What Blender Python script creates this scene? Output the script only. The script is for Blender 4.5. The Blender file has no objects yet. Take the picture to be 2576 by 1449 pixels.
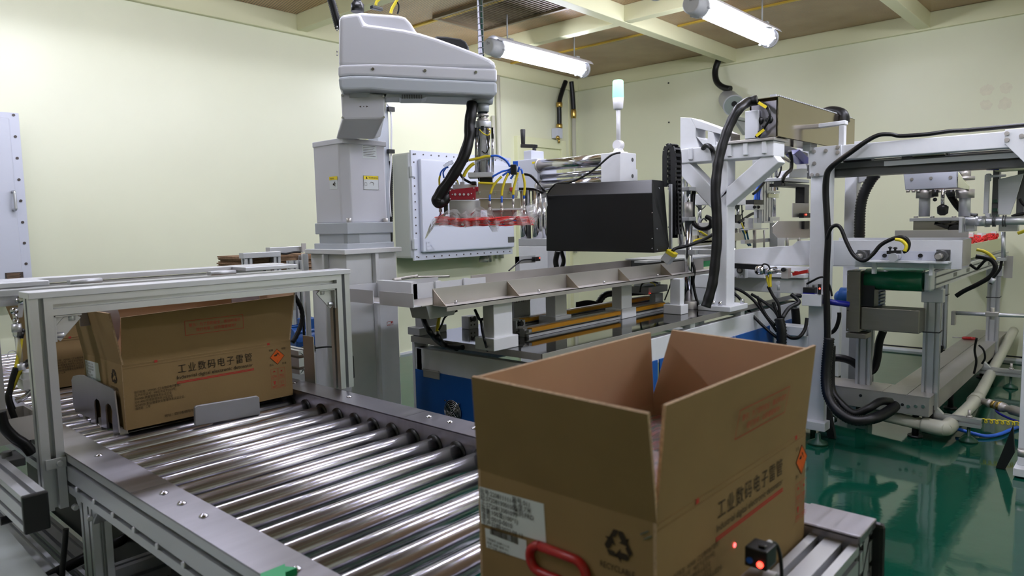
import bpy, bmesh, math, random
from math import pi, sin, cos, radians, sqrt
from mathutils import Vector, Matrix

random.seed(7)
SC = bpy.context.scene
COL = SC.collection

# ------------------------------------------------------------------ camera
F_PX, YAW, PITCH, ROLL = 1777.38, 0.73405639, 0.09172558, 0.02131219
CX, CY = 1288.0, 724.5
CAM = Vector((0.0, 0.0, 1.3))
FWD = Vector((cos(PITCH) * cos(YAW), cos(PITCH) * sin(YAW), -sin(PITCH)))
_r = FWD.cross(Vector((0, 0, 1))).normalized()
_d = FWD.cross(_r)
RIGHT = cos(ROLL) * _r + sin(ROLL) * _d
DOWN = -sin(ROLL) * _r + cos(ROLL) * _d
cam_data = bpy.data.cameras.new('camera')
cam = bpy.data.objects.new('camera', cam_data)
COL.objects.link(cam)
UP = -DOWN
BK = -FWD
cam.matrix_world = Matrix(((RIGHT.x, UP.x, BK.x, CAM.x), (RIGHT.y, UP.y, BK.y, CAM.y),
                           (RIGHT.z, UP.z, BK.z, CAM.z), (0, 0, 0, 1)))
cam_data.sensor_width = 36.0
cam_data.lens = F_PX / 2576.0 * 36.0
cam_data.clip_start = 0.05
cam_data.dof.use_dof = True
cam_data.dof.focus_distance = 3.1
cam_data.dof.aperture_fstop = 5.0
SC.camera = cam

# ------------------------------------------------------------------ world, exposure
world = bpy.data.worlds.new('world')
SC.world = world
world.use_nodes = True
world.node_tree.nodes['Background'].inputs[0].default_value = (0.6, 0.7, 0.8, 1)
world.node_tree.nodes['Background'].inputs[1].default_value = 0.02
SC.view_settings.view_transform = 'Standard'
SC.view_settings.look = 'None'
SC.view_settings.gamma = 1.0
SC.view_settings.use_curve_mapping = False
SC.view_settings.exposure = 0.0
SC.cycles.max_bounces = 8
SC.cycles.diffuse_bounces = 4
SC.cycles.glossy_bounces = 4
SC.cycles.transparent_max_bounces = 12
SC.cycles.transmission_bounces = 6
SC.cycles.caustics_reflective = False
SC.cycles.caustics_refractive = False
SC.cycles.sample_clamp_indirect = 4.0
LAMP_POWER = 35.0            # radiance of the tube lamps
LAMP_COLOUR = (0.90, 0.91, 1.06)
LAMP_Z = 2.80
LAMPS = [(4.50, 4.25), (4.67, 2.45), (0.6, 4.0), (2.84, 2.45), (1.46, 2.45), (4.7, 0.62), (3.25, 0.62), (1.75, 0.62), (2.3, -1.2), (-1.2, 2.45)]  # rest out of view: some read off roller glints, others added to brighten
LAMPS_SEEN = 2


# ------------------------------------------------------------------ helpers
def A(px, py, x=None, y=None, z=None, d=None):
    """a point of the place seen at a pixel of the photograph, on a known plane"""
    v = FWD + RIGHT * ((px - CX) / F_PX) + DOWN * ((py - CY) / F_PX)
    if x is not None: t = (x - CAM.x) / v.x
    elif y is not None: t = (y - CAM.y) / v.y
    elif z is not None: t = (z - CAM.z) / v.z
    else: t = d
    return CAM + v * t


def AP(px, py, p0, n):
    v = FWD + RIGHT * ((px - CX) / F_PX) + DOWN * ((py - CY) / F_PX)
    t = (Vector(p0) - CAM).dot(n) / v.dot(n)
    return CAM + v * t


def lin(c):
    return tuple(((v / 255.0) / 12.92 if v / 255.0 <= 0.04045 else ((v / 255.0 + 0.055) / 1.055) ** 2.4) for v in c)


def V(*a):
    return Vector(a)


class MB:
    def __init__(self):
        self.v = []
        self.f = []
        self.smooth = []

    def add(self, vs, fs, smooth=False):
        o = len(self.v)
        self.v += [Vector(p) for p in vs]
        for q in fs:
            self.f.append(tuple(i + o for i in q))
            self.smooth.append(smooth)
        return self

    def box(self, a, b):
        x0, x1 = sorted((a[0], b[0])); y0, y1 = sorted((a[1], b[1])); z0, z1 = sorted((a[2], b[2]))
        vs = [(x0, y0, z0), (x1, y0, z0), (x1, y1, z0), (x0, y1, z0), (x0, y0, z1), (x1, y0, z1), (x1, y1, z1), (x0, y1, z1)]
        return self.add(vs, [(0, 3, 2, 1), (4, 5, 6, 7), (0, 1, 5, 4), (1, 2, 6, 5), (2, 3, 7, 6), (3, 0, 4, 7)])

    def obox(self, c, u, v, w):
        """oriented box: centre and three half vectors"""
        c, u, v, w = Vector(c), Vector(u), Vector(v), Vector(w)
        vs = [c + u * i + v * j + w * k for k in (-1, 1) for (i, j) in ((-1, -1), (1, -1), (1, 1), (-1, 1))]
        return self.add(vs, [(0, 3, 2, 1), (4, 5, 6, 7), (0, 1, 5, 4), (1, 2, 6, 5), (2, 3, 7, 6), (3, 0, 4, 7)])

    def bar(self, p0, p1, w, h, up=(0, 0, 1)):
        p0, p1 = Vector(p0), Vector(p1)
        d = (p1 - p0).normalized()
        up = Vector(up)
        s = d.cross(up)
        if s.length < 1e-4: s = d.cross(Vector((1, 0, 0)))
        s.normalize()
        t = s.cross(d)
        return self.obox((p0 + p1) / 2, d * ((p1 - p0).length / 2), s * (w / 2), t * (h / 2))

    def cyl(self, p0, p1, r, n=18, r2=None, caps=True):
        p0, p1 = Vector(p0), Vector(p1)
        r2 = r if r2 is None else r2
        d = (p1 - p0).normalized()
        s = d.orthogonal().normalized()
        t = d.cross(s)
        vs = [p0 + (s * cos(2 * pi * i / n) + t * sin(2 * pi * i / n)) * r for i in range(n)]
        vs += [p1 + (s * cos(2 * pi * i / n) + t * sin(2 * pi * i / n)) * r2 for i in range(n)]
        fs = [(i, (i + 1) % n, n + (i + 1) % n, n + i) for i in range(n)]
        self.add(vs, fs, True)
        if caps:
            o = len(self.v) - 2 * n
            self.f.append(tuple(o + i for i in reversed(range(n)))); self.smooth.append(False)
            self.f.append(tuple(o + n + i for i in range(n))); self.smooth.append(False)
        return self

    def lathe(self, p0, d, prof, n=20):
        """profile: (distance along d, radius)"""
        p0, d = Vector(p0), Vector(d).normalized()
        s = d.orthogonal().normalized()
        t = d.cross(s)
        vs = []
        for (a, r) in prof:
            vs += [p0 + d * a + (s * cos(2 * pi * i / n) + t * sin(2 * pi * i / n)) * max(r, 1e-4) for i in range(n)]
        fs = []
        for k in range(len(prof) - 1):
            fs += [(k * n + i, k * n + (i + 1) % n, (k + 1) * n + (i + 1) % n, (k + 1) * n + i) for i in range(n)]
        self.add(vs, fs, True)
        o = len(self.v) - len(vs)
        self.f.append(tuple(o + i for i in reversed(range(n)))); self.smooth.append(False)
        m = o + (len(prof) - 1) * n
        self.f.append(tuple(m + i for i in range(n))); self.smooth.append(False)
        return self

    def tube(self, pts, r, n=10, sub=6, ribs=0.0, rad=None):
        pts = [Vector(p) for p in pts]
        if sub > 1 and len(pts) > 2:
            out = []
            for i in range(len(pts) - 1):
                p0 = pts[max(i - 1, 0)]; p1 = pts[i]; p2 = pts[i + 1]; p3 = pts[min(i + 2, len(pts) - 1)]
                for k in range(sub):
                    t = k / sub
                    out.append(0.5 * ((2 * p1) + (p2 - p0) * t + (2 * p0 - 5 * p1 + 4 * p2 - p3) * t * t + (3 * p1 - p0 - 3 * p2 + p3) * t ** 3))
            out.append(pts[-1])
            pts = out
        if ribs > 0:                      # corrugated hose: resample and swing the radius
            L = [0.0]
            for i in range(1, len(pts)): L.append(L[-1] + (pts[i] - pts[i - 1]).length)
            m = max(4, int(L[-1] / ribs * 2))
            out = []
            j = 0
            for k in range(m + 1):
                s = L[-1] * k / m
                while j < len(L) - 2 and L[j + 1] < s: j += 1
                t = (s - L[j]) / max(L[j + 1] - L[j], 1e-9)
                out.append(pts[j].lerp(pts[j + 1], t))
            pts = out
        m = len(pts)
        prev = None
        vs = []
        for i in range(m):
            d = (pts[min(i + 1, m - 1)] - pts[max(i - 1, 0)])
            if d.length < 1e-9: d = Vector((0, 0, 1))
            d.normalize()
            s = d.orthogonal().normalized() if prev is None else (prev - d * prev.dot(d)).normalized()
            prev = s
            t = d.cross(s)
            rr = r if rad is None else r * rad(i / (m - 1))
            if ribs > 0: rr *= (1.0 if i % 2 else 0.86)
            vs += [pts[i] + (s * cos(2 * pi * k / n) + t * sin(2 * pi * k / n)) * rr for k in range(n)]
        fs = []
        for i in range(m - 1):
            fs += [(i * n + k, i * n + (k + 1) % n, (i + 1) * n + (k + 1) % n, (i + 1) * n + k) for k in range(n)]
        self.add(vs, fs, True)
        o = len(self.v) - len(vs)
        self.f.append(tuple(o + k for k in reversed(range(n)))); self.smooth.append(False)
        self.f.append(tuple(o + (m - 1) * n + k for k in range(n))); self.smooth.append(False)
        return self

    def prism(self, poly, ext):
        poly = [Vector(p) for p in poly]
        ext = Vector(ext)
        n = len(poly)
        vs = poly + [p + ext for p in poly]
        fs = [tuple(reversed(range(n))), tuple(range(n, 2 * n))]
        fs += [(i, (i + 1) % n, n + (i + 1) % n, n + i) for i in range(n)]
        return self.add(vs, fs)

    def sphere(self, c, r, n=14, m=9, sc=(1, 1, 1)):
        c = Vector(c)
        vs = []
        for j in range(m + 1):
            th = pi * j / m
            rr = max(sin(th), 1e-3)
            vs += [c + Vector((cos(2 * pi * i / n) * rr * sc[0], sin(2 * pi * i / n) * rr * sc[1], cos(th) * sc[2])) * r for i in range(n)]
        fs = []
        for j in range(m):
            fs += [(j * n + i, (j + 1) * n + i, (j + 1) * n + (i + 1) % n, j * n + (i + 1) % n) for i in range(n)]
        return self.add(vs, fs, True)

    def extr(self, p0, p1, w, h, up=(0, 0, 1), slot=0.009, depth=0.010, mod=0.045):
        slot, depth = max(slot, 0.012), min(.021, min(w, h) / 2 - .003)

        """aluminium T-slot profile with its grooves, w across, h along 'up'"""
        p0, p1 = Vector(p0), Vector(p1)
        d = (p1 - p0).normalized()
        up = Vector(up)
        s = d.cross(up).normalized()
        t = s.cross(d)

        def side(a, b, inn):
            a, b = Vector(a), Vector(b)
            L = (b - a).length
            k = max(1, round(L / mod))
            e = (b - a) / L
            out = [a]
            for i in range(k):
                c = a + e * (L * (i + 0.5) / k)
                out += [c - e * slot / 2, c - e * slot / 2 + Vector(inn) * depth, c + e * slot / 2 + Vector(inn) * depth, c + e * slot / 2]
            return out
        W, H = w / 2, h / 2
        pr = side((-W, -H), (W, -H), (0, 1)) + side((W, -H), (W, H), (-1, 0)) + side((W, H), (-W, H), (0, -1)) + side((-W, H), (-W, -H), (1, 0))
        return self.prism([p0 + s * q.x + t * q.y for q in pr], p1 - p0)

    def panel(self, q, th, n=None):
        """a flat board from four corners, thickness th along n"""
        q = [Vector(p) for p in q]
        if n is None: n = (q[1] - q[0]).cross(q[3] - q[0]).normalized()
        return self.prism(q, Vector(n) * th)


def mesh_obj(name, mb, m, parent=None, bevel=0.0, seg=2, loc=None):
    me = bpy.data.meshes.new(name)
    o = bpy.data.objects.new(name, me)
    COL.objects.link(o)
    off = Vector((0, 0, 0))
    if parent is not None:
        off = Vector(parent['_o'])
        o.parent = parent
        p = parent
        if p.parent is not None: off = Vector(p['_o'])
    elif loc is not None:
        off = Vector(loc)
        o.location = off
    me.from_pydata([tuple(p - off) for p in mb.v], [], mb.f)
    bm = bmesh.new()
    bm.from_mesh(me)
    bmesh.ops.recalc_face_normals(bm, faces=bm.faces)
    bm.to_mesh(me)
    bm.free()
    if len(mb.smooth) == len(me.polygons):
        me.polygons.foreach_set('use_smooth', [bool(s) for s in mb.smooth])
    if bevel > 0:
        md = o.modifiers.new('edge', 'BEVEL')
        md.width = bevel
        md.segments = seg
        md.limit_method = 'ANGLE'
        md.angle_limit = radians(40)
    if m is not None: me.materials.append(m)
    o['_o'] = tuple(off)
    return o


def thing(name, label, cat, loc=(0, 0, 0), group=None):
    o = bpy.data.objects.new(name, None)
    COL.objects.link(o)
    o.empty_display_size = 0.05
    o.location = loc
    o['_o'] = tuple(loc)
    o['label'] = label
    o['category'] = cat
    if group: o['group'] = group
    return o


def pieces(mb, touch=True, tol=0.002):
    """the separate pieces of a mesh (pieces that touch count as one when touch is set)"""
    n = len(mb.v)
    up = list(range(n))

    def find(i):
        while up[i] != i:
            up[i] = up[up[i]]
            i = up[i]
        return i
    for f in mb.f:
        a = find(f[0])
        for i in f[1:]:
            b = find(i)
            if a != b: up[b] = a
    isl = {}
    for k, f in enumerate(mb.f): isl.setdefault(find(f[0]), []).append(k)
    isl = list(isl.values())
    if touch and 1 < len(isl) < 60:
        bb = []
        for q in isl:
            vs = [mb.v[i] for k in q for i in mb.f[k]]
            bb.append(([min(p[c] for p in vs) - tol for c in range(3)], [max(p[c] for p in vs) + tol for c in range(3)]))
        g = list(range(len(isl)))

        def fg(i):
            while g[i] != i: i = g[i]
            return i
        for i in range(len(isl)):
            for j in range(i):
                if all(bb[i][0][c] <= bb[j][1][c] and bb[j][0][c] <= bb[i][1][c] for c in range(3)):
                    a, b = fg(i), fg(j)
                    if a != b: g[a] = b
        out = {}
        for i, q in enumerate(isl): out.setdefault(fg(i), []).extend(q)
        isl = list(out.values())
    res = []
    for q in isl:
        m = MB()
        mp = {}
        for k in q:
            for i in mb.f[k]:
                if i not in mp:
                    mp[i] = len(m.v)
                    m.v.append(mb.v[i])
            m.f.append(tuple(mp[i] for i in mb.f[k]))
            m.smooth.append(mb.smooth[k])
        res.append(m)
    return res


KEEP_WHOLE = ('printing', 'print', 'lettering', 'screw', 'bolt', 'film', 'coil', 'mark', 'wires', 'collar', 'cooling_rib', 'fin', 'label', 'pictogram', 'hole', 'port', 'link', 'comb', 'staple', 'crease', 'body', 'flap', 'frame', 'slot', 'lid', 'band', 'stop', 'cover_plate', 'terminal_block')


def P(name, mb, m, parent, bevel=0.0, label=None, seg=2):
    """a part (or sub-part) of a thing; separate pieces become parts of their own"""
    if not any(w in name for w in KEEP_WHOLE):
        ps = pieces(mb)
        if 1 < len(ps) <= 14:
            os_ = [mesh_obj(name, p, m, parent, bevel, seg) for p in ps]
            if label:
                for o in os_: o['label'] = label
            return os_[0]
    o = mesh_obj(name, mb, m, parent, bevel, seg)
    if label: o['label'] = label
    return o


def T(name, mb, m, label, cat, group=None, bevel=0.0, loc=None):
    """a thing that is one mesh; several loose cables of one label become several things of one group"""
    if group is None and loc is None and any(w in name for w in ('cable', 'hose')):
        ps = pieces(mb, False)
        if len(ps) > 1:
            os_ = [T(name, p, m, label, cat, label, bevel, p.v[0]) for p in ps]
            return os_[0]
    if loc is None:
        loc = Vector((sum(p.x for p in mb.v) / len(mb.v), sum(p.y for p in mb.v) / len(mb.v), min(p.z for p in mb.v)))
    o = mesh_obj(name, mb, m, None, bevel, 2, loc)
    o['label'] = label
    o['category'] = cat
    if group: o['group'] = group
    return o


def S(name, mb, m, parent=None, bevel=0.0):
    o = mesh_obj(name, mb, m, parent, bevel)
    if parent is None: o['kind'] = 'structure'
    return o


def text_mb(mb, body, size, origin, u, v, align='LEFT', sx=1.0, th=0.0006, fit=None, sp=1.0):
    """lettering as thin geometry: origin at the left end of the baseline, u along the line, v up"""
    cu = bpy.data.curves.new('lettering', 'FONT')
    cu.body = body
    cu.size = size
    cu.align_x = align
    cu.space_character = sp
    cu.resolution_u = 2
    ob = bpy.data.objects.new('lettering', cu)
    COL.objects.link(ob)
    dg = bpy.context.evaluated_depsgraph_get()
    dg.update()
    me = bpy.data.meshes.new_from_object(ob.evaluated_get(dg))
    u, v, o = Vector(u).normalized(), Vector(v).normalized(), Vector(origin)
    w = u.cross(v)
    if fit and len(me.vertices): sx = fit / max(max(p.co.x for p in me.vertices), 1e-6)
    mb.add([o + u * p.co.x * sx + v * p.co.y + w * th for p in me.vertices], [tuple(q.vertices) for q in me.polygons])
    COL.objects.unlink(ob)
    bpy.data.objects.remove(ob)
    bpy.data.curves.remove(cu)
    bpy.data.meshes.remove(me)
    return mb


# ------------------------------------------------------------------ materials
MATS = {}


def mat(name, col, rough=0.5, metal=0.0, var=0.0, vscale=8.0, bump=0.0, bscale=60.0, coat=0.0, spec=0.5, stretch=None):
    m = bpy.data.materials.new(name)
    m.use_nodes = True
    nt = m.node_tree
    b = nt.nodes['Principled BSDF']
    c = lin(col)
    b.inputs['Base Color'].default_value = (*c, 1)
    b.inputs['Roughness'].default_value = rough
    b.inputs['Metallic'].default_value = metal
    b.inputs['Specular IOR Level'].default_value = spec
    if coat:
        b.inputs['Coat Weight'].default_value = coat
        b.inputs['Coat Roughness'].default_value = 0.05
    tc = nt.nodes.new('ShaderNodeTexCoord')
    src = tc.outputs['Object']
    if stretch:
        mp = nt.nodes.new('ShaderNodeMapping')
        mp.inputs['Scale'].default_value = stretch
        nt.links.new(src, mp.inputs[0])
        src = mp.outputs[0]
    if var > 0:
        n = nt.nodes.new('ShaderNodeTexNoise')
        n.inputs['Scale'].default_value = vscale
        n.inputs['Detail'].default_value = 5
        nt.links.new(src, n.inputs['Vector'])
        r = nt.nodes.new('ShaderNodeValToRGB')
        r.color_ramp.elements[0].position = 0.3
        r.color_ramp.elements[1].position = 0.7
        r.color_ramp.elements[0].color = (*[v * (1 - var) for v in c], 1)
        r.color_ramp.elements[1].color = (*[min(v * (1 + var), 1) for v in c], 1)
        nt.links.new(n.outputs['Fac'], r.inputs[0])
        nt.links.new(r.outputs[0], b.inputs['Base Color'])
        if metal > 0.5:
            mr = nt.nodes.new('ShaderNodeMapRange')
            mr.inputs['To Min'].default_value = rough * 0.75
            mr.inputs['To Max'].default_value = min(rough * 1.3, 1)
            nt.links.new(n.outputs['Fac'], mr.inputs[0])
            nt.links.new(mr.outputs[0], b.inputs['Roughness'])
    if bump > 0:
        n2 = nt.nodes.new('ShaderNodeTexNoise')
        n2.inputs['Scale'].default_value = bscale
        n2.inputs['Detail'].default_value = 3
        nt.links.new(src, n2.inputs['Vector'])
        bp = nt.nodes.new('ShaderNodeBump')
        bp.inputs['Strength'].default_value = bump
        bp.inputs['Distance'].default_value = 0.01
        nt.links.new(n2.outputs['Fac'], bp.inputs['Height'])
        nt.links.new(bp.outputs[0], b.inputs['Normal'])
    MATS[name] = m
    return m


def emit(name, col, strength):
    m = bpy.data.materials.new(name)
    m.use_nodes = True
    b = m.node_tree.nodes['Principled BSDF']
    b.inputs['Base Color'].default_value = (*col, 1)
    b.inputs['Emission Color'].default_value = (*col, 1)
    b.inputs['Emission Strength'].default_value = strength
    return m


M_wall = mat('cream_wall', (224, 226, 198), 0.36, var=0.03, vscale=1.2, bump=0.02, bscale=40)
M_trim = mat('cream_trim', (217, 217, 178), 0.4)
M_door = mat('cream_door', (226, 228, 190), 0.45)
M_white = mat('white_powder_coat', (222, 224, 228), 0.42, var=0.02, vscale=20, bump=0.03, bscale=400)
M_robot = mat('robot_white', (205, 206, 214), 0.33, bump=0.02, bscale=500, coat=0.15)
M_robotg = mat('robot_grey', (178, 184, 192), 0.38, bump=0.02, bscale=500)
M_grey = mat('grey_paint', (168, 170, 172), 0.45, var=0.04, vscale=15)
M_greycab = mat('grey_cabinet_paint', (196, 200, 212), 0.42, bump=0.05, bscale=300)
M_alu = mat('anodised_aluminium', (206, 208, 212), 0.36, 0.75, var=0.03, vscale=6)
M_aluw = mat('pale_anodised_plate', (214, 216, 222), 0.42, 0.45, var=0.03, vscale=6)
M_steel = mat('brushed_steel', (162, 160, 167), 0.33, 1.0, var=0.07, vscale=5, stretch=(1, 10, 1))
M_steel2 = mat('dull_steel_sheet', (190, 186, 182), 0.45, 0.8, var=0.08, vscale=4)
M_mirror = mat('polished_steel', (190, 178, 160), 0.13, 1.0, var=0.05, vscale=3, bump=0.05, bscale=6)
M_tabletop = mat('polished_table_top', (120, 122, 128), 0.06, 1.0, var=0.03, vscale=3)
M_chrome = mat('chrome', (205, 205, 212), 0.12, 1.0)
M_roller = mat('roller_steel', (180, 178, 188), 0.25, 1.0, coat=1.0)
MATS['roller_steel'].node_tree.nodes['Principled BSDF'].inputs['Coat IOR'].default_value = 2.0
M_black = mat('black_rubber', (13, 13, 14), 0.40, spec=0.3)
M_blackm = mat('black_paint', (11, 12, 12), 0.36, var=0.06, vscale=4, spec=0.3)
M_blackp = mat('black_plastic', (19, 20, 22), 0.38)
M_hose = mat('black_corrugated_hose', (15, 16, 18), 0.38, spec=0.35)
M_dark = mat('dark_grey_profile', (92, 93, 94), 0.42, 0.5)
M_blue = mat('blue_panel_paint', (18, 82, 158), 0.35, var=0.04, vscale=5)
M_bluem = mat('blue_motor_paint', (20, 74, 140), 0.35)
M_bluet = mat('blue_air_tube', (44, 104, 222), 0.3)
M_blued = mat('deep_blue_anodised', (22, 24, 128), 0.3)
M_yel = mat('yellow_sleeve', (226, 206, 50), 0.40)
M_oran = mat('orange_strip', (214, 150, 24), 0.45)
M_red = mat('red_anodised', (146, 30, 48), 0.38, 0.1)
M_redp = mat('red_plastic', (168, 30, 26), 0.38)
M_wire = mat('red_wire', (226, 54, 52), 0.40, var=0.12, vscale=60)
M_card = mat('cardboard_outer', (143, 118, 80), 0.75, var=0.05, vscale=9, bump=0.04, bscale=140, spec=0.25)
M_cardi = mat('cardboard_inner', (192, 162, 134), 0.8, var=0.04, vscale=7, spec=0.2)
M_carde = mat('cardboard_edge', (178, 152, 122), 0.85, var=0.25, vscale=160, spec=0.2)
M_brown = mat('brown_cardboard_stack', (138, 112, 88), 0.85, var=0.2, vscale=50, spec=0.2)
M_ink = mat('black_ink', (52, 44, 34), 0.8, spec=0.2)
M_redink = mat('red_ink', (178, 62, 54), 0.8, spec=0.2)
M_orink = mat('orange_ink', (214, 98, 40), 0.8, spec=0.2)
M_paper = mat('white_label_paper', (214, 220, 222), 0.6)
M_green = mat('green_plastic', (30, 168, 104), 0.45)
M_belt = mat('green_belt', (24, 112, 78), 0.22, var=0.05, vscale=20)
M_pad = mat('green_rubber_pad', (14, 62, 44), 0.4)
M_pvc = mat('grey_pvc', (196, 196, 180), 0.35, var=0.03, vscale=6)
M_brass = mat('brass', (190, 160, 90), 0.3, 1.0)
M_gearm = mat('gearbox_cover_steel', (150, 146, 136), 0.38, 0.9, var=0.04, vscale=6, stretch=(1, 1, 12))
M_whitep = mat('white_plastic', (226, 226, 230), 0.35)
M_ledr = emit('red_led', (1.0, 0.05, 0.03), 6.0)
M_spotg = emit('green_spot_glow', (0.1, 1.0, 0.35), 5.0)
M_tower = emit('tower_light_green', (0.36, 1.0, 0.66), 1.25)
M_yellow = mat('warning_yellow', (240, 216, 40), 0.5)
M_dsk = mat('dark_label', (58, 48, 42), 0.5)


def glassy(name, col, rough, alpha_mix):
    m = bpy.data.materials.new(name)
    m.use_nodes = True
    nt = m.node_tree
    nt.nodes.remove(nt.nodes['Principled BSDF'])
    out = nt.nodes['Material Output']
    tr = nt.nodes.new('ShaderNodeBsdfTransparent')
    tr.inputs[0].default_value = (*col, 1)
    gl = nt.nodes.new('ShaderNodeBsdfGlossy')
    gl.inputs['Roughness'].default_value = rough
    df = nt.nodes.new('ShaderNodeBsdfDiffuse')
    df.inputs[0].default_value = (0.92, 0.92, 0.95, 1)
    m1 = nt.nodes.new('ShaderNodeMixShader')
    m1.inputs[0].default_value = alpha_mix
    nt.links.new(tr.outputs[0], m1.inputs[1])
    nt.links.new(df.outputs[0], m1.inputs[2])
    lw = nt.nodes.new('ShaderNodeLayerWeight')
    lw.inputs[0].default_value = 0.10
    m2 = nt.nodes.new('ShaderNodeMixShader')
    nt.links.new(lw.outputs['Fresnel'], m2.inputs[0])
    nt.links.new(m1.outputs[0], m2.inputs[1])
    nt.links.new(gl.outputs[0], m2.inputs[2])
    nt.links.new(m2.outputs[0], out.inputs[0])
    return m


M_bag = glassy('clear_plastic_film', (0.97, 0.97, 0.98), 0.12, 0.26)
M_acryl = glassy('clear_tube', (0.92, 0.93, 0.94), 0.08, 0.25)


def mat_floor():
    m = mat('green_epoxy_floor', (12, 66, 50), 0.07, var=0.10, vscale=1.5, spec=0.55)
    nt = m.node_tree
    b = nt.nodes['Principled BSDF']
    n = nt.nodes.new('ShaderNodeTexNoise')
    n.inputs['Scale'].default_value = 3.0
    n.inputs['Detail'].default_value = 4
    tc = nt.nodes.new('ShaderNodeTexCoord')
    nt.links.new(tc.outputs['Object'], n.inputs['Vector'])
    bp = nt.nodes.new('ShaderNodeBump')
    bp.inputs['Strength'].default_value = 0.10
    bp.inputs['Distance'].default_value = 0.02
    nt.links.new(n.outputs['Fac'], bp.inputs['Height'])
    nt.links.new(bp.outputs[0], b.inputs['Normal'])
    return m


def mat_ceiling():
    """brown panels behind an expanded-metal mesh"""
    m = mat('meshed_ceiling', (190, 160, 125), 0.22, spec=0.8)
    nt = m.node_tree
    b = nt.nodes['Principled BSDF']
    tc = nt.nodes.new('ShaderNodeTexCoord')
    nz = nt.nodes.new('ShaderNodeTexNoise')
    nz.inputs['Scale'].default_value = 2.2
    nz.inputs['Detail'].default_value = 6
    nt.links.new(tc.outputs['Object'], nz.inputs['Vector'])
    base = nt.nodes.new('ShaderNodeValToRGB')
    base.color_ramp.elements[0].position = 0.35
    base.color_ramp.elements[0].color = (*lin((178, 134, 94)), 1)
    base.color_ramp.elements[1].position = 0.65
    base.color_ramp.elements[1].color = (*lin((206, 168, 126)), 1)
    nt.links.new(nz.outputs['Fac'], base.inputs[0])
    mp = nt.nodes.new('ShaderNodeMapping')
    mp.inputs['Rotation'].default_value = (0, 0, radians(12))
    nt.links.new(tc.outputs['Object'], mp.inputs[0])
    w = nt.nodes.new('ShaderNodeTexWave')
    w.bands_direction = 'X'
    w.inputs['Scale'].default_value = 14.0
    w.inputs['Distortion'].default_value = 0.4
    nt.links.new(mp.outputs[0], w.inputs['Vector'])
    w2 = nt.nodes.new('ShaderNodeTexWave')
    w2.bands_direction = 'Y'
    w2.inputs['Scale'].default_value = 30.0
    w2.inputs['Distortion'].default_value = 0.6
    nt.links.new(mp.outputs[0], w2.inputs['Vector'])
    mul = nt.nodes.new('ShaderNodeMath')
    mul.operation = 'MAXIMUM'
    nt.links.new(w.outputs['Fac'], mul.inputs[0])
    nt.links.new(w2.outputs['Fac'], mul.inputs[1])
    r = nt.nodes.new('ShaderNodeValToRGB')
    r.color_ramp.elements[0].position = 0.70
    r.color_ramp.elements[0].color = (0, 0, 0, 1)
    r.color_ramp.elements[1].position = 0.97
    r.color_ramp.elements[1].color = (1, 1, 1, 1)
    nt.links.new(mul.outputs[0], r.inputs[0])
    mx = nt.nodes.new('ShaderNodeMixRGB')
    mx.inputs[2].default_value = (*lin((92, 80, 62)), 1)
    nt.links.new(r.outputs[0], mx.inputs[0])
    nt.links.new(base.outputs[0], mx.inputs[1])
    nt.links.new(mx.outputs[0], b.inputs['Base Color'])
    bp = nt.nodes.new('ShaderNodeBump')
    bp.inputs['Strength'].default_value = 0.35
    bp.inputs['Distance'].default_value = 0.01
    nt.links.new(r.outputs[0], bp.inputs['Height'])
    nt.links.new(bp.outputs[0], b.inputs['Normal'])
    return m


M_floor = mat_floor()
M_ceil = mat_ceiling()
# ================================================================== the room
X0, X1, Y0, Y1, H = -2.4, 7.5, -2.2, 5.56, 3.12
S('floor', MB().box((X0, Y0, -0.1), (X1, Y1, 0)), M_floor)
S('ceiling', MB().box((X0, Y0, H), (X1, Y1, H + 0.1)), M_ceil)
wl = S('wall_left', MB().box((X0 - 0.1, Y1, 0), (X1 + 0.1, Y1 + 0.1, H)), M_wall)
wr = S('wall_right', MB().box((X1, Y0, 0), (X1 + 0.1, Y1, H)), M_wall)
S('wall_back', MB().box((X0 - 0.1, Y0, 0), (X0, Y1, H)), M_wall)
S('wall_near', MB().box((X0 - 0.1, Y0 - 0.1, 0), (X1 + 0.1, Y0, H)), M_wall)
# joists of the ceiling grid
k = 0
for yb in (3.40, 1.56, -0.28):
    k += 1
    S('trim_%d' % k, MB().box((X0, yb, 2.98), (X1 - 0.045, yb + 0.10, H)), M_trim, bevel=0.004)
for xb in (5.26, 3.43, 1.60, -0.23):
    k += 1
    m = MB()
    for (a, b) in ((Y0, -0.28), (-0.18, 1.56), (1.66, 3.40), (3.50, Y1 - 0.045)):
        m.box((xb, a, 2.985), (xb + 0.10, b, H))
    S('trim_%d' % k, m, M_trim, bevel=0.004)
# cornices
k += 1
S('trim_%d' % k, MB().box((X0, Y1 - 0.045, 2.955), (X1 - 0.045, Y1, H)), M_trim, bevel=0.006)
k += 1
S('trim_%d' % k, MB().box((X1 - 0.045, Y0, 2.965), (X1, Y1, H)), M_trim, bevel=0.006)
# yellow seams of the ceiling panels
M_seam = mat('seam_yellow', (206, 172, 60), 0.5)
for xs in (6.16, 4.38, 2.55):
    for (a, b) in ((-0.17, 1.55), (1.67, 3.39), (3.51, Y1 - 0.05)):
        k += 1
        S('trim_%d' % k, MB().box((xs, a, H - 0.012), (xs + 0.035, b, H)), M_seam)
# pilaster on the left wall, vertical cover strips
k += 1
S('trim_%d' % k, MB().box((4.14, Y1 - 0.10, 0), (4.38, Y1, 2.955)), M_wall, bevel=0.004)
k += 1
S('trim_%d' % k, MB().box((7.30, Y1 - 0.02, 0), (7.34, Y1, 2.955)), M_trim)
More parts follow.
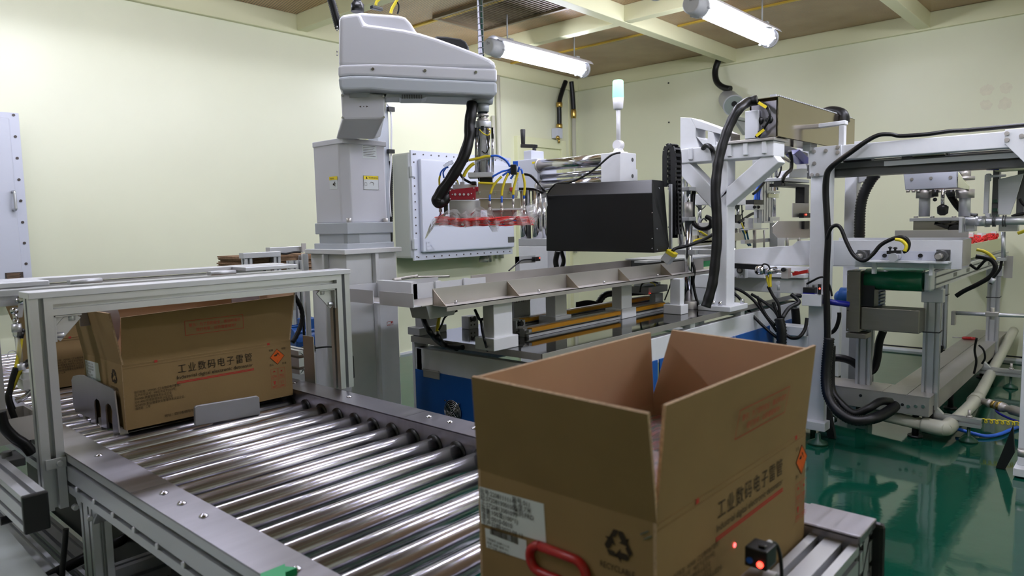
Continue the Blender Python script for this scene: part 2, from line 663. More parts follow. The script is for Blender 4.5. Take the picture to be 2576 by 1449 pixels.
# kerb along the walls
S('baseboard_left', MB().box((X0, Y1 - 0.02, 0), (X1, Y1, 0.022)), M_white)
S('baseboard_right', MB().box((X1 - 0.02, Y0, 0), (X1, Y1 - 0.02, 0.022)), M_white)
k += 1
S('trim_%d' % k, MB().box((X1 - 0.006, Y0, 0.03), (X1, Y1, 0.042)), M_blackp)
# opening in the ceiling mesh
m = MB()
for (a, b) in (((4.30, 3.62), (4.33, 4.75)), ((4.90, 3.62), (4.93, 4.75)), ((4.33, 3.62), (4.90, 3.65)), ((4.33, 4.72), (4.90, 4.75))):
    m.box((a[0], a[1], H - 0.03), (b[0], b[1], H))
m.box((4.33, 3.65, H - 0.008), (4.90, 4.72, H - 0.002))
for i in range(30):
    m.box((4.33, 3.67 + i * 0.035, H - 0.014), (4.90, 3.676 + i * 0.035, H - 0.008))
T('ceiling_vent', m, mat('vent_grille', (112, 98, 76), 0.4, 0.2), 'brown ventilation grille let into the meshed ceiling above the white robot arm', 'vent', loc=(4.6, 4.2, H))
# door
dr = S('door_1', MB().box((6.34, Y1 - 0.03, 0.02), (7.08, Y1, 2.20)), M_door, bevel=0.003)
fr = MB()
for (a, b) in (((6.25, 0), (6.34, 2.31)), ((7.08, 0), (7.17, 2.31)), ((6.34, 2.20), (7.08, 2.31))):
    fr.box((a[0], Y1 - 0.06, a[1]), (b[0], Y1, b[1]))
S('door_frame', fr, M_door, dr, bevel=0.004)
pn = MB()
for (za, zb) in ((0.15, 0.62), (0.72, 1.05), (1.15, 2.08)):
    for (a, b) in (((6.44, za), (6.47, zb)), ((6.95, za), (6.98, zb)), ((6.44, za), (6.98, za + 0.03)), ((6.44, zb - 0.03), (6.98, zb))):
        pn.box((a[0], Y1 - 0.042, a[1]), (b[0], Y1 - 0.03, b[1]))
S('door_panel', pn, M_door, dr, bevel=0.003)
# old repair patches and two fixing holes on the right wall
m = MB()
for (px, py, r) in ((2482, 227, .055), (2530, 222, .05), (2480, 264, .05), (2528, 260, .055)):
    c = A(px, py, x=X1 - 0.001)
    n = 22
    m.add([c + V(-0.001, cos(2 * pi * i / n) * r * random.uniform(.75, 1.1), sin(2 * pi * i / n) * r * random.uniform(.75, 1.1)) for i in range(n)], [tuple(range(n))])
S('wall_patch', m, mat('patched_paint', (220, 217, 192), 0.5, var=0.04, vscale=30), wr)
m = MB()
for (px, py) in ((1682, 209), (1683, 308)):
    c = A(px, py, x=X1)
    m.cyl(c, c - V(0.006, 0, 0), 0.010, 10)
S('wall_fixing', m, M_blackp, wr)


# ------------------------------------------------------------------ tube lamps
M_tubeglow = emit('lamp_glow', LAMP_COLOUR, LAMP_POWER)


def tube_lamp(x, y, z, label):
    t = thing('tube_lamp', label, 'lamp', (x, y, z), 'explosion-proof tube lamps under the ceiling')
    L = 1.35
    hx = V(1, 0, 0)
    P('lamp_tube', MB().cyl((x + 0.10, y, z), (x + L - 0.07, y, z), 0.062, 20), M_tubeglow, t)
    for (a, b, s) in ((x - 0.03, x + 0.10, -1), (x + L - 0.07, x + L, 1)):
        m = MB().lathe((a, y, z), hx, [(0, .060), (.01, .070), (.05, .072), (b - a - .02, .072), (b - a - .02, .080), (b - a, .080)], 22)
        for i in range(6):
            q = V(b - 0.006 if s < 0 else a + 0.012, y + .078 * cos(i * pi / 3 + .3), z + .078 * sin(i * pi / 3 + .3))
            m.cyl(q - V(0.016, 0, 0), q + V(0.012, 0, 0), .008, 8)
        P('end_cap', m, M_grey, t)
    m = MB()                          # folded reflector over the tube
    n = 8
    for i in range(n):
        a0, a1 = radians(28 + i * 124 / n), radians(28 + (i + 1) * 124 / n)
        r0, r1 = .095, .098
        q = [V(0, cos(a) * r, sin(a) * r) for (a, r) in ((a0, r0), (a1, r0), (a1, r1), (a0, r1))]
        m.prism([V(x + 0.02, y, z) + p for p in q], (L + 0.02, 0, 0))
    P('reflector', m, M_whitep, t)
    for xx in (x + 0.22, x + L - 0.16):
        m = MB().cyl((xx, y, z + 0.09), (xx, y, H), 0.007, 8)
        m.box((xx - 0.025, y - 0.05, z + 0.088), (xx + 0.025, y + 0.05, z + 0.10))
        P('hanger', m, M_grey, t)
    if x > 4:
        m = MB()
        text_mb(m, 'Ex', 0.035, (x - 0.0305, y + 0.012, z + 0.015), (0, -1, 0), (0, 0, 1))
        P('lettering', m, M_dsk, t)
    return t


LAB = ['lit tube lamp under the ceiling right behind the tip of the white robot arm',
       'lit tube lamp under the ceiling above the security camera, nearer to the wall with it',
       'unseen tube lamp under the ceiling out of view, added to light the room']
for i, (x, y) in enumerate(LAMPS):
    tube_lamp(x, y, LAMP_Z, LAB[min(i, 2)])
# ================================================================== roller conveyor
ZR, RR, PITCH_R = 0.70, 0.0255, 0.0948
cv = thing('roller_conveyor', 'steel roller conveyor with aluminium side rails carrying the open cartons', 'conveyor', (0.95, 1.6, 0))
YA, YB = 0.36, 4.30
ys = []
y = 2.144
while y > 0.50: y -= PITCH_R
y += PITCH_R
while y < YB - 0.06:
    ys.append(y)
    y += PITCH_R
for y in ys:
    m = MB().lathe((0.632, y, ZR - RR), (1, 0, 0), [(0, .012), (.001, RR - .003), (.004, RR), (.655, RR), (.658, RR - .003), (.659, .012)], 24)
    r = P('roller', m, M_roller, cv)
for sx, xa, xb in ((0, 0.545, 0.628), (1, 1.298, 1.395)):
    nm = 'side_rail'
    # profile rail
    xc = 0.585 if sx == 0 else 1.355
    rl = P(nm, MB().extr((xc, YA, 0.675), (xc, YB, 0.675), 0.075, 0.105, (0, 0, 1), 0.010, 0.012, 0.05), M_alu, cv)
    pl = MB()
    pl.box((xa, YA - 0.002, 0.729), (xb, 0.93, 0.733))
    pl.box((xa, 0.932, 0.729), (xb, 1.62, 0.733))
    pl.box((xa, 1.622, 0.729), (xb, YB, 0.733))
    wx = 0.628 if sx == 0 else 1.298
    e = -0.003 if sx == 0 else 0.003
    pl.box((wx, YA, 0.63), (wx + e, YB, 0.731))
    P('cover_plate', pl, M_steel, rl)
    b = MB()
    for y in (0.49, 1.03, 1.37, 1.47, 1.56, 1.96, 2.3, 2.9, 3.4):
        b.lathe(((xa + xb) / 2 + .004, y, 0.733), (0, 0, 1), [(0, .0095), (.002, .0095), (.0048, .006), (.005, .003), (.0035, .002)], 12)
    P('screw', b, M_chrome, rl)
    if sx == 0:
        b = MB()
        for i in range(12): b.cyl((.5475, .62 + i * .125, .650), (.5435, .62 + i * .125, .650), .0075, 8)
        P('slot_nut', b, M_aluw, rl)
    # black collars where the rollers enter the plate
    b = MB()
    for y in ys:
        if sx: b.lathe((1.2975, y, ZR - RR), (-1, 0, 0), [(0, .012), (0, .0335), (.002, .0335), (.002, .012)], 20)
        else: b.lathe((0.6285, y, ZR - RR), (1, 0, 0), [(0, .012), (0, .0385), (.003, .0385), (.003, .012)], 20)
    P('collar', b, M_blackp, rl)
# front cross bar with its end cap
P('cross_bar', MB().extr((0.628, 0.40, 0.672), (1.30, 0.40, 0.672), 0.085, 0.088, (0, 0, 1), 0.010, 0.012, 0.045), M_alu, cv)
m = MB().box((1.30, 0.355, 0.718), (1.400, 0.475, 0.7345))
P('corner_plate', m, M_steel, cv, 0.002)
P('end_cap', MB().box((1.392, 0.340, 0.600), (1.408, 0.425, 0.728)), M_blackp, cv, 0.008)
for i, (x, y) in enumerate(((0.585, 2.0), (0.585, 3.3), (1.355, 0.43), (1.355, 1.9), (1.355, 3.3), (0.585, 0.3 + 0.13))):
    lg = P('leg', MB().extr((x, y, 0.06), (x, y, 0.622), 0.085, 0.045, (1, 0, 0), 0.010, 0.010, 0.045), M_alu, cv)
    P('foot', MB().lathe((x, y, 0), (0, 0, 1), [(0, .045), (.012, .045), (.03, .016), (.06, .012)], 16), M_pad, lg)
    br = MB()
    for s in (-1, 1):
        br.prism([(x - .02, y + s * .043, 0.62), (x - .02, y + s * .043, 0.56), (x - .02, y + s * .103, 0.62)], (0.04, 0, 0))
        br.cyl((x - .03, y + s * .046, .585), (x - .03, y + s * .062, .585), .008, 8)
    P('corner_bracket', br, M_alu, lg, 0.002)
# lower frame of profiles
for x in (0.585, 0.74, 1.355):
    P('lower_beam', MB().extr((x, 0.50, 0.215 if x < .7 else .135), (x, 3.9, 0.215 if x < .7 else .135), 0.08, 0.08, (0, 0, 1), 0.010, 0.012, 0.04), M_alu, cv)
a0_, a1_ = A(255, 1437, z=.36), A(440, 1368, z=.36)
P('lower_beam', MB().extr((0.63, a0_.y, .325), (1.31, a0_.y, .325), 0.05, 0.07, (0, 0, 1), 0.010, 0.012, 0.05), M_alu, cv)
P('lower_beam', MB().extr((0.63, a0_.y - .22, .325), (1.31, a0_.y - .22, .325), 0.07, 0.05, (0, 0, 1), 0.010, 0.012, 0.05), M_alu, cv)
P('lower_beam', MB().extr((0.50, 2.2, 0.215), (0.50, 3.9, 0.215), 0.07, 0.09, (0, 0, 1), 0.010, 0.012, 0.045), M_alu, cv)
for y in (0.80, 1.05, 1.36, 2.7):
    P('lower_beam', MB().extr((0.63, y, 0.19 if y < 1.2 else 0.14), (1.31, y, 0.19 if y < 1.2 else 0.14), 0.07, 0.045, (0, 0, 1), 0.009, 0.012, 0.045), M_alu, cv)
m = MB().box((0.80, 1.55, 0.16), (1.26, 3.6, 0.50))
P('shade_box', m, M_blackp, cv, 0.01)  # added black box: darkens the roller gaps, hides the wall's reflection in the floor
P('drive_motor', MB().cyl((0.95, 1.10, 0.42), (1.25, 1.10, 0.42), 0.055, 18), M_blackp, cv)
m = MB()
for i in range(7):
    m.box((0.80 + i * .03, 0.86, 0.42), (0.815 + i * .03, 0.90, 0.455))
m.box((0.78, 0.84, 0.38), (1.02, 0.92, 0.42))
P('terminal_block', m, M_grey, cv)
# small square sheet box on the left rail
m = MB()
c0 = A(57, 1028, z=0.80); c1 = A(75, 1085, x=0.50)
xb0, xb1, yb0, yb1 = 0.42, 0.545, 2.27, 2.42
for (a, b) in (((xb0, yb0), (xb1, yb0 + .003)), ((xb0, yb1 - .003), (xb1, yb1)), ((xb0, yb0), (xb0 + .003, yb1)), ((xb1 - .003, yb0), (xb1, yb1))):
    m.box((a[0], a[1], 0.735), (b[0], b[1], 0.80))
m.box((xb0, yb0, 0.732), (xb1, yb1, 0.735))
T('sheet_metal_tray', m, M_steel2, 'small open steel tray on the rail behind the left portal post', 'tray')

# stop plate with two slots in front of the small face of the middle carton
def q2(px, py): return A(px, py, x=0.735)
pts = [(197, 943), (211, 943), (286, 977), (291, 984), (303, 1088), (289, 1092)]
arch2 = [(286, 1062), (286, 1034), (282, 1020), (275, 1014), (270, 1018), (269, 1032), (273, 1078)]
arch1 = [(259, 1073), (257, 1026), (253, 1008), (246, 1002), (241, 1008), (241, 1020), (245, 1066)]
low = [(232, 1062), (232, 1052), (194, 1036), (188, 1022), (183, 955), (187, 946)]
poly = [q2(*p) for p in pts + arch2 + arch1 + low]
sp = thing('stop_plate', 'upright steel stop plate with two slots before the middle carton', 'stop plate', (0.735, 2.35, 0.70))
P('plate', MB().prism(poly, (-0.004, 0, 0)), M_steel, sp)
m = MB()
for (px, py) in ((211, 1060), (250, 1075), (296, 1090)):
    c = A(px, py, x=0.735)
    m.box((0.737, c.y - .012, 0.655), (0.760, c.y + .012, 0.72))
P('bracket', m, M_steel2, sp)
# pusher plate before the long face
y = 2.125
poly = [A(*p, y=y) for p in ((490, 1026), (494, 1021), (647, 996), (653, 1000), (655, 1043), (494, 1072), (491, 1069))]
pp = thing('pusher_plate', 'low flat aluminium pusher plate lying against the long face of the middle carton', 'pusher plate', (1.0, 2.13, 0.70))
P('plate', MB().prism(poly, (0, 0.010, 0)), mat('dull_grey_plate', (150, 150, 153), .5, .8, var=.06, vscale=14), pp, 0.002)
P('stem', MB().box((0.97, 2.140, 0.62), (1.03, 2.155, 0.755)), M_steel2, pp)
# ================================================================== cartons
TH = 0.005


def boards(name, quads, parent, label=None):
    """corrugated boards: (four corners, outward normal); brown outside, paler inside, fluted edge"""
    mb = MB()
    mi = []
    for q, n in quads:
        mb.prism([Vector(p) for p in q], Vector(n).normalized() * -TH)
        mi += [0, 1, 2, 2, 2, 2]
    o = P(name, mb, M_card, parent, 0.0, label)
    o.data.materials.append(M_cardi)
    o.data.materials.append(M_carde)
    o.data.polygons.foreach_set('material_index', mi)
    return o


def carton(label, c00, x1, y1, z0, fl, group='printed cartons on the roller conveyor'):
    """c00: near left corner of the crease. fl: top corners of the four flaps (-Y, -X, +Y, +X)"""
    x0, y0, zc = c00
    t = thing('cardboard_carton', label, 'box', ((x0 + x1) / 2, (y0 + y1) / 2, z0), group)
    e = TH
    b = [([(x0, y0, z0), (x1, y0, z0), (x1, y0, zc), (x0, y0, zc)], (0, -1, 0)),
         ([(x0, y1 - e, z0), (x0, y0 + e, z0), (x0, y0 + e, zc), (x0, y1 - e, zc)], (-1, 0, 0)),
         ([(x1, y1, z0), (x0, y1, z0), (x0, y1, zc), (x1, y1, zc)], (0, 1, 0)),
         ([(x1, y0 + e, z0), (x1, y1 - e, z0), (x1, y1 - e, zc), (x1, y0 + e, zc)], (1, 0, 0)),
         ([(x0 + e, y0 + e, z0), (x1 - e, y0 + e, z0), (x1 - e, y1 - e, z0), (x0 + e, y1 - e, z0)], (0, 0, -1))]
    boards('body', b, t)
    C = [V(x0, y0, zc), V(x1, y0, zc), V(x1, y1, zc), V(x0, y1, zc)]
    N = [(0, -1, 0), (-1, 0, 0), (0, 1, 0), (1, 0, 0)]
    E = [(0, 1), (3, 0), (2, 3), (1, 2)]
    for i in range(4):
        a, bb = C[E[i][0]], C[E[i][1]]
        ta, tb = Vector(fl[i][0]), Vector(fl[i][1])
        n = (bb - a).cross((ta + tb) / 2 - a).normalized()
        ta, tb = ta - n * (ta - a).dot(n), tb - n * (tb - a).dot(n)
        if n.dot(Vector(N[i])) < 0: n = -n
        boards('flap', [([a, bb, tb, ta], n)], t)
    # crease
    m = MB()
    m.box((x0 + .002, y0 - .0012, zc - .004), (x1 - .002, y0 + .001, zc - .001))
    m.box((x0 + .002, y0 - .0012, zc - .012), (x1 - .002, y0 + .001, zc - .0095))
    P('crease', m, M_card, t)
    return t


# ---- printing of the long face, laid out once on the middle carton and repeated at the same offsets
cm0 = A(318, 1083, z=0.715)
MX0, MY0, MZ0 = cm0.x, cm0.y - 0.002, 0.715
MX1 = 1.292
MZC = A(312, 918, y=MY0).z


def rel(px, py):
    p = A(px, py, y=MY0)
    return (p.x - MX0, p.z - MZC)


def diamond(mb, cx, cz, r, y, hole=0.0):
    if hole <= 0:
        mb.add([(cx - r, y, cz), (cx, y, cz - r), (cx + r, y, cz), (cx, y, cz + r)], [(0, 1, 2, 3)])
        return
    k = r - hole
    o = [(cx - r, y, cz), (cx, y, cz - r), (cx + r, y, cz), (cx, y, cz + r)]
    i = [(cx - k, y, cz), (cx, y, cz - k), (cx + k, y, cz), (cx, y, cz + k)]
    mb.add(o + i, [(0, 1, 5, 4), (1, 2, 6, 5), (2, 3, 7, 6), (3, 0, 4, 7)])


def rect_line(mb, a, b, y, w):
    (x0, z0), (x1, z1) = a, b
    for p, q in (((x0, z0), (x1, z0 + w)), ((x0, z1 - w), (x1, z1)), ((x0, z0), (x0 + w, z1)), ((x1 - w, z0), (x1, z1))):
        mb.add([(p[0], y, p[1]), (q[0], y, p[1]), (q[0], y, q[1]), (p[0], y, q[1])], [(0, 1, 2, 3)])


def print_face(t, x0, y0, zc, flap_off=0.0, partial=False):
    """flap_off: how far the long flap leans back per metre of height"""
    yk = y0 - 0.0008
    U, W = (1, 0, 0), (0, 0, 1)

    def pt(px, py): r = rel(px, py); return (x0 + r[0], yk, zc + r[1])
    ink, red, orr = MB(), MB(), MB()
    a, b = rel(447, 941), rel(634, 908)
    L = b[0] - a[0]
    text_mb(ink, '工业数码电子雷管', L / 8.0 * 1.02, (x0 + a[0], yk, zc + a[1] + .004), U, W, fit=L, sp=1.25)
    text_mb(ink, 'Industrial digital electronic detonator', L * 0.066, (x0 + a[0] - .004, yk, zc + a[1] - 0.016), U, W, fit=L + .006)
    for k in (0, 1):
        z = zc + a[1] - 0.0235 - k * 0.0040
        red.add([(x0 + a[0] - .004, yk, z), (x0 + a[0] + L + .005, yk, z), (x0 + a[0] + L + .005, yk, z - .0028), (x0 + a[0] - .004, yk, z - .0028)], [(0, 1, 2, 3)])
    lines = ['执行标准：WJ9085《工业数码电子雷管》', '生产许可证号：MB生许证字[019号]', 'ISO9001质量管理体系认证企业',
             'ISO14001环境管理体系认证企业', 'ISO45001职业健康安全管理体系认证企业。', '保质期：二年']
    a = rel(338, 991)
    for i, s in enumerate(lines):
        text_mb(ink, s, 0.0094, (x0 + a[0], yk, zc + a[1] - i * 0.0098), U, W, fit=(.134, .120, .106, .109, .146, .042)[i])
    a = rel(414, 1049)
    text_mb(ink, '地址：四川省绵阳市涪', 0.0098, (x0 + a[0], yk, zc + a[1]), U, W, fit=.098)
    # hazard diamond with its four words
    c = rel(697, 897)
    r = 0.0275
    diamond(orr, x0 + c[0], zc + c[1], r, yk)
    diamond(ink, x0 + c[0], zc + c[1], r, yk - .0004, 0.0018)
    for (dx, dz, rr) in ((-.004, .006, .0045), (.004, .009, .003), (-.009, .004, .003), (.001, .012, .0025), (.008, .004, .002)):
        n = 7
        ink.add([(x0 + c[0] + dx + rr * cos(2 * pi * i / n) * random.uniform(.5, 1.1), yk - .0004, zc + c[1] + dz + rr * sin(2 * pi * i / n) * random.uniform(.5, 1.1)) for i in range(n)], [tuple(range(n))])
    text_mb(ink, '1', 0.008, (x0 + c[0] - .002, yk, zc + c[1] - .019), U, W)
    for s, dx, dz in (('轻拿', -.030, .022), ('轻放', .017, .022), ('防火', -.030, -.029), ('防潮', .017, -.029)):
        text_mb(ink, s, 0.0080, (x0 + c[0] + dx, yk, zc + c[1] + dz), U, W)
    # four small handling marks
    for (i, j) in ((0, 0), (1, 0), (0, 1), (1, 1)):
        ax, az = x0 + c[0] - .0265 + i * .0275, zc + c[1] - .040 - j * .0365 - .033
        rect_line(red, (ax, az), (ax + .025, az + .033), yk, .0007)
        mx = ax + .0125
        if (i, j) == (0, 0): red.add([(mx - .006, yk, az + .021), (mx + .006, yk, az + .021), (mx, yk, az + .027)], [(0, 1, 2)])
        elif (i, j) == (1, 0): red.add([(mx - .003, yk, az + .019), (mx + .003, yk, az + .019), (mx + .003, yk, az + .024), (mx - .003, yk, az + .024)], [(0, 1, 2, 3)])
        elif (i, j) == (0, 1): red.add([(mx - .0015, yk, az + .014), (mx + .0015, yk, az + .014), (mx + .005, yk, az + .026), (mx - .005, yk, az + .026)], [(0, 1, 2, 3)])
        else:
            for s in (-.0045, .003): red.add([(mx + s, yk, az + .013), (mx + s + .0015, yk, az + .013), (mx + s + .0015, yk, az + .025), (mx + s, yk, az + .025)], [(0, 1, 2, 3)])
        for q in range(2): red.add([(ax + .004, yk, az + .004 + q * .004), (ax + .021, yk, az + .004 + q * .004), (ax + .021, yk, az + .0055 + q * .004), (ax + .004, yk, az + .0055 + q * .004)], [(0, 1, 2, 3)])
    # red ticks at the crease
    for px, py in ((391, 900), (674, 856)):
        c = rel(px, py)
        red.add([(x0 + c[0] - .0045, yk - .0008, zc - .007), (x0 + c[0] + .0045, yk - .0008, zc - .007), (x0 + c[0] + .0045, yk - .0008, zc + .0005), (x0 + c[0] - .0045, yk - .0008, zc + .0005)], [(0, 1, 2, 3)])
    # boxed warning on the flap
    a = rel(467, 851)
    b = rel(612, 797)
    fw = MB()
    n0 = 0
    za = a[1] + .008
    zb = za + .046
    rect_line(fw, (x0 + a[0], zc + za), (x0 + b[0], zc + zb), yk, .0014)
    text_mb(fw, '警示：为了您的安全，搬运时请勿', 0.0118, (x0 + a[0] + .012, yk, zc + za + .0265), U, W, fit=(b[0] - a[0]) * .88)
    text_mb(fw, '提打包带，以防雷管掉地！', 0.0118, (x0 + a[0] + .034, yk, zc + za + .010), U, W, fit=(b[0] - a[0]) * .68)
    for p in fw.v: p.y += flap_off * (p.z - zc)
    red.add(fw.v, fw.f)
    P('black_printing', ink, M_ink, t)
    P('red_printing', red, M_redink, t)
    P('hazard_mark', orr, M_orink, t)


def recycle(mb, o, u, v, r, th=0.0006):
    """the three folded arrows"""
    u, v, o = Vector(u), Vector(v), Vector(o)
    w = u.cross(v) * th

    def q(x, y): return o + u * (x * r) + v * (y * r) + w
    for k in range(3):
        a = -k * 2 * pi / 3

        def R(x, y): return q(x * cos(a) - y * sin(a), x * sin(a) + y * cos(a))
        mb.add([R(-.66, .22), R(-.30, .86), R(.00, .86), R(.02, .80), R(-.20, .42), R(-.34, .40)], [(0, 1, 2, 3, 4, 5)])
        mb.add([R(.06, .86), R(.30, .86), R(.52, .50), R(.70, .60), R(.52, .12), R(.02, .18), R(.20, .30), R(.00, .64)], [(0, 1, 2, 7), (2, 6, 7), (2, 3, 4), (2, 4, 6), (4, 5, 6)])


def face_marks(t, x0, quads, rc, rr, texts=True):
    """labels and the recycling mark of the small face; quads by corner points"""
    U, W = (0, -1, 0), (0, 0, 1)
    ink = MB()
    recycle(ink, V(x0 - .0006, rc.y, rc.z), U, W, rr)
    text_mb(ink, 'RECYCLABLE', rr * 0.50, (x0 - .0006, rc.y + rr * 1.22, rc.z - rr * 1.52), U, W, sx=0.78)
    P('recycling_mark', ink, M_ink, t)
    return ink


# ---- the near carton, full of bags
zc = 0.915
c00, c10, c01 = A(1652, 1318, z=zc), A(2028, 1072, z=zc), A(1203, 1206, z=zc)
zt = 1.075
NX0, NY0, NX1, NY1 = c00.x, c00.y, 1.288, A(1203, 1206, x=c00.x).y
NEAR = carton('open carton with a red handle nearest the camera, half full of bagged wires', (NX0, NY0, zc), NX1, NY1, ZR + .001,
              [(A(1680, 1022, z=zt), A(2050, 868, z=zt)), (A(1173, 957, z=zt), A(1641, 1030, z=zt)),
               (A(1640, 838, z=zt), A(1177, 945, z=zt)), (A(2045, 862, z=zt), A(1675, 840, z=zt))])
FO = (min(A(1680, 1022, z=zt).y, A(2050, 868, z=zt).y) - NY0 - .004) / (zt - zc)
print_face(NEAR, NX0 + .012, NY0, zc, flap_off=FO)
xs = NX0 - 0.0008
U, W = (0, -1, 0), (0, 0, 1)


def nx(cxx, cyy, off=0.0): return A(1160 + cxx / 4.77, 1150 + cyy / 4.77, x=NX0 - off)


m = MB().add([nx(240, 795, .0006), nx(1020, 1028, .0006), nx(990, 560, .0006), nx(217, 350, .0006)], [(0, 1, 2, 3)])
lb = P('paper_label', m, M_paper, NEAR)
m = MB()
for i, (s, s2) in enumerate((('批号:2208111114', '箱号:011'), ('起:5720813001000', '长度:7米'), ('止:5720813001099', '类别:FRD'), ('数量:100发(100*1)', ''), ('盒号:0010-0010', ''), ('生产日期:2022.08.13', ''))):
    o = nx(228 + i * 5, 425 + i * 74, .001)
    text_mb(m, s, 0.0105, o, U, W, sx=0.95)
    if s2:
        o = nx(612 + i * 10, 530 + i * 74, .001)
        text_mb(m, s2, 0.0105, o, U, W, sx=0.95)
P('lettering', m, M_ink, lb)
m = MB().add([nx(303, 1082, .0006), nx(797, 1245, .0006), nx(780, 998, .0006), nx(286, 848, .0006)], [(0, 1, 2, 3)])
lb = P('paper_label', m, M_paper, NEAR)
m = MB()
a, b = nx(350, 950, .001), nx(680, 1048, .001)
y = a.y
random.seed(3)
while y > b.y:
    w = random.choice((.0006, .001, .0016))
    m.add([(xs - .0004, y, b.z), (xs - .0004, y - w, b.z), (xs - .0004, y - w, b.z + .011), (xs - .0004, y, b.z + .011)], [(0, 1, 2, 3)])
    y -= w + random.choice((.0006, .001))
for i, s in enumerate(('订单编号 2208111114', '数量 100发 箱号 011', '生产日期 2022.08.13')):
    text_mb(m, s, 0.0052, nx(305 + i * 8, 985 + i * 48, .001), U, W)
P('lettering', m, M_ink, lb)
rc = nx(1890, 1060, 0)
face_marks(NEAR, NX0, None, rc, 0.0245)
m = MB()
for (px, py) in ((2200, 905), (2240, 965)):
    c = nx(px, py, .001)
    m.bar(c + V(0, .006, -.004), c + V(0, -.006, .004), .0012, .0012)
P('staple', m, M_chrome, NEAR)
# red carrying handle
hl, hr = nx(893, 1230), nx(1490, 1560)
hz = nx(960, 1055).z
m = MB()
ring = []
h = 0.0200
yl, yr = nx(855, 1200).y - h, nx(1530, 1500).y + h
zz = nx(1000, 1060).z - h
for i in range(25):
    a = pi / 2 + pi * i / 24
    ring.append(V(NX0 - .006, yl - cos(a) * -1 * 0 + h * (-cos(a)), zz + h * sin(a)))
for i in range(25):
    a = -pi / 2 + pi * i / 24
    ring.append(V(NX0 - .006, yr - h * cos(a), zz + h * sin(a)))
ring.append(ring[0])
m.tube(ring, 0.0068, 10, 1)
P('handle', m, M_redp, NEAR)

# ---- the middle carton under the portal
fA = A(271, 789, y=MY0)
fB = A(179, 775, y=MY0 + 0.335)
MY1 = MY0 + 0.335
MID = carton('open carton under the aluminium portal with its small flap leaning out', (MX0, MY0, MZC), MX1, MY1, MZ0,
             [(A(304, 799, y=MY0 + .004), A(739, 742, y=MY0 + .004)), (fB, fA),
              ((MX1, MY1 - .02, MZC + .165), (MX0, MY1 + .0, MZC + .165)), ((MX1 + .030, MY0 + .004, MZC + .163), (MX1 + .030, MY1, MZC + .163))])
print_face(MID, MX0, MY0, MZC, flap_off=0.02)


def mx(cxx, cyy): return A(40 + cxx / 4.83, 700 + cyy / 4.83, x=MX0 - .0008)


m = MB().add([mx(862, 1210), mx(1032, 1255), mx(998, 1032), mx(838, 988)], [(0, 1, 2, 3)])
lb = P('paper_label', m, M_paper, MID)
m = MB()
for i in range(6):
    o = mx(848 + i * 3, 1028 + i * 34) + V(-.0004, 0, 0)
    text_mb(m, ('批号:2208111114', '起:5720813001000', '止:5720813001099', '数量:100发', '盒号:0010-0010', '生产日期:2022.08.13')[i], 0.0095, o, U, W)
P('lettering', m, M_ink, lb)
m = MB().add([mx(882, 1310), mx(996, 1348), mx(990, 1262), mx(876, 1232)], [(0, 1, 2, 3)])
lb = P('paper_label', m, M_paper, MID)
m = MB()
a, b = mx(890, 1268), mx(962, 1292)
y = a.y
while y > b.y:
    w = random.choice((.001, .0016))
    m.add([(MX0 - .0014, y, b.z), (MX0 - .0014, y - w, b.z), (MX0 - .0014, y - w, b.z + .008), (MX0 - .0014, y, b.z + .008)], [(0, 1, 2, 3)])
    y -= w + .001
P('lettering', m, M_ink, lb)
face_marks(MID, MX0, None, mx(1192, 1195), 0.026)
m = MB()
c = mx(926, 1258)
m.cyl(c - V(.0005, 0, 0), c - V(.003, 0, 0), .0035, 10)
T('laser_spot', m, M_spotg, 'small green light spot on the white label of the middle carton', 'light spot')  # glowing disc stands in for a projected spot of light

# ---- the far carton
FX0, FY0 = 0.775, 3.115
FAR = carton('open carton farthest up the conveyor, behind the left portal post', (FX0, FY0, 0.895), FX0 + .535, FY0 + .34, ZR + .001,
             [((FX0, FY0 - .004, 1.06), (FX0 + .535, FY0 - .004, 1.06)), ((FX0 - .045, FY0 + .34, 1.055), (FX0 - .045, FY0, 1.055)),
              ((FX0 + .535, FY0 + .34, 1.06), (FX0, FY0 + .34, 1.06)), ((FX0 + .55, FY0, 1.06), (FX0 + .55, FY0 + .34, 1.06))])
print_face(FAR, FX0, FY0, 0.895)
face_marks(FAR, FX0, None, V(FX0, FY0 + .075, 0.825), 0.026)

# ---- bags of coiled red leads inside the near carton
random.seed(11)


def wire_coil(mb, c, L, r, n, th=0.0016):
    """a flattened hank of wire, long axis X"""
    c = Vector(c)
    for i in range(n):
        pts = []
        ox, oy, oz = random.uniform(-.006, .006), random.uniform(-r * .4, r * .4), random.uniform(-.006, .006)
        for k in range(15):
            a = 2 * pi * k / 14
            pts.append(c + V(cos(a) * L / 2 * random.uniform(.9, 1.05) + ox, sin(a) * r * random.uniform(.6, 1.1) + oy, oz + random.uniform(-.004, .004)))
        mb.tube(pts, th, 5, 2)


def film(mb, x0, x1, y0, y1, z, amp, nx_=26, ny_=14, drop=0.02, seed=0):
    """a crumpled sheet of film"""
    rnd = random.Random(seed)
    vs = []
    for j in range(ny_ + 1):
        for i in range(nx_ + 1):
            u, v = i / nx_, j / ny_
            e = min(u, 1 - u, v, 1 - v)
            vs.append((x0 + (x1 - x0) * u + rnd.uniform(-.3, .3) * amp, y0 + (y1 - y0) * v + rnd.uniform(-.3, .3) * amp,
                       z + rnd.uniform(-1, 1) * amp * .7 + amp * sin(u * 19 + 2 * v) * .5 - drop * (1 - min(e * 7, 1))))
    fs = [(j * (nx_ + 1) + i, j * (nx_ + 1) + i + 1, (j + 1) * (nx_ + 1) + i + 1, (j + 1) * (nx_ + 1) + i) for j in range(ny_) for i in range(nx_)]
    return mb.add(vs, fs, False)


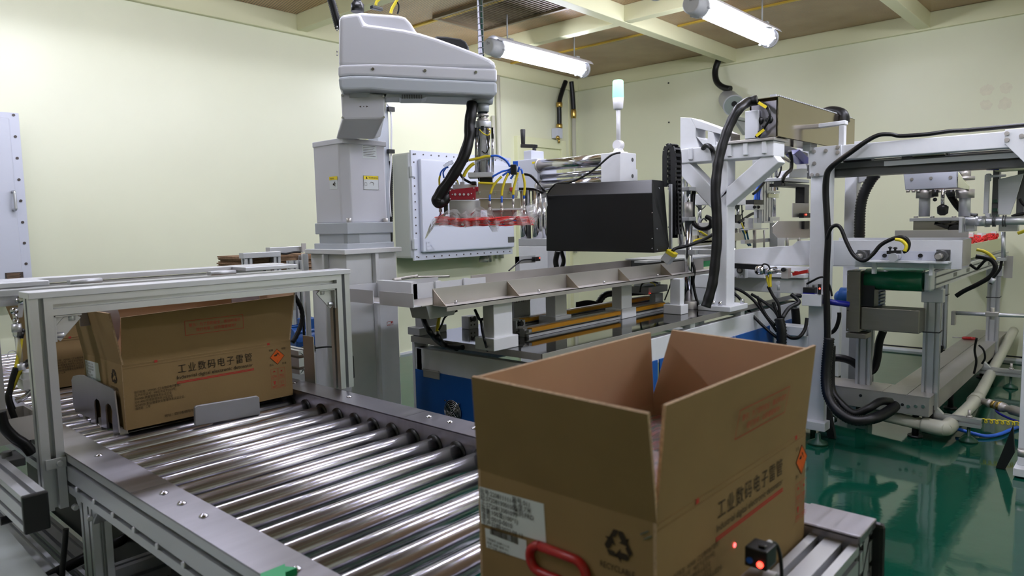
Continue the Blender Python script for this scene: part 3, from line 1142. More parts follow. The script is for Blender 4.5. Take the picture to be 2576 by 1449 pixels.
for k in range(5):
    zb = 0.712 + k * 0.040
    bg = thing('bag_of_wires', ('topmost' if k == 4 else ['lowest', 'second lowest', 'middle', 'second highest'][k]) + ' clear bag of coiled red leads stacked in the nearest carton', 'bag',
               ((NX0 + NX1) / 2, (NY0 + NY1) / 2, zb), 'bags of red leads in the nearest carton')
    m = MB()
    for j in range(5):
        for i in range(2):
            wire_coil(m, (NX0 + .155 + i * .25, NY0 + .045 + j * .057, zb + .018), .22, .022, 7, 0.0020)
    P('wire_coil', m, M_wire, bg)
    m = MB()
    for j in range(3):
        m.bar((NX0 + .012 + j * .02, NY0 + .03 + j * .012, zb + .005), (NX0 + .05 + j * .02, NY0 + .012, zb + .03), .010, .006)
    P('paper_tag', m, M_whitep, bg)
    m = MB()
    film(m, NX0 + .008, NX1 - .01, NY0 + .008, NY1 - .01, zb + .046, .008, seed=k, drop=.040)
    if k == 4:
        film(m, NX0 + .006, NX0 + .16, NY0 + .006, NY0 + .14, zb + .085, .014, 12, 8, seed=9, drop=.05)
    P('film', m, M_bag, bg)
# ================================================================== aluminium portal over the conveyor
pf = thing('aluminium_portal', 'aluminium profile portal with capped cross beams over the middle carton', 'frame', (0.97, 2.4, 0.6))
YN = 2.095
ZT = 1.152
P('post', MB().extr((0.520, YN, 0.585), (0.520, YN, ZT - .016), 0.048, 0.052, (1, 0, 0), .009, .010, .05), M_alu, pf)
P('post', MB().extr((1.422, YN, 0.735), (1.422, YN, ZT - .016), 0.048, 0.052, (1, 0, 0), .009, .010, .05), M_alu, pf)
P('cross_beam', MB().extr((0.546, YN, 1.112), (1.396, YN, 1.112), 0.048, 0.046, (0, 0, 1), .012, .010, .05), M_alu, pf)
P('cover_plate', MB().box((0.493, YN - .030, ZT - .016), (1.450, YN + .055, ZT)), M_aluw, pf, 0.001)
Y2 = 2.66
P('post', MB().extr((0.520, Y2, 0.735), (0.520, Y2, ZT - .012), 0.048, 0.052, (1, 0, 0), .009, .010, .05), M_alu, pf)
P('post', MB().extr((1.440, Y2, 0.735), (1.440, Y2, ZT - .012), 0.048, 0.052, (1, 0, 0), .009, .010, .05), M_alu, pf)
P('cross_beam', MB().extr((0.546, Y2, 1.112), (1.414, Y2, 1.112), 0.048, 0.046, (0, 0, 1), .012, .010, .05), M_alu, pf)
m = MB().box((0.43, Y2 - .035, ZT - .012), (1.52, Y2 + .05, ZT + .004))
P('cover_plate', m, M_aluw, pf, 0.001)
m = MB().box((0.43, Y2 - .16, ZT - .012), (0.655, Y2 - .036, ZT + .003))
m.box((1.30, Y2 - .14, ZT - .012), (1.52, Y2 - .036, ZT + .003))
P('shelf_plate', m, M_aluw, pf, 0.002)
P('inner_beam', MB().extr((0.50, 2.42, 1.118), (1.46, 2.42, 1.118), 0.05, 0.045, (0, 0, 1), .010, .010, .05), M_alu, pf)
m = MB()
for px, py in ((213, 712), (560, 690)):
    c = A(px, py, z=ZT)
    for i in range(3):
        m.cyl((c.x - .035, c.y + .012 + i * .010, ZT + .004), (c.x + .05, c.y + .012 + i * .010, ZT + .004), .007, 10)
P('hinge_clip', m, M_aluw, pf)
# corner brackets under the beam
for s, x in ((1, 0.547), (-1, 1.395)):
    m = MB()
    y0, y1 = YN - .018, YN + .018
    m.box((x, y0, 1.083), (x + s * .065, y1, 1.088))
    m.box((x, y0, 1.02), (x + s * .005, y1, 1.088))
    m.bar((x + s * .054, YN, 1.086), (x + s * .003, YN, 1.030), .034, .006, (0, 1, 0))
    m.bar((x + s * .003, YN, 1.086), (x + s * .030, YN, 1.060), .030, .004, (0, 1, 0))
    m.cyl((x + s * .045, YN, 1.083), (x + s * .045, YN, 1.070), .009, 10)
    m.cyl((x + s * .005, YN, 1.035), (x + s * .024, YN, 1.035), .009, 10)
    P('corner_bracket', m, M_alu, pf, 0.001)
m = MB().box((0.500, YN - .032, 0.695), (0.5465, YN - .026, 0.722))
m.cyl((0.530, YN - .032, .708), (0.530, YN - .042, .708), .008, 12)
P('clamp_plate', m, M_alu, pf, 0.001)
# flap openers: bent sheets hanging from the inner beam
m = MB()
yo = 2.405
for q in ((580, 725, 652, 757), (690, 715, 742, 747)):
    a, b = A(q[0], q[1], y=yo), A(q[2], q[3], y=yo)
    m.box((a.x, yo - .003, b.z - .05), (b.x, yo, 1.10))
P('flap_opener', m, M_steel, pf)
m = MB()
y = 2.36
pl = [A(*p, y=y) for p in ((253, 776), (262, 770), (294, 768), (303, 800), (300, 850), (290, 880), (262, 800), (252, 790))]
m.prism(pl, (0, .003, 0))
a = A(198, 770, y=2.40); b = A(245, 800, y=2.40)
m.box((a.x, 2.40, b.z - .02), (b.x, 2.403, 1.10))
P('flap_opener', m, M_steel, pf)

# ---- swivel arm and air cylinder at the left post
px_ = lambda x, y: A(x, y, y=2.36)
ac = thing('air_cylinder', 'small air cylinder with yellow hoses on a bracket left of the portal', 'air cylinder', (0.42, 2.36, 0.75))
m = MB()
c0, c1 = px_(46, 750), px_(62, 750)
m.cyl(px_(46, 757), px_(62, 751) + V(.02, 0, 0), .013, 18)
m.cyl(px_(39, 757), px_(47, 757), .007, 12)
m.cyl(px_(62, 752), px_(80, 752) + V(.06, 0, 0), .006, 12)
P('pivot', m, M_chrome, ac)
m = MB().prism([px_(48, 760), px_(61, 760), px_(57, 798), (px_(46, 800)), px_(44, 795)], (0, .006, 0))
P('swivel_lever', m, M_alu, ac, .001)
top, mid, low, foot = px_(36, 782), px_(41, 815), px_(44, 845), px_(53, 930)
m = MB().cyl(top, mid, .006, 12).sphere(top, .011)
m.cyl(px_(30, 786), px_(42, 782), .006, 10)
m.cyl(px_(39, 803), px_(42, 820), .008, 6)
P('rod', m, M_chrome, ac)
P('barrel', MB().cyl(mid, low, .0105, 18).cyl(low, foot, .0075, 16), M_acryl, ac)
m = MB().lathe(mid, low - mid, [(0, .012), (.012, .013), (.022, .013), (.022, .010)], 16)
m.lathe(foot - V(0, 0, .0), V(0, 0, 1), [(0, .012), (.018, .012), (.018, .009)], 16)
P('end_block', m, M_alu, ac)
for (e0, e1) in (((54, 833), (50, 850)), ((71, 911), (55, 926))):
    m = MB().cyl(px_(*e0), px_(*e1), .0085, 14)
    m.sphere(px_(*e0), .009)
    P('elbow_fitting', m, M_blackp, ac)
m = MB().tube([px_(52, 852), px_(50, 870), px_(47, 895), px_(41, 925)], .0062, 10)
m.tube([px_(52, 928), px_(42, 950), px_(31, 975), px_(22, 994)], .0066, 10)
P('yellow_hose', m, M_yel, ac)
m = MB().tube([px_(41, 925), px_(33, 950), px_(27, 975), px_(21, 1000), px_(30, 1035), px_(48, 1075), px_(64, 1100), px_(75, 1125)], .0085, 10)
m.tube([px_(22, 994), px_(24, 1010), px_(32, 1030)], .0085, 10)
P('sleeve', m, M_black, ac)
ring = [px_(31 + 12 * cos(a), 894 + 12 * sin(a)) for a in [2 * pi * i / 16 for i in range(17)]]
P('cable_tie', MB().tube(ring, .0012, 6, 1), M_whitep, ac)
# bracket with its block
m = MB()
a, b = px_(48, 955), px_(106, 970)
m.box((a.x, 2.325, b.z), (b.x, 2.385, a.z + .003))
c, d = px_(98, 955), px_(108, 1004)
m.box((c.x, 2.325, d.z), (d.x, 2.385, c.z))
P('mounting_bracket', m, M_alu, ac, .001)
a, b = px_(53, 933), px_(96, 957)
P('mounting_block', MB().box((a.x, 2.330, b.z), (b.x, 2.380, a.z)), M_aluw, ac, .002)
m = MB()
m.tube([px_(84, 975), px_(70, 992), px_(55, 1003), px_(40, 1010)], .008, 10)
m.tube([px_(60, 975), px_(72, 985), px_(85, 992)], .005, 8)
P('sensor_plug', m, M_chrome, ac)

# ---- side profile with its black cap, lower left
A0, A1 = A(102, 1232, y=1.86), A(0, 1140, y=2.3)
sx = A0.x - .012
m = MB().extr((sx, 1.87, 0.665), (sx, 3.3, 0.665), 0.048, 0.086, (0, 0, 1), .010, .010, .045)
sr = thing('side_profile', 'aluminium profile with a black end cap left of the portal post', 'rail', (sx, 2.5, 0.62))
P('profile', m, M_alu, sr)
P('end_cap', MB().box((sx - .026, 1.855, 0.620), (sx + .026, 1.870, 0.710)), M_blackp, sr, 0.004)
P('support_post', MB().extr((sx, 2.75, 0.0), (sx, 2.75, 0.62), 0.045, 0.045, (1, 0, 0)), M_alu, sr)
m = MB().box((sx + .024, 2.18, 0.690), (sx + .06, 2.28, 0.712))
m.cyl((sx + .03, 2.23, .70), (sx + .03, 2.23, .725), .012, 12)
P('clamp', m, M_dark, sr, .002)

# ---- work table in the lower left corner
wt = thing('work_table', 'pale scuffed table top in the bottom left corner of the view', 'table', (0.2, 1.6, 0))
q = [A(0, 1305, z=0.45), A(122, 1449, z=0.45)]
e = (q[1] - q[0])
tx = q[1].x + .002
m = MB().box((tx - 0.55, 0.9, 0.425), (tx, A(0, 1305, z=.45).y + .0, 0.45))
p0, p1 = A(0, 1305, z=.45), A(122, 1449, z=.45)
d = (p1 - p0).normalized()
n = V(-d.y, d.x, 0)
if n.x > 0: n = -n
pa, pb = p0 - d * .35, p1 + d * .5
m = MB().prism([pa, pb, pb + n * .5, pa + n * .5], (0, 0, -.025))
P('top', m, mat('scuffed_white_board', (206, 214, 214), 0.35, var=0.06, vscale=7), wt, .002)
for s in (.1, .9):
    c = pa.lerp(pb, s) + n * .1
    P('leg', MB().bar(c - V(0, 0, .025), (c.x, c.y, 0), .04, .04, (1, 0, 0)), M_alu, wt)

# ---- cables under the left rail
T('cable_loom', MB().tube([A(265, 1335, z=.30) + V(0.14, .2, 0), A(320, 1345, z=.30), A(255, 1380, z=.28), A(200, 1410, z=.26), A(140, 1440, z=.25), A(90, 1470, z=.24)], .016, 10, 6),
  M_black, 'thick black cable loom sagging below the left rail of the roller conveyor', 'cable')
T('thin_cable', MB().tube([A(166, 1330, y=1.98), A(163, 1370, y=1.98), A(158, 1420, y=1.98), A(156, 1460, y=1.98)], .007, 8),
  M_black, 'thin black cable hanging from the left portal post', 'cable')
T('coiled_hose', MB().tube([A(72, 1240, y=2.15), A(70, 1265, y=2.15), A(55, 1290, y=2.15), A(30, 1303, y=2.15), A(0, 1312, y=2.15)], .011, 10),
  M_black, 'black hose curving below the capped profile at the left edge', 'hose')
T('edge_hose', MB().tube([A(0, 1035, y=2.2), A(10, 1072, y=2.2), A(35, 1100, y=2.2), A(62, 1118, y=2.2), A(80, 1140, y=2.2)], .014, 10),
  M_black, 'black hose at the left edge running down behind the capped profile', 'hose')

# ---- green stop and sensor at the near end
m = MB().prism([A(655, 1449, z=.745), A(717, 1424, z=.745), A(719, 1460, z=.745), A(660, 1500, z=.745)], (0, 0, .004))
m.prism([A(655, 1449, z=.745), A(717, 1424, z=.745), A(717, 1424, z=.745) + V(.01, -.02, 0), A(655, 1449, z=.745) + V(.01, -.02, 0)], (0, 0, -.07))
T('green_stop', m, M_green, 'green plastic block on the left rail at the bottom edge', 'block')
ps = thing('photo_sensor', 'small black photo sensor with a red light on a bent bracket before the near carton', 'sensor', (1.10, 0.42, 0.70))
o = A(1905, 1392, y=0.395)
P('bracket', MB().box((o.x - .052, .372, o.z - .031), (o.x + .016, .408, o.z - .027)).box((o.x + .012, .372, o.z - .12), (o.x + .016, .408, o.z - .028)), M_steel2, ps, .0006)
P('sensor_body', MB().box((o.x - .018, .374, o.z - .014), (o.x + .018, .406, o.z + .014)).box((o.x - .010, .38, o.z + .014), (o.x - .002, .39, o.z + .018)), M_blackp, ps, .0015)
P('lens', MB().cyl((o.x - .0182, .383, o.z - .006), (o.x - .0202, .383, o.z - .006), .0045, 12), M_ledr, ps, label='glowing red lens')
P('lens', MB().cyl((o.x - .0182, .398, o.z - .004), (o.x - .0202, .398, o.z - .004), .0045, 12), M_bluet, ps, label='blue lens')
m = MB().tube([o + V(.018, 0, .002), o + V(.045, -.002, .0), o + V(.062, -.005, -.012), o + V(.070, -.008, -.045), o + V(.072, -.01, -.12)], .0030, 8)
P('cable', m, M_blackp, ps)
P('cable_boot', MB().cyl(o + V(.017, 0, .002), o + V(.043, -.001, .001), .0042, 10), M_whitep, ps)
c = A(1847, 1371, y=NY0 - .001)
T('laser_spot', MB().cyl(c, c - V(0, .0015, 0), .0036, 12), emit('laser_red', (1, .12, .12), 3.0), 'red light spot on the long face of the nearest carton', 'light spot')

# ================================================================== feeder with flat cartons behind the portal
fd = thing('carton_feeder', 'aluminium frame holding the stack of flat cartons behind the portal', 'frame', (1.6, 4.4, 0))
YF = 3.9


def f_(px, py, y=YF): return A(px, py, y=y)


zt_ = f_(640, 640).z
xa, xb, xc = f_(620, 640).x, f_(692, 640).x, f_(762, 640).x
P('top_beam', MB().box((f_(605, 640).x, YF - .03, zt_ - .02), (f_(700, 640).x, YF + .02, zt_ + .012)), M_alu, fd, .002)
P('top_beam', MB().box((f_(690, 640).x, YF + .05, zt_ - .005), (f_(775, 640).x, YF + .10, zt_ + .035)), M_alu, fd, .002)
for x in (xa, xb, xc):
    P('post', MB().extr((x, YF, 0), (x, YF, zt_ - .02), 0.045, 0.045, (1, 0, 0)), M_alu, fd)
for x, y in ((f_(742, 800, 3.5).x, 3.5), (f_(768, 800, 3.5).x, 3.5)):
    P('post', MB().extr((x, y, 0), (x, y, 1.12), 0.045, 0.045, (1, 0, 0)), M_alu, fd)
m = MB().box((f_(764, 612).x, YF + .02, zt_), (f_(774, 612).x, YF + .03, f_(770, 612).z))
P('tab', m, M_steel2, fd)
P('cable', MB().tube([f_(700, 637), f_(720, 638), f_(742, 634), f_(756, 634)], .006, 8), M_black, fd)
P('cable', MB().tube([f_(764, 640), f_(766, 655), f_(770, 665), f_(768, 680)], .006, 8), M_black, fd)
zl, zh = f_(640, 690).z - .1, f_(640, 646).z
random.seed(5)
n = 24
for i in range(n):
    z = zl + (zh - zl) * i / n
    dx, dy = random.uniform(-.012, .012), random.uniform(-.012, .012)
    m = MB().box((xa + .03 + dx, YF + .03 + dy, z), (xc + .14 + dx, YF + .42 + dy, z + (zh - zl) / n * .86))
    T('flat_carton', m, M_brown, 'flat folded carton in the stack held by the feeder frame', 'carton', 'flat cartons stacked in the feeder')
m = MB().box((xa - .02, YF + .02, zl - .03), (xc + .16, YF + .43, zl))
P('tray', m, M_steel2, fd)
# cable chain, blue motor and low rail seen between portal and pedestal
T('drag_chain', MB().tube([A(740, 742, y=2.9), A(757, 775, y=2.9), A(760, 805, y=2.9), A(748, 840, y=2.9), A(735, 862, y=2.9)], .012, 8, 6, ribs=.02),
  M_black, 'black cable chain curving beside the right end of the middle carton', 'cable chain')
T('drag_cable', MB().tube([A(742, 752, y=2.95), A(755, 762, y=2.95), A(763, 790, y=2.95), A(764, 830, y=2.95), A(768, 880, y=2.95)], .006, 8, 6),
  M_black, 'thin black cable hanging between the feeder posts', 'cable')
bmo = thing('blue_motor', 'dark blue motor low behind the right portal post', 'motor', (1.75, 3.3, .72))
c = A(778, 850, y=3.3)
P('motor_body', MB().cyl(c + V(-.12, 0, 0), c + V(.06, 0, 0), .075, 20).box(c + V(-.05, -.05, .05), c + V(.03, .03, .11)), M_bluem, bmo, .004)
m = MB()
for i in range(10):
    a = 2 * pi * i / 10
    m.bar(c + V(-.115, .078 * cos(a), .078 * sin(a)), c + V(.055, .078 * cos(a), .078 * sin(a)), .008, .006)
P('cooling_fin', m, M_bluem, bmo)
P('motor_foot', MB().box((c.x - .1, 3.2, 0), (c.x + .05, 3.4, c.z - .07)), M_grey, bmo)
rp = thing('short_side_rail', 'double aluminium rail behind the right portal post carrying a small sensor', 'rail', (1.6, 2.75, 0))
yy = 2.62
a, b = A(742, 890, y=yy), A(836, 925, y=yy)
P('profile', MB().extr((1.44, yy - .25, .79), (1.44, yy + .75, .79), .05, .09, (0, 0, 1)), M_alu, rp)
P('leg', MB().extr((1.44, yy + .45, 0), (1.44, yy + .45, .745), .05, .05, (1, 0, 0)), M_alu, rp)
P('upright_plate', MB().box((1.412, 2.26, .72), (1.415, 2.33, .90)), M_steel2, rp)
c = A(776, 878, y=2.55)
P('sensor', MB().box(c - V(.025, .015, .012), c + V(.025, .015, .012)), M_blackp, rp, .002)
P('cable', MB().tube([c + V(.02, 0, 0), c + V(.10, 0, -.005), c + V(.16, -.02, -.02)], .004, 8), M_blackp, rp)
m = MB().box((1.448, YN - .015, .76), (1.462, YN + .045, .845))
T('black_cap_box', m, M_blackp, 'black rectangular end cap on the right portal post', 'cap', bevel=.006)
# ================================================================== robot pedestal and robot
YP = 2.575
pl0, pl1 = A(867, 634, y=YP), A(1011, 628, y=YP)
PX0, PX1 = pl0.x, pl1.x
PZT = A(869, 628, y=YP).z
PW = PX1 - PX0
pd = thing('robot_pedestal', 'white welded steel pedestal with ribs carrying the robot', 'pedestal', ((PX0 + PX1) / 2, YP + PW / 2, 0))
P('top_plate', MB().box((PX0, YP, PZT - .022), (PX1, YP + PW, PZT)), M_white, pd, .003)
BX0, BX1 = A(875, 760, y=YP + .035).x, A(1001, 760, y=YP + .035).x
BY0 = YP + .035
BW = BX1 - BX0
P('column', MB().box((BX0, BY0, 0.02), (BX1, BY0 + BW, PZT - .022)), M_white, pd, .004)
gx = A(946, 700, y=YP + .01).x
m = MB()
m.prism([(gx, BY0, 0.02), (gx, BY0 - .010, 0.02), (gx, BY0 - .026, PZT - .20), (gx, BY0 - .026, PZT - .022), (gx, BY0, PZT - .022)], (.020, 0, 0))
m.prism([(BX0, BY0 + .13, .02), (BX0 - .010, BY0 + .13, .02), (BX0 - .028, BY0 + .13, PZT - .022), (BX0, BY0 + .13, PZT - .022)], (0, .016, 0))
m.prism([(BX0, BY0 + .30, .02), (BX0 - .010, BY0 + .30, .02), (BX0 - .028, BY0 + .30, PZT - .022), (BX0, BY0 + .30, PZT - .022)], (0, .016, 0))
P('rib', m, M_white, pd, .003)
P('base_plate', MB().box((BX0 - .07, BY0 - .06, 0), (BX1 + .03, BY0 + BW + .06, .02)), M_white, pd, .003)
c = A(981, 814, y=BY0)
m = MB().add([c + V(-.018, -.001, -.008), c + V(.018, -.001, -.008), c + V(.018, -.001, .010), c + V(-.018, -.001, .010)], [(0, 1, 2, 3)])
P('sticker', m, M_paper, pd)
m = MB()
rect_line(m, (c.x - .018, c.z - .008), (c.x + .018, c.z + .010), c.y - .0014, .0016)
m.add([c + V(.004, -.0014, .002), c + V(.014, -.0014, .002), c + V(.014, -.0014, .008), c + V(.004, -.0014, .008)], [(0, 1, 2, 3)])
m.add([c + V(-.012, -.0014, -.003), c + V(.012, -.0014, -.003), c + V(.012, -.0014, -.001), c + V(-.012, -.0014, -.001)], [(0, 1, 2, 3)])
P('sticker_print', m, M_redink, pd)

rb = thing('scara_robot', 'white four axis assembly robot with its arm stretched over the chute', 'robot', ((PX0 + PX1) / 2, YP + PW / 2, PZT))
YR = YP + .045                                                 # adapter plates


def ry(px, py, y=YR): return A(px, py, y=y)


def adapter(nm, x0, x1, y0, y1, yp, mm, parent=rb, dep=None, bev=.003):
    a, b = A(x0, y0, y=yp), A(x1, y1, y=yp)
    w = (b.x - a.x) if dep is None else dep
    return P(nm, MB().box((a.x, yp, b.z), (b.x, yp + w, a.z)), mm, parent, bev)


adapter('adapter_plate', 873, 992, 613, 626, YR, M_robotg)
ad = MB()
a, b = ry(877, 585, YR + .010), ry(984, 615, YR + .010)
ad.box((a.x, a.y, b.z), (a.x + .04 * 0 + (b.x - a.x), a.y + (b.x - a.x), a.z))
P('spacer_block', ad, M_robotg, rb, .003)
m = MB()
a1, b1 = ry(864 + 10, 588, YR + .009), ry(905, 612, YR + .009)
m.box((a1.x, a1.y - .0005, b1.z), (b1.x, a1.y + .03, a1.z))
P('pocket', m, mat('pocket_grey', (150, 156, 160), 0.5), rb, .001)
adapter('flange_plate', 873, 990, 560, 585, YR - .002, M_robotg)
m = MB()
for (px, py, yy) in ((878, 556, YR + .04), (970, 556, YR + .04), (812, 556, YR + .34)):
    c = A(px, py + 4, y=yy)
    m.cyl(c - V(0, 0, .004), c + V(0, 0, .020), .0115, 12)
P('bolt', m, M_steel2, rb)
# column with chamfered edge
YC = YR + .055
c0, c1 = A(887, 555, y=YC), A(977, 555, y=YC)
ztop = A(900, 352, y=YC).z
zb = c0.z - .01
ch = .035
CX1, CX0 = c1.x, c0.x - ch
cw = CX1 - CX0
pr = [(CX0 + ch, YC), (CX1 - .01, YC), (CX1, YC + .01), (CX1, YC + cw), (CX0, YC + cw), (CX0, YC + ch)]
P('column', MB().prism([(x, y, zb) for x, y in pr], (0, 0, ztop - zb)), M_robot, rb, .006)
m = MB().box((CX0 - .004, YC - .004, ztop - .02), (CX1 + .002, YC + cw, ztop + .004))
P('collar', m, M_robot, rb, .003)
# duct and cables behind the column
d0, d1 = A(944, 262, y=YC + cw + .03), A(984, 560, y=YC + cw + .03)
P('rear_duct', MB().box((d0.x, YC + cw + .02, PZT + .03), (d1.x, YC + cw + .10, d0.z)), M_robotg, rb, .004)
yb = YC + cw + .005
P('signal_cable', MB().tube([A(970, 258, y=yb), A(978, 268, y=yb), A(984, 290, y=yb), A(985, 330, y=yb), A(983, 420, y=yb), A(979, 480, y=yb), A(983, 545, y=yb)], .0045, 8), M_whitep, rb)
P('corrugated_conduit', MB().tube([A(980, 405, y=yb + .02), A(983, 430, y=yb + .02), A(983, 500, y=yb + .02), A(983, 625, y=yb + .02)], .012, 10, 6, ribs=.010), M_hose, rb)
m = MB()
for py in (275, 381): m.box(A(979, py + 4, y=yb - .01), A(987, py - 4, y=yb + .01))
P('cable_clip', m, M_blackp, rb)
# labels on the column
def lab(px0, py0, px1, py1, head=True, txt=None):
    a, b = A(px0, py1, y=YC), A(px1, py0, y=YC)
    y = YC - .001
    l = P('warning_label' if head else 'rating_label', MB().add([(a.x, y, a.z), (b.x, y, a.z), (b.x, y, b.z), (a.x, y, b.z)], [(0, 1, 2, 3)]), M_paper, rb)
    if head:
        zc_ = b.z - (b.z - a.z) * .27
        P('yellow_band', MB().add([(a.x, y - .0005, zc_), (b.x, y - .0005, zc_), (b.x, y - .0005, b.z), (a.x, y - .0005, b.z)], [(0, 1, 2, 3)]), M_yellow, l)
        m = MB()
        rect_line(m, (a.x, a.z), (b.x, b.z), y - .001, .0008)
        text_mb(m, 'WARNING', (b.z - zc_) * .62, (a.x + (b.x - a.x) * .34, y - .001, zc_ + (b.z - zc_) * .25), (1, 0, 0), (0, 0, 1))
        m.add([(a.x + .012, y - .001, zc_ + .003), (a.x + .022, y - .001, zc_ + .003), (a.x + .017, y - .001, b.z - .003)], [(0, 1, 2)])
        rect_line(m, (a.x + .005, a.z + .018), (a.x + .018, a.z + .032), y - .001, .001)
        hexr = .013
        cx_, cz_ = a.x + .040, a.z + .026
        m.add([(cx_ - .008, y - .001, cz_), (cx_, y - .001, cz_ + .010), (cx_ + .018, y - .001, cz_ + .006), (cx_ + .016, y - .001, cz_ - .006), (cx_ + .014, y - .001, cz_ - .006), (cx_ + .016, y - .001, cz_ + .004), (cx_, y - .001, cz_ + .008), (cx_ - .006, y - .001, cz_)], [(0, 1, 2, 3, 4, 5, 6, 7)])
        P('pictogram', m, M_ink, l)
    else:
        m = MB()
        for i in range(7):
            z = b.z - .007 - i * .0075
            m.add([(a.x + .004, y - .0006, z), (b.x - .006 - (i % 3) * .006, y - .0006, z), (b.x - .006 - (i % 3) * .006, y - .0006, z - .0016), (a.x + .004, y - .0006, z - .0016)], [(0, 1, 2, 3)])
        P('fine_print', m, M_ink, l)


lab(915, 443, 951, 477)
lab(912, 365, 946, 397, False)
# label on the left face
a, b = A(830, 477, x=CX0), A(849, 443, x=CX0)
x = CX0 - .001
l = P('warning_label', MB().add([(x, a.y, a.z), (x, b.y, a.z), (x, b.y, b.z), (x, a.y, b.z)], [(0, 1, 2, 3)]), M_paper, rb)
zc_ = b.z - (b.z - a.z) * .27
P('yellow_band', MB().add([(x - .0005, a.y, zc_), (x - .0005, b.y, zc_), (x - .0005, b.y, b.z), (x - .0005, a.y, b.z)], [(0, 1, 2, 3)]), M_yellow, l)
m = MB()
text_mb(m, 'WARNING', (b.z - zc_) * .5, (x - .001, a.y - .008, zc_ + .004), (0, -1, 0), (0, 0, 1), sx=.8)
cy_, cz_ = (a.y + b.y) / 2, a.z + .022
for ang in (-30, 5, 40): m.bar((x - .001, cy_, cz_), (x - .001, cy_ - .017 * cos(radians(ang)), cz_ + .017 * sin(radians(ang))), .0005, .003, (0, 1, 1))
m.box((x - .0012, cy_ + .004, cz_ - .004), (x - .0008, cy_ - .004, cz_ + .004))
P('pictogram', m, M_ink, l)

# ---- lower arm: end block seen nearly square on, with the sloping underside
DL = 3.02
fr = [A(857, 234, d=DL), A(968, 237, d=DL), A(968, 298, d=DL), A(863, 300, d=DL)]
bk = [A(857 + 14, 252, d=DL + .34), A(975, 252, d=DL + .34), A(958, 345, d=DL + .22), A(852, 345, d=DL + .22)]
ws = [A(845, 349, d=DL + .10), A(940, 350, d=DL + .10)]
m = MB()
vs = fr + bk + ws
m.add(vs, [(0, 1, 2, 3), (3, 2, 9, 8), (0, 4, 5, 1), (1, 5, 6, 9, 2), (0, 3, 8, 7, 4), (4, 7, 6, 5), (8, 9, 6, 7)])
la = P('lower_arm', m, M_robot, rb, .007)
nr = V(-.742, -.670, 0)
m = MB()
for px, py in ((861, 240), (965, 243), (862, 296), (966, 295)):
    c = A(px, py, d=DL - .002)
    m.cyl(c, c + nr * .004, .0045, 10)
P('screw', m, M_chrome, la)
m = MB()
c = A(915, 268, d=DL - .001)
ur = V(.67, -.742, 0)
for s in (-1, 1): m.add([c + ur * (s * .020), c + ur * (s * .011) + V(0, 0, .004), c + ur * (s * .011) - V(0, 0, .004)], [(0, 1, 2)])
m.add([c + ur * -.002 + V(0, 0, -.002), c + ur * .002 + V(0, 0, -.002), c + ur * .002 + V(0, 0, .002), c + ur * -.002 + V(0, 0, .002)], [(0, 1, 2, 3)])
P('arrow_mark', m, M_dsk, la)

# ---- upper arm
UD = V(.789, -.614, 0)
ND = V(-.614, -.789, 0)
F0 = A(910, 200, d=2.96)


def fa(px, py, off=0.0): return AP(px, py, F0 + ND * off, ND)


TK = 0.235
m = MB()
top = [(852, 168), (852, 42), (862, 36), (885, 32), (905, 30), (911, 44), (917, 58), (960, 64), (1015, 72), (1055, 81), (1100, 95), (1150, 113), (1200, 132), (1234, 147), (1246, 157), (1250, 174)]
cvr = P('arm_cover', MB().prism([fa(*p) for p in top], ND * -TK), M_robot, rb, .020, seg=4)
hump = [(860, 95), (856, 42), (885, 33), (910, 30), (960, 34), (1002, 37), (1020, 42), (1034, 57), (1046, 76), (1062, 95)]
P('cover_hump', MB().prism([fa(*p, off=-.035) for p in hump], ND * -.17), M_robot, cvr, .016, seg=4)
band = [(851, 164), (870, 162), (940, 160), (1060, 164), (1180, 170), (1250, 172), (1251, 206), (1180, 202), (1060, 197), (930, 191), (880, 190), (851, 193)]
bnd = P('arm_skirt', MB().prism([fa(*p, off=.005) for p in band], ND * -(TK + .010)), M_robot, rb, .010, seg=3)
base = [(851, 193), (880, 190), (930, 190), (1060, 197), (1180, 202), (1251, 206), (1251, 233), (1243, 243), (1200, 240), (1100, 236), (985, 232), (930, 226), (862, 228), (854, 222)]
P('arm_base', MB().prism([fa(*p, off=.011) for p in base], ND * -(TK + .022)), M_robotg, rb, .012, seg=3)
m = MB()
for px, py in ((938, 174), (1069, 178), (1197, 182)):
    c = fa(px, py, .005)
    m.cyl(c, c + ND * .005, .006, 10)
for px, py in ((850, 68), (850, 76), (850, 130), (850, 138)):
    c = fa(px, py, -.02)
    m.cyl(c, c - UD * .006, .004, 8)
P('screw', m, M_chrome, bnd)
# underside: tray with cooling fins
m = MB()
q = [fa(*p, off=-.03) for p in ((975, 230), (1215, 238), (1215, 246), (1075, 243), (1062, 248), (1010, 248), (1005, 245), (968, 246))]
m.prism(q, ND * -.12)
fn = P('fin_tray', m, M_robotg, rb, .003)
m = MB()
for i in range(9):
    a, b = fa(1011 + i * 6, 238, -.026), fa(1014 + i * 6, 248, -.026)
    m.box((a.x, a.y, b.z), (b.x, b.y, a.z))
P('cooling_fin', m, M_dark, fn)
# elbow neck
e0 = fa(910, 232, -.12)
P('elbow_joint', MB().cyl(V(e0.x, e0.y, fa(905, 240, -.12).z - .02), V(e0.x, e0.y, fa(905, 226, -.12).z + .01), .075, 28), M_robotg, rb)
# black bag of cables on top behind
m = MB().prism([fa(*p, off=-.20) for p in ((1085, 100), (1098, 90), (1120, 91), (1160, 97), (1172, 104), (1180, 118), (1182, 130))], ND * -.06)
P('rear_cable_cover', m, M_blackp, rb, .008)
# tool axis
TX = fa(1213, 240, -.115)
tz = lambda py: AP(1213, py, TX, V(-.742, -.670, 0)).z
tx, ty = TX.x, TX.y


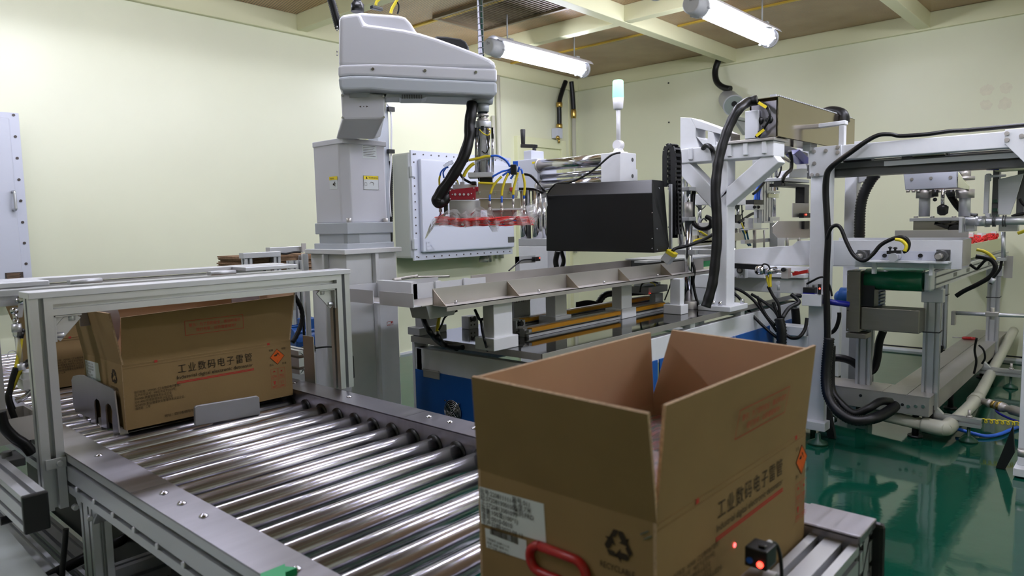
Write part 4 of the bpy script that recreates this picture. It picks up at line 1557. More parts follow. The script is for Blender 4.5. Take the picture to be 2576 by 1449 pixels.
def tcyl(nm, y0, y1, r, mm, parent=rb, n=24, r2=None):
    return P(nm, MB().cyl((tx, ty, tz(y1)), (tx, ty, tz(y0)), r if r2 is None else r2, n, r), mm, parent)


tcyl('spindle_housing', 232, 262, .056, M_robotg, r2=.046)
m = MB()
for s in (.8, 2.0): m.box((tx + .04 * cos(s) - .008, ty - .05, tz(262)), (tx + .04 * cos(s) + .008, ty - .04, tz(254)))
tcyl('spindle_nose', 262, 282, .031, M_robotg, r2=.028)
tcyl('steel_spindle', 282, 312, .022, M_chrome)
m = MB().lathe((tx, ty, tz(306)), (0, 0, 1), [(0, .026), (.012, .026), (.012, .022), (.022, .022), (.022, .027), (.032, .027)], 20)
for a in (0.5, 2.2, 3.9): m.cyl((tx + .026 * cos(a), ty + .026 * sin(a), tz(292)), (tx + .030 * cos(a), ty + .030 * sin(a), tz(292)), .005, 8)
P('shaft_clamp', m, M_steel2, rb)
# ball screw through the arm
zt0 = tz(150)
sc = MB().cyl((tx, ty, zt0), (tx, ty, H - .01), .0135, 18)
bsx = P('ball_screw', sc, M_chrome, rb)
m = MB()
z = zt0 + .02
while z < H - .05:
    m.lathe((tx, ty, z), (0, 0, 1), [(0, .0136), (0, .0150), (.003, .0150), (.003, .0136)], 16)
    z += .026
P('screw_band', m, M_dark, bsx)
# hoses on the arm
hh = lambda px, py, o=-.10: fa(px, py, o)
P('corrugated_hose', MB().tube([hh(826, -20), hh(836, 10), hh(844, 40), hh(853, 72)], .018, 12, 8, ribs=.008), M_hose, rb)
m = MB().cyl(hh(899, 30), hh(899, 10), .028, 8).cyl(hh(899, 12), hh(899, 6), .022, 14)
m.tube([hh(899, 10), hh(898, 0), hh(897, -20)], .019, 12, 8, ribs=.008)
P('cable_gland', m, M_hose, rb)
m = MB().box(hh(937, 12, -.07), hh(957, 30, -.12))
P('connector', m, M_blackp, rb, .003)
P('yellow_cable', MB().tube([hh(945, 14), hh(948, 4), hh(962, -10), hh(975, -25)], .0065, 8), M_yel, rb)
P('yellow_cable', MB().tube([hh(983, 33), hh(987, 20), hh(996, 5), hh(1004, -12)], .0065, 8), M_yel, rb)
P('black_cable', MB().tube([hh(1000, 35), hh(1003, 24), hh(1003, 12), hh(996, 2)], .004, 8), M_black, rb)
# big hose from the spindle down to the gripper
gp = lambda px, py, o=0.0: AP(px, py, TX + nr * o, nr)
P('gripper_hose', MB().tube([gp(1188, 258, .03), gp(1186, 280, .04), gp(1181, 315, .05), gp(1181, 345, .06), gp(1166, 395, .08), gp(1140, 440, .09), gp(1112, 480, .09), gp(1100, 500, .09), gp(1101, 509, .09), gp(1112, 508, .08), gp(1126, 492, .06), gp(1134, 486, .02)], .0245, 12, 8, rad=lambda s: 1 + .05 * sin(s * 60)), M_black, rb)

# ================================================================== vacuum gripper on the tool axis
gr = thing('vacuum_gripper', 'suction gripper with red manifold and yellow blue hoses under the robot arm', 'gripper', (tx, ty, tz(560)))


def gbox(mb, x0, y0, x1, y1, o0, o1):
    a, b = gp(x0, y0, o0), gp(x1, y1, o0)
    c = (a + b) / 2
    w, h = (b - a).dot(ur), (b - a).z
    return mb.obox(c + nr * ((o1 - o0) / 2), ur * (w / 2), nr * ((o1 - o0) / 2), V(0, 0, h / 2))


P('tool_flange', MB().cyl((tx, ty, tz(322)), (tx, ty, tz(306)), .038, 26), M_aluw, gr, .002)
m = MB()
for (px, o, r) in ((1199, .03, .0085), (1206, -.03, .0085), (1228, .02, .0085), (1239, -.02, .006)):
    m.cyl(gp(px, 322, o), gp(px, 440, o), r, 14)
P('guide_rod', m, M_chrome, gr)
m = MB().cyl(gp(1216, 322, .035), gp(1216, 440, .035), .012, 18)
P('pneumatic_slide', m, M_acryl, gr)
m = MB()
gbox(m, 1207, 326, 1232, 438, -.03, .005)
P('slide_body', m, M_alu, gr, .002)
m = MB()
gbox(m, 1210, 318, 1218, 328, .04, .06)
gbox(m, 1236, 322, 1242, 350, .02, .04)
P('sensor', m, M_blackp, gr, .001)
m = MB().tube([gp(1206, 326, .06), gp(1216, 336, .06), gp(1228, 340, .06), gp(1234, 330, .05), gp(1226, 324, .05)], .0028, 8)
P('sensor_cable', m, M_yel, gr)
P('sensor_cable', MB().tube([gp(1208, 340, -.0), gp(1202, 380, .0), gp(1200, 420, .01), gp(1205, 455, .02)], .0035, 8).tube([gp(1226, 345, .05), gp(1230, 370, .05), gp(1222, 385, .05), gp(1212, 380, .05)], .0025, 8), M_black, gr)
m = MB()
gbox(m, 1181, 438, 1243, 449, -.06, .05)
P('mounting_plate', m, M_aluw, gr, .003)
m = MB()
gbox(m, 1208, 448, 1240, 462, -.05, .02)
P('spacer', m, M_blackp, gr, .002)
# red manifold
m = MB()
a = [gp(1130, 478, .085), gp(1196, 470, .085), gp(1196, 502, .085), gp(1130, 503, .085)]
m.prism(a, nr * -.045)
gbox(m, 1196, 470, 1204, 482, .05, .07)
mfd = P('manifold', m, M_red, gr, .002)
m = MB()
for px in (1145, 1157, 1167, 1178):
    c = gp(px, 489, .086)
    m.cyl(c, c + nr * .002, .005, 12).bar(c + nr * .002 + V(0, 0, -.006), c + nr * .002 + V(0, 0, .003), .003, .001, nr)
for px, py in ((1133, 479), (1192, 473), (1133, 500), (1191, 499), (1138, 489), (1186, 487)):
    c = gp(px, py, .086)
    m.cyl(c, c + nr * .002, .0028, 8)
P('port', m, M_aluw, mfd)
m = MB()
gbox(m, 1141, 466, 1200, 475, -.02, .04)
gbox(m, 1146, 459, 1152, 468, 0, .02)
gbox(m, 1158, 458, 1170, 468, .02, .04)
P('valve_base', m, M_aluw, gr, .002)
m = MB()
gbox(m, 1118, 502, 1128, 540, .03, .07)
P('side_plate', m, M_blackp, gr)
m = MB()                                        # rolled sheet under the manifold
pl = []
for i in range(9):
    t_ = i / 8
    pl.append(gp(1130 + 78 * t_, 504, .078 - .05 * t_ * t_))
pl2 = [p + V(0, 0, -.078) for p in pl]
m.add(pl + pl2, [(i, i + 1, 9 + i + 1, 9 + i) for i in range(8)], True)
P('sheet_skirt', m, M_steel, gr)
m = MB()
gbox(m, 1203, 463, 1288, 481, .0, .035)
gbox(m, 1193, 480, 1302, 498, .035, .042)
gbox(m, 1205, 501, 1309, 527, .02, .028)
P('bracket_plate', m, mat('champagne_aluminium', (190, 184, 170), .38, .6, var=.03), gr, .002)
m = MB()
gbox(m, 1238, 526, 1316, 529, -.02, .075)
gbox(m, 1226, 529, 1300, 544, -.03, .02)
P('lower_plate', m, M_aluw, gr, .001)
m = MB()
for px in (1207, 1246, 1283):
    c = gp(px, 484, .043)
    m.cyl(c, c + nr * .008, .004, 10).cyl(c - V(0, 0, .008), c + nr * .004 - V(0, 0, .008), .003, 8)
P('screw', m, M_chrome, gr)
stems = [(1232, 512, 551, .07), (1262, 516, 553, .072), (1291, 506, 545, .06), (1318, 506, 548, .045), (1108, 522, 540, .03)]
for (px, y0, y1, o) in stems:
    sc_ = MB().cyl(gp(px, y0, o), gp(px, y1, o), .0042, 10)
    sc_.cyl(gp(px, y0 - 6, o), gp(px, y0 + 8, o), .006, 8).cyl(gp(px, 524, o), gp(px, 533, o), .0085, 6)
    s_ = P('suction_stem', sc_, M_steel2, gr)
    P('suction_cup', MB().lathe(gp(px, y1, o), (0, 0, -1), [(0, .006), (.006, .009), (.012, .010), (.016, .013), (.020, .0155), (.021, .013)], 16), mat('cup_blue', (42, 84, 180), .4) if 'cup_blue' not in MATS else MATS['cup_blue'], s_)
# air hoses
m = MB()
for pts in ([(1238, 445), (1262, 432), (1278, 428), (1286, 424)], [(1279, 441), (1284, 432), (1290, 427), (1294, 424)], [(1303, 433), (1306, 422), (1304, 420)], [(1314, 437), (1313, 430), (1310, 425)],
            [(1264, 442), (1276, 434), (1288, 430)], [(1284, 450), (1290, 442), (1294, 430)]):
    m.tube([gp(x, y, .06) for x, y in pts], .0046, 8)
m.tube([gp(1233, 393, .06), gp(1250, 392, .06), gp(1268, 400, .06), gp(1278, 410, .06), gp(1283, 420, .06)], .0052, 8)
for (px, y0, y1, o) in stems[:4]:
    m.cyl(gp(px, y0 - 22, o), gp(px, y0 - 4, o), .0046, 8)
m.tube([gp(1128, 420, .02), gp(1118, 424, .02), gp(1110, 432, .02), gp(1107, 442, .02)], .0038, 8)
m.tube([gp(1122, 422, .03), gp(1115, 434, .03), gp(1117, 448, .03)], .0036, 8)
P('blue_hose', m, M_bluet, gr)
m = MB()
for pts, o in (([(1262, 444), (1250, 456), (1240, 470), (1234, 487)], .065), ([(1279, 436), (1270, 455), (1264, 475), (1262, 492)], .07), ([(1303, 434), (1297, 455), (1292, 475), (1291, 490)], .062), ([(1315, 437), (1319, 455), (1320, 472), (1318, 492)], .05)):
    m.tube([gp(x, y, o) for x, y in pts], .0055, 8)
m.tube([gp(1179, 403, .06), gp(1200, 399, .06), gp(1220, 394, .06), gp(1234, 393, .06)], .0062, 8)
m.tube([gp(1166, 444, .06), gp(1173, 430, .06), gp(1184, 417, .06), gp(1193, 411, .06)], .0075, 8)
m.tube([gp(1203, 460, .05), gp(1225, 461, .05), gp(1247, 462, .05)], .0055, 8)
m.tube([gp(1107, 442, .02), gp(1105, 452, .02), gp(1106, 470, .02)], .0045, 8)
m.tube([gp(1140, 445, .0), gp(1150, 455, .0), gp(1153, 464, .0)], .003, 8)
P('yellow_sleeve', m, M_yel, gr)
m = MB().tube([gp(1193, 411, .06), gp(1210, 402, .055), gp(1240, 398, .05), gp(1262, 402, .045), gp(1280, 412, .05)], .005, 8)
m.tube([gp(1165, 462, .05), gp(1165, 450, .055), gp(1167, 443, .06)], .005, 8)
m.tube([gp(1117, 420, .02), gp(1128, 412, .02), gp(1138, 408, .03)], .009, 8, 6, ribs=.008)
P('clear_hose', m, M_acryl, gr)
m = MB()
gbox(m, 1284, 415, 1300, 440, .045, .075)
gbox(m, 1186, 457, 1199, 466, .02, .05)
gbox(m, 1164, 399, 1179, 408, .05, .075)
P('hose_union', m, M_blackp, gr, .004)
m = MB().tube([gp(1152, 428, .0), gp(1165, 448, .0), gp(1180, 458, .01), gp(1192, 462, .02)], .006, 8).tube([gp(1180, 447, .02), gp(1190, 438, .02), gp(1200, 425, .01)], .004, 8)
P('black_hose', m, M_black, gr)
m = MB()
gbox(m, 1290, 407, 1303, 418, -.06, -.03)
P('blue_block', m, M_bluet, gr, .001)
m = MB()
gbox(m, 1298, 450, 1303, 494, .0, .02)
P('sensor_barrel', MB().cyl(gp(1299, 448, .03), gp(1298, 493, .03), .0085, 14), M_acryl, gr)
m = MB()
gbox(m, 1282, 472, 1291, 482, .02, .05)
P('pink_plug', m, mat('pink_plug', (206, 92, 112), .5), gr, .003)

# ---- the bag held by the gripper
hb = thing('bag_of_wires', 'clear bag of red leads hanging from the suction gripper', 'bag', (tx, ty, tz(575)))
random.seed(21)
m = MB()
for i in range(34):
    pts = []
    y0, o0 = random.uniform(549, 564), random.uniform(-.06, .10)
    r0 = random.uniform(.75, 1.0)
    cxx = 1215
    for k in range(13):
        a = 2 * pi * k / 12
        pts.append(gp(cxx + cos(a) * 128 * r0 * random.uniform(.92, 1.04), y0 + random.uniform(-5, 5) + 2 * (abs(cos(a)) < .5), o0 + .035 * sin(a) * random.uniform(.5, 1.1)))
    m.tube(pts, .0026, 5, 3)
P('wire_coil', m, M_wire, hb)
m = MB()
for px in (1265, 1285, 1300): gbox(m, px, 556, px + 12, 562, .05, .07)
P('detonator_shell', m, M_wire, hb)


def film_strip(mb, top, bot, o, n=6, amp=.008, seed=0):
    rnd = random.Random(seed)
    k = len(top)
    vs = []
    for j in range(n + 1):
        for i in range(k):
            t_ = j / n
            x = top[i][0] * (1 - t_) + bot[i][0] * t_
            y = top[i][1] * (1 - t_) + bot[i][1] * t_
            vs.append(gp(x, y, o + amp * rnd.uniform(-1, 1) + .018 * sin(3.1 * i + 2 * t_)))
    return mb.add(vs, [(j * k + i, j * k + i + 1, (j + 1) * k + i + 1, (j + 1) * k + i) for j in range(n) for i in range(k - 1)], False)


m = MB()
top = [(1096, 548), (1110, 540), (1124, 530), (1140, 526), (1150, 527), (1160, 540), (1172, 530), (1184, 538), (1196, 522), (1210, 519), (1222, 527), (1236, 520), (1243, 540), (1256, 556), (1275, 548), (1290, 540), (1302, 530), (1322, 519), (1345, 512)]
bot = [(1072, 600), (1090, 572), (1112, 569), (1130, 571), (1145, 572), (1160, 571), (1172, 573), (1186, 572), (1198, 570), (1212, 568), (1226, 564), (1238, 584), (1252, 583), (1264, 562), (1282, 566), (1298, 567), (1315, 567), (1336, 566), (1355, 548)]
film_strip(m, top, bot, .115, 6, .007, 1)
film_strip(m, [(x, y + 2) for x, y in top], [(x, y - 2) for x, y in bot], -.06, 5, .007, 2)
film_strip(m, [(1322, 519), (1340, 505), (1358, 492), (1374, 482)], [(1336, 566), (1352, 552), (1368, 534), (1378, 517)], .09, 5, .006, 3)
film_strip(m, [(1086, 552), (1092, 548), (1100, 546)], [(1068, 602), (1074, 596), (1090, 574)], .10, 5, .005, 4)
P('film', m, M_bag, hb)
# ================================================================== machine table
ZTB = 0.80
ft = [A(1013, 848, z=ZTB), A(1383, 886, z=ZTB)]
TX0 = (ft[0].x + ft[1].x) / 2
TYN, TYF = ft[1].y, ft[0].y
TX1 = 4.75
mt = thing('machine_table', 'long machine base with polished top, white frame and blue panels', 'machine base', ((TX0 + TX1) / 2, (TYN + TYF) / 2, 0))
P('table_top', MB().box((TX0 + .002, TYN + .002, ZTB - .026), (TX1, TYF, ZTB)), M_tabletop, mt)
P('edge_strip', MB().box((TX0, TYN, ZTB - .028), (TX0 + .002, TYF, ZTB - .0005)).box((TX0, TYN, ZTB - .028), (TX1, TYN + .002, ZTB - .0005)), M_steel2, mt)
m = MB()
i0 = .02
TYB = A(1038, 905, x=TX0 + .016).y
for (a, b) in (((TX0 + i0, TYN + .01, .06), (TX0 + .10, TYN + .09, ZTB - .055)), ((TX0 + i0 - .006, TYB, .06), (TX0 + .10, TYF - .005, ZTB - .028)),
               ((TX1 - .10, TYN + .01, .06), (TX1 - .02, TYN + .09, ZTB - .055)), ((TX1 - .10, TYF - .09, .06), (TX1 - .02, TYF - .01, ZTB - .026)),
               ((TX0 + i0, TYN + .01, .62), (TX1 - .02, TYN + .05, ZTB - .055)), ((TX0 + i0, TYN + .01, .62), (TX0 + .06, TYB, ZTB - .055)),
               ((TX0 + i0, TYN + .01, .06), (TX1 - .02, TYN + .05, .16)), ((TX0 + i0, TYN + .01, .06), (TX0 + .06, TYF - .01, .16)),
               ((TX0 + i0, TYF - .05, .62), (TX1 - .02, TYF - .01, ZTB - .055)), ((TX1 - .06, TYN, .62), (TX1 - .02, TYF, ZTB - .055))):
    m.box(a, b)
for x in (TX0 + .6, TX0 + 1.2, TX0 + 1.8, TX0 + 2.3):
    m.box((x, TYN + .012, ZTB - .056), (x + .05, TYN + .06, ZTB - .026))
P('frame', m, M_white, mt, .004)
P('blue_panel', MB().box((TX0 + .016, TYN + .05, .14), (TX0 + .024, TYB, .645)), M_blue, mt, .002)
m = MB()
for a, b in ((.06, .86), (.88, 1.70), (1.72, 2.62)):
    m.box((TX0 + a, TYN + .002, .14), (TX0 + b, TYN + .010, .64))
P('blue_panel', m, M_blue, mt, .002)
# recessed handle, fan guard
c0_, c1_ = A(1065, 927, x=TX0 + .014), A(1106, 953, x=TX0 + .014)
m = MB().box((TX0 + .012, c0_.y, c1_.z - .004), (TX0 + .016, c1_.y, c0_.z))
m.box((TX0 + .004, c0_.y, c0_.z - .006), (TX0 + .016, c1_.y, c0_.z))
P('panel_handle', m, M_steel2, mt, .001)
c = A(1138, 1036, x=TX0 + .010)
m = MB()
for r in (.012, .020, .028, .036, .044, .051):
    m.tube([c + V(0, r * cos(2 * pi * i / 24), r * sin(2 * pi * i / 24)) for i in range(25)], .0016, 6, 1)
for a in (.8, 2.37, 3.94, 5.5):
    m.cyl(c, c + V(.002, .062 * cos(a), .062 * sin(a)), .0018, 6)
    e = c + V(.002, .062 * cos(a), .062 * sin(a))
    m.cyl(e, e - V(.006, 0, 0), .004, 8)
P('fan_guard', m, M_chrome, mt)
P('fan', MB().cyl(c + V(.004, 0, 0), c + V(.003, 0, 0), .050, 24), M_blackp, mt)
m = MB()
cc = [A(2040, 836, x=TX1 - 1.0 + .35)]
for px in (1985,):
    a, b = A(1985, 815, y=TYN), A(2003, 838, y=TYN)
hx = A(1945, 830, y=TYN).x
m.box((hx, TYN - .006, .52), (hx + .14, TYN + .004, .60))
P('panel_handle', m, M_white, mt, .002)
for x in (TX0 + .10, TX1 - .35, TX0 + 1.4):
    for y in (TYN + .06, TYF - .06):
        P('levelling_foot', MB().lathe((x, y, 0), (0, 0, 1), [(0, .055), (.012, .055), (.028, .018), (.065, .014)], 16), M_pad, mt)

# ================================================================== steel chute with its tray
YT = 1.945


def ty_(px, py, y=YT): return A(px, py, y=y)


t0, t1 = ty_(1088, 725), ty_(1770, 641)
zlip = ty_(1088, 768).z
ztop_ = (t0.z + ty_(1425, 690).z) / 2
CX0_, CX1_ = t0.x, t1.x
ch_ = thing('steel_chute', 'long open sheet steel chute with triangular gussets above the machine table', 'chute', ((CX0_ + CX1_) / 2, 2.1, zlip))
m = MB()
m.box((CX0_, YT, zlip), (CX1_, YT + .003, ztop_))
m.box((CX0_, YT - .075, zlip - .003), (CX1_, YT + .003, zlip))
m.box((CX0_, YT - .075, zlip - .018), (CX1_, YT - .072, zlip))
P('near_wall', m, M_steel2, ch_)
zf = zlip + .002
P('floor_plate', MB().box((CX0_ - .05, YT + .003, zf - .003), (CX1_, 2.42, zf)), M_steel2, ch_)
YW = 2.40
w0 = A(1185, 692, y=YW)
P('far_wall', MB().box((w0.x, YW, zf), (CX1_, YW + .003, A(1400, 672, y=YW).z)), M_steel2, ch_)
m = MB()
for px in (1088, 1275, 1425, 1555, 1662):
    x = ty_(px, 700).x
    m.prism([(x, YT, zlip), (x, YT - .068, zlip), (x, YT, ztop_ - .003)], (.003, 0, 0))
P('gusset', m, mat('stained_gusset', (166, 156, 142), .42, 1.0, var=.14, vscale=12), ch_)
m = MB()
for px in (1130, 1340, 1505, 1640):
    x = ty_(px, 750).x
    m.cyl((x, YT - .035, zlip), (x, YT - .035, zlip + .012), .006, 8)
P('screw', m, M_chrome, ch_)
a, b = A(1590, 652, y=2.36), A(1715, 672, y=2.36)
P('black_guard', MB().box((a.x, 2.36, b.z), (b.x + .3, 2.366, a.z)), M_blackp, ch_)
m = MB().box((A(1610, 650, y=2.2).x, 2.0, A(1610, 655, y=2.2).z), (A(1740, 650, y=2.2).x, 2.3, A(1610, 655, y=2.2).z + .008))
m.box((A(1620, 660, y=2.0).x, 1.98, A(1620, 662, y=2.0).z), (A(1655, 660, y=2.0).x, 2.06, A(1620, 662, y=2.0).z + .01))
P('cover_strip', m, M_alu, ch_)
m = MB().box((A(1680, 695, y=2.05).x, 1.96, zlip - .03), (A(1712, 695, y=2.05).x, 2.3, zlip - .006))
P('green_strip', m, M_green, ch_)
# tray at the discharge end: front lip in two pieces, floor, side sheets
XL = A(868, 757, z=zlip).x
tr = thing('chute_tray', 'white sheet steel tray at the discharge end of the chute above the roller conveyor', 'tray', (XL + .2, 2.2, zlip))
la0, la1 = A(868, 760, x=XL), A(939, 762, x=XL)
lb0, lb1 = A(955, 764, x=XL), A(1040, 770, x=XL)
zt_l = A(900, 728, x=XL).z
zb_l = A(900, 761, x=XL).z
m = MB().box((XL, la0.y, zb_l), (XL + .003, la1.y, zt_l)).box((XL, lb0.y, zb_l), (XL + .003, lb1.y, zt_l))
P('front_lip', m, M_aluw, tr)
zfl = zb_l + .004
P('floor_plate', MB().box((XL + .003, lb1.y, zfl - .003), (CX0_ - .055, la0.y, zfl)), M_aluw, tr)
m = MB()
yy0 = la0.y
m.box((XL + .02, yy0, zfl), (XL + .50, yy0 + .003, zt_l + .01))
P('rear_sheet', m, M_aluw, tr)
m = MB()
xa_ = XL + .16
m.box((xa_, lb1.y + .20, zfl), (xa_ + .03, la0.y, zt_l + .02))
m.box((xa_ + .01, lb1.y + .20, zfl), (xa_ + .42, lb1.y + .203, zt_l + .012))
m.box((xa_ + .12, lb1.y + .19, zfl), (xa_ + .15, lb1.y + .205, zt_l + .016))
m.box((xa_ + .28, lb1.y + .19, zfl), (xa_ + .31, lb1.y + .205, zt_l + .016))
P('inner_sheet', m, M_white, tr)
m = MB()
for (px, py) in ((1020, 780), (1060, 775)):
    c = A(px, py, x=XL + .05)
m.prism([(XL + .06, lb1.y, zfl - .003), (XL + .22, lb1.y, zfl - .003), (XL + .20, lb1.y, zfl - .05), (XL + .075, lb1.y, zfl - .055)], (0, .10, 0))
P('underside_bracket', m, M_grey, tr, .002)
c = A(1008, 704, y=2.46)
m = MB().tube([c, A(990, 704, y=2.46), A(1025, 698, y=2.5), A(1050, 694, y=2.5)], .007, 8).tube([A(1040, 697, y=2.5), A(1090, 696, y=2.5), A(1130, 695, y=2.5)], .005, 8)
P('hose_fitting', m, M_steel2, tr)

# supports between table and chute
sup = [((1232, 866), (1298, 870), 790, 'nearest the discharge end'), ((1391, 818), (1429, 822), 762, 'second from the discharge end'), ((1558, 798), (1593, 800), 740, 'third from the discharge end'), ((1705, 790), (1724, 790), 700, 'farthest from the discharge end')]
for i, (a, b, yt, w) in enumerate(sup):
    p0, p1 = A(*a, z=ZTB), A(*b, z=ZTB)
    x0, x1, y = min(p0.x, p1.x), max(p0.x, p1.x), (p0.y + p1.y) / 2
    if i == 0: y = 1.90; x0, x1 = A(1243, 840, y=y).x, A(1290, 840, y=y).x
    else: x0, x1 = A(a[0] + 6, 780, y=y).x, A(b[0] - 3, 780, y=y).x
    s_ = thing('chute_support', 'white upright bracket under the steel chute, ' + w, 'bracket', ((x0 + x1) / 2, y, ZTB), 'chute supports on the table')
    P('upright', MB().box((x0, y, ZTB + .012), (x1, y + .06, zlip - .018)), M_white, s_, .003)
    P('foot_plate', MB().box((x0 - .018, y - .015, ZTB), (x1 + .018, y + .09, ZTB + .05)), M_white, s_, .003)
m = MB()
p = A(1090, 838, z=ZTB)
s_ = thing('chute_support', 'grey upright bracket under the tray at the left end of the table', 'bracket', (p.x, p.y, ZTB), 'chute supports on the table')
x0, x1 = A(1062, 800, y=p.y).x, A(1107, 800, y=p.y).x
P('upright', MB().box((x0, p.y, ZTB + .01), (x1, p.y + .05, zfl - .05)), M_grey, s_, .003)
P('foot_plate', MB().box((x0 - .03, p.y - .012, ZTB), (x1 + .03, p.y + .07, ZTB + .035)), M_grey, s_, .003)
# cables falling from the tray over the table edge
T('hose_pair', MB().tube([A(1062, 790, y=2.2), A(1070, 815, y=2.15), A(1085, 840, y=2.1), A(1105, 862, x=TX0 - .015), A(1135, 873, x=TX0 - .015), A(1165, 874, x=TX0 - .01)], .011, 10)
  .tube([A(1100, 838, y=2.16), A(1104, 852, y=2.1), A(1120, 868, x=TX0 - .01), A(1150, 876, x=TX0 - .01)], .012, 10), M_black, 'black hose falling from the tray over the end of the machine table', 'hose')
T('yellow_hose', MB().tube([A(1118, 785, y=2.2), A(1106, 795, y=2.2), A(1102, 815, y=2.17), A(1099, 838, y=2.15)], .008, 8), M_yel, 'yellow sleeved hose below the tray at the left end of the machine table', 'hose')
T('thin_cable', MB().tube([A(1150, 782, y=2.1), A(1130, 790, y=2.1), A(1118, 800, y=2.1), A(1112, 815, y=2.1), A(1104, 830, y=2.1)], .004, 8)
  .tube([A(1195, 780, y=2.0), A(1202, 795, y=1.97), A(1208, 804, y=1.97), A(1222, 800, y=1.97)], .006, 8), M_black, 'thin black sensor cable under the chute by the tray', 'cable')
T('hanging_cable', MB().tube([A(1210, 806, y=1.95), A(1214, 835, y=1.92), A(1220, 860, y=1.88), A(1226, 882, x=TX0 - .01)], .0055, 8), M_black, 'thin black cable beside the first chute support hanging over the table edge', 'cable')
# clamp blocks
for (a, b, w) in (((1179, 797), (1204, 827), 'left of the first chute support'), ((1298, 808), (1322, 838), 'right of the first chute support')):
    yq = A((a[0] + b[0]) / 2, b[1], z=ZTB).y
    p, q = A(*a, y=yq), A(*b, y=yq)
    s_ = thing('clamp_block', 'drilled grey block with a black knob on the table ' + w, 'block', ((p.x + q.x) / 2, yq, ZTB), 'clamp blocks on the table')
    P('block', MB().box((p.x, yq, ZTB), (q.x, yq + .05, p.z)), M_grey, s_, .002)
    m = MB()
    for i in range(2):
        for j in range(3): m.cyl((p.x + .015 + i * .022, yq - .001, ZTB + .02 + j * .018), (p.x + .015 + i * .022, yq + .002, ZTB + .02 + j * .018), .0045, 8)
    P('hole', m, M_blackp, s_)
    P('knob', MB().cyl((p.x + .02, yq, p.z - .012), (p.x + .02, yq - .02, p.z - .012), .011, 14), M_blackp, s_)
# linear rails with orange strips
for (pa, pb, w, yo) in (((1322, 832), (1660, 762), 'nearer', 0), ((1285, 806), (1640, 748), 'farther', 0)):
    p, q = A(*pa, z=ZTB + .03), A(*pb, z=ZTB + .03)
    yv = (p.y + q.y) / 2
    s_ = thing('linear_axis', w + ' of the two grey linear axes with orange cover strips under the chute', 'linear axis', ((p.x + q.x) / 2, yv, ZTB), 'linear axes on the table')
    P('axis_body', MB().extr((p.x, yv, ZTB + .018), (q.x, yv, ZTB + .018), .08, .034), M_grey, s_)
    P('orange_strip', MB().box((p.x + .02, yv - .042, ZTB + .022), (q.x - .05, yv - .014, ZTB + .040)), M_oran, s_, .002)
    P('cover_strip', MB().box((p.x, yv - .008, ZTB + .036), (q.x, yv + .02, ZTB + .040)), M_steel2, s_)
for (px, py, w) in ((1565, 770, 'steel post and clamp'), ):
    c = A(1557, 775, z=ZTB)
    s_ = thing('short_steel_post', 'short polished post with a clamp on the table before the third chute support', 'post', (c.x, c.y, ZTB))
    P('rod', MB().cyl((c.x, c.y - .05, ZTB), (c.x, c.y - .05, ZTB + .16), .014, 16), M_chrome, s_)
    P('clamp', MB().box((c.x - .03, c.y - .08, ZTB + .135), (c.x + .03, c.y - .02, ZTB + .16)), M_grey, s_, .002)
    P('yellow_tube', MB().tube([c + V(-.12, -.05, .13), c + V(-.07, -.06, .11), c + V(-.04, -.06, .10), c + V(-.09, -.05, .07)], .005, 8), M_yel, s_)
# black cable chain lying under the chute
yk_ = 2.33
T('floor_drag_chain', MB().tube([A(1500, 772, y=yk_), A(1510, 755, y=yk_), A(1522, 742, y=yk_), A(1545, 738, y=yk_), A(1600, 736, y=yk_), A(1650, 733, y=yk_)], .020, 8, 6, ribs=.022), M_black, 'black cable chain lying on the table under the chute', 'cable chain')
m = MB()
for i in range(6): m.tube([A(1450, 762 + i * 2, y=2.3), A(1480, 757 + i * 2, y=2.3), A(1510, 763 + i * 1.5, y=2.3)], .005, 6)
T('cable_bundle', m, M_black, 'thin loose black cable between the second and third chute supports', 'cable')
s_ = thing('slide_carriage', 'grey carriage with cables and a red light under the far end of the chute', 'carriage', (A(1640, 760, z=ZTB).x, 2.2, ZTB + .06))
c = A(1640, 738, y=2.2)
P('carriage_plate', MB().box((c.x - .12, 2.15, ZTB + .07), (c.x + .10, 2.3, ZTB + .11)), M_grey, s_, .002)
a, b = A(1620, 715, y=2.2), A(1662, 752, y=2.2)
P('cylinder_block', MB().box((a.x, 2.2, ZTB + .11), (b.x, 2.27, a.z)), M_alu, s_, .002)
P('end_block', MB().box((A(1649, 745, y=2.1).x, 2.1, ZTB + .02), (A(1668, 745, y=2.1).x, 2.14, ZTB + .075)), M_grey, s_, .002)
m = MB().tube([A(1610, 735, y=2.18), A(1615, 715, y=2.18), A(1635, 708, y=2.18), A(1655, 712, y=2.18)], .005, 8).tube([A(1690, 705, y=2.15), A(1682, 730, y=2.15), A(1672, 755, y=2.15)], .004, 8)
P('cable', m, M_black, s_)
P('yellow_tube', MB().tube([A(1636, 710, y=2.17), A(1648, 716, y=2.17), A(1645, 730, y=2.17)], .004, 8), M_yel, s_)
P('indicator', MB().sphere(A(1637, 740, y=2.14), .005, 8, 6), M_ledr, s_)
gb = thing('ribbed_box', 'grey ribbed box on the table between the first and second chute supports', 'box', (A(1318, 780, y=2.25).x, 2.25, ZTB))
a, b = A(1293, 757, y=2.3), A(1335, 795, y=2.3)
P('box', MB().box((a.x, 2.3, ZTB), (b.x, 2.40, a.z - .01)), M_grey, gb, .003)
m = MB()
for i in range(9): m.box((a.x + i * (b.x - a.x) / 9, 2.295, a.z - .01), (a.x + (i + .6) * (b.x - a.x) / 9, 2.405, a.z))
P('rib', m, M_grey, gb)

# ================================================================== lifting column with handwheel behind the chute
XCOL = 3.30


def xc_(px, py, x=XCOL): return A(px, py, x=x)


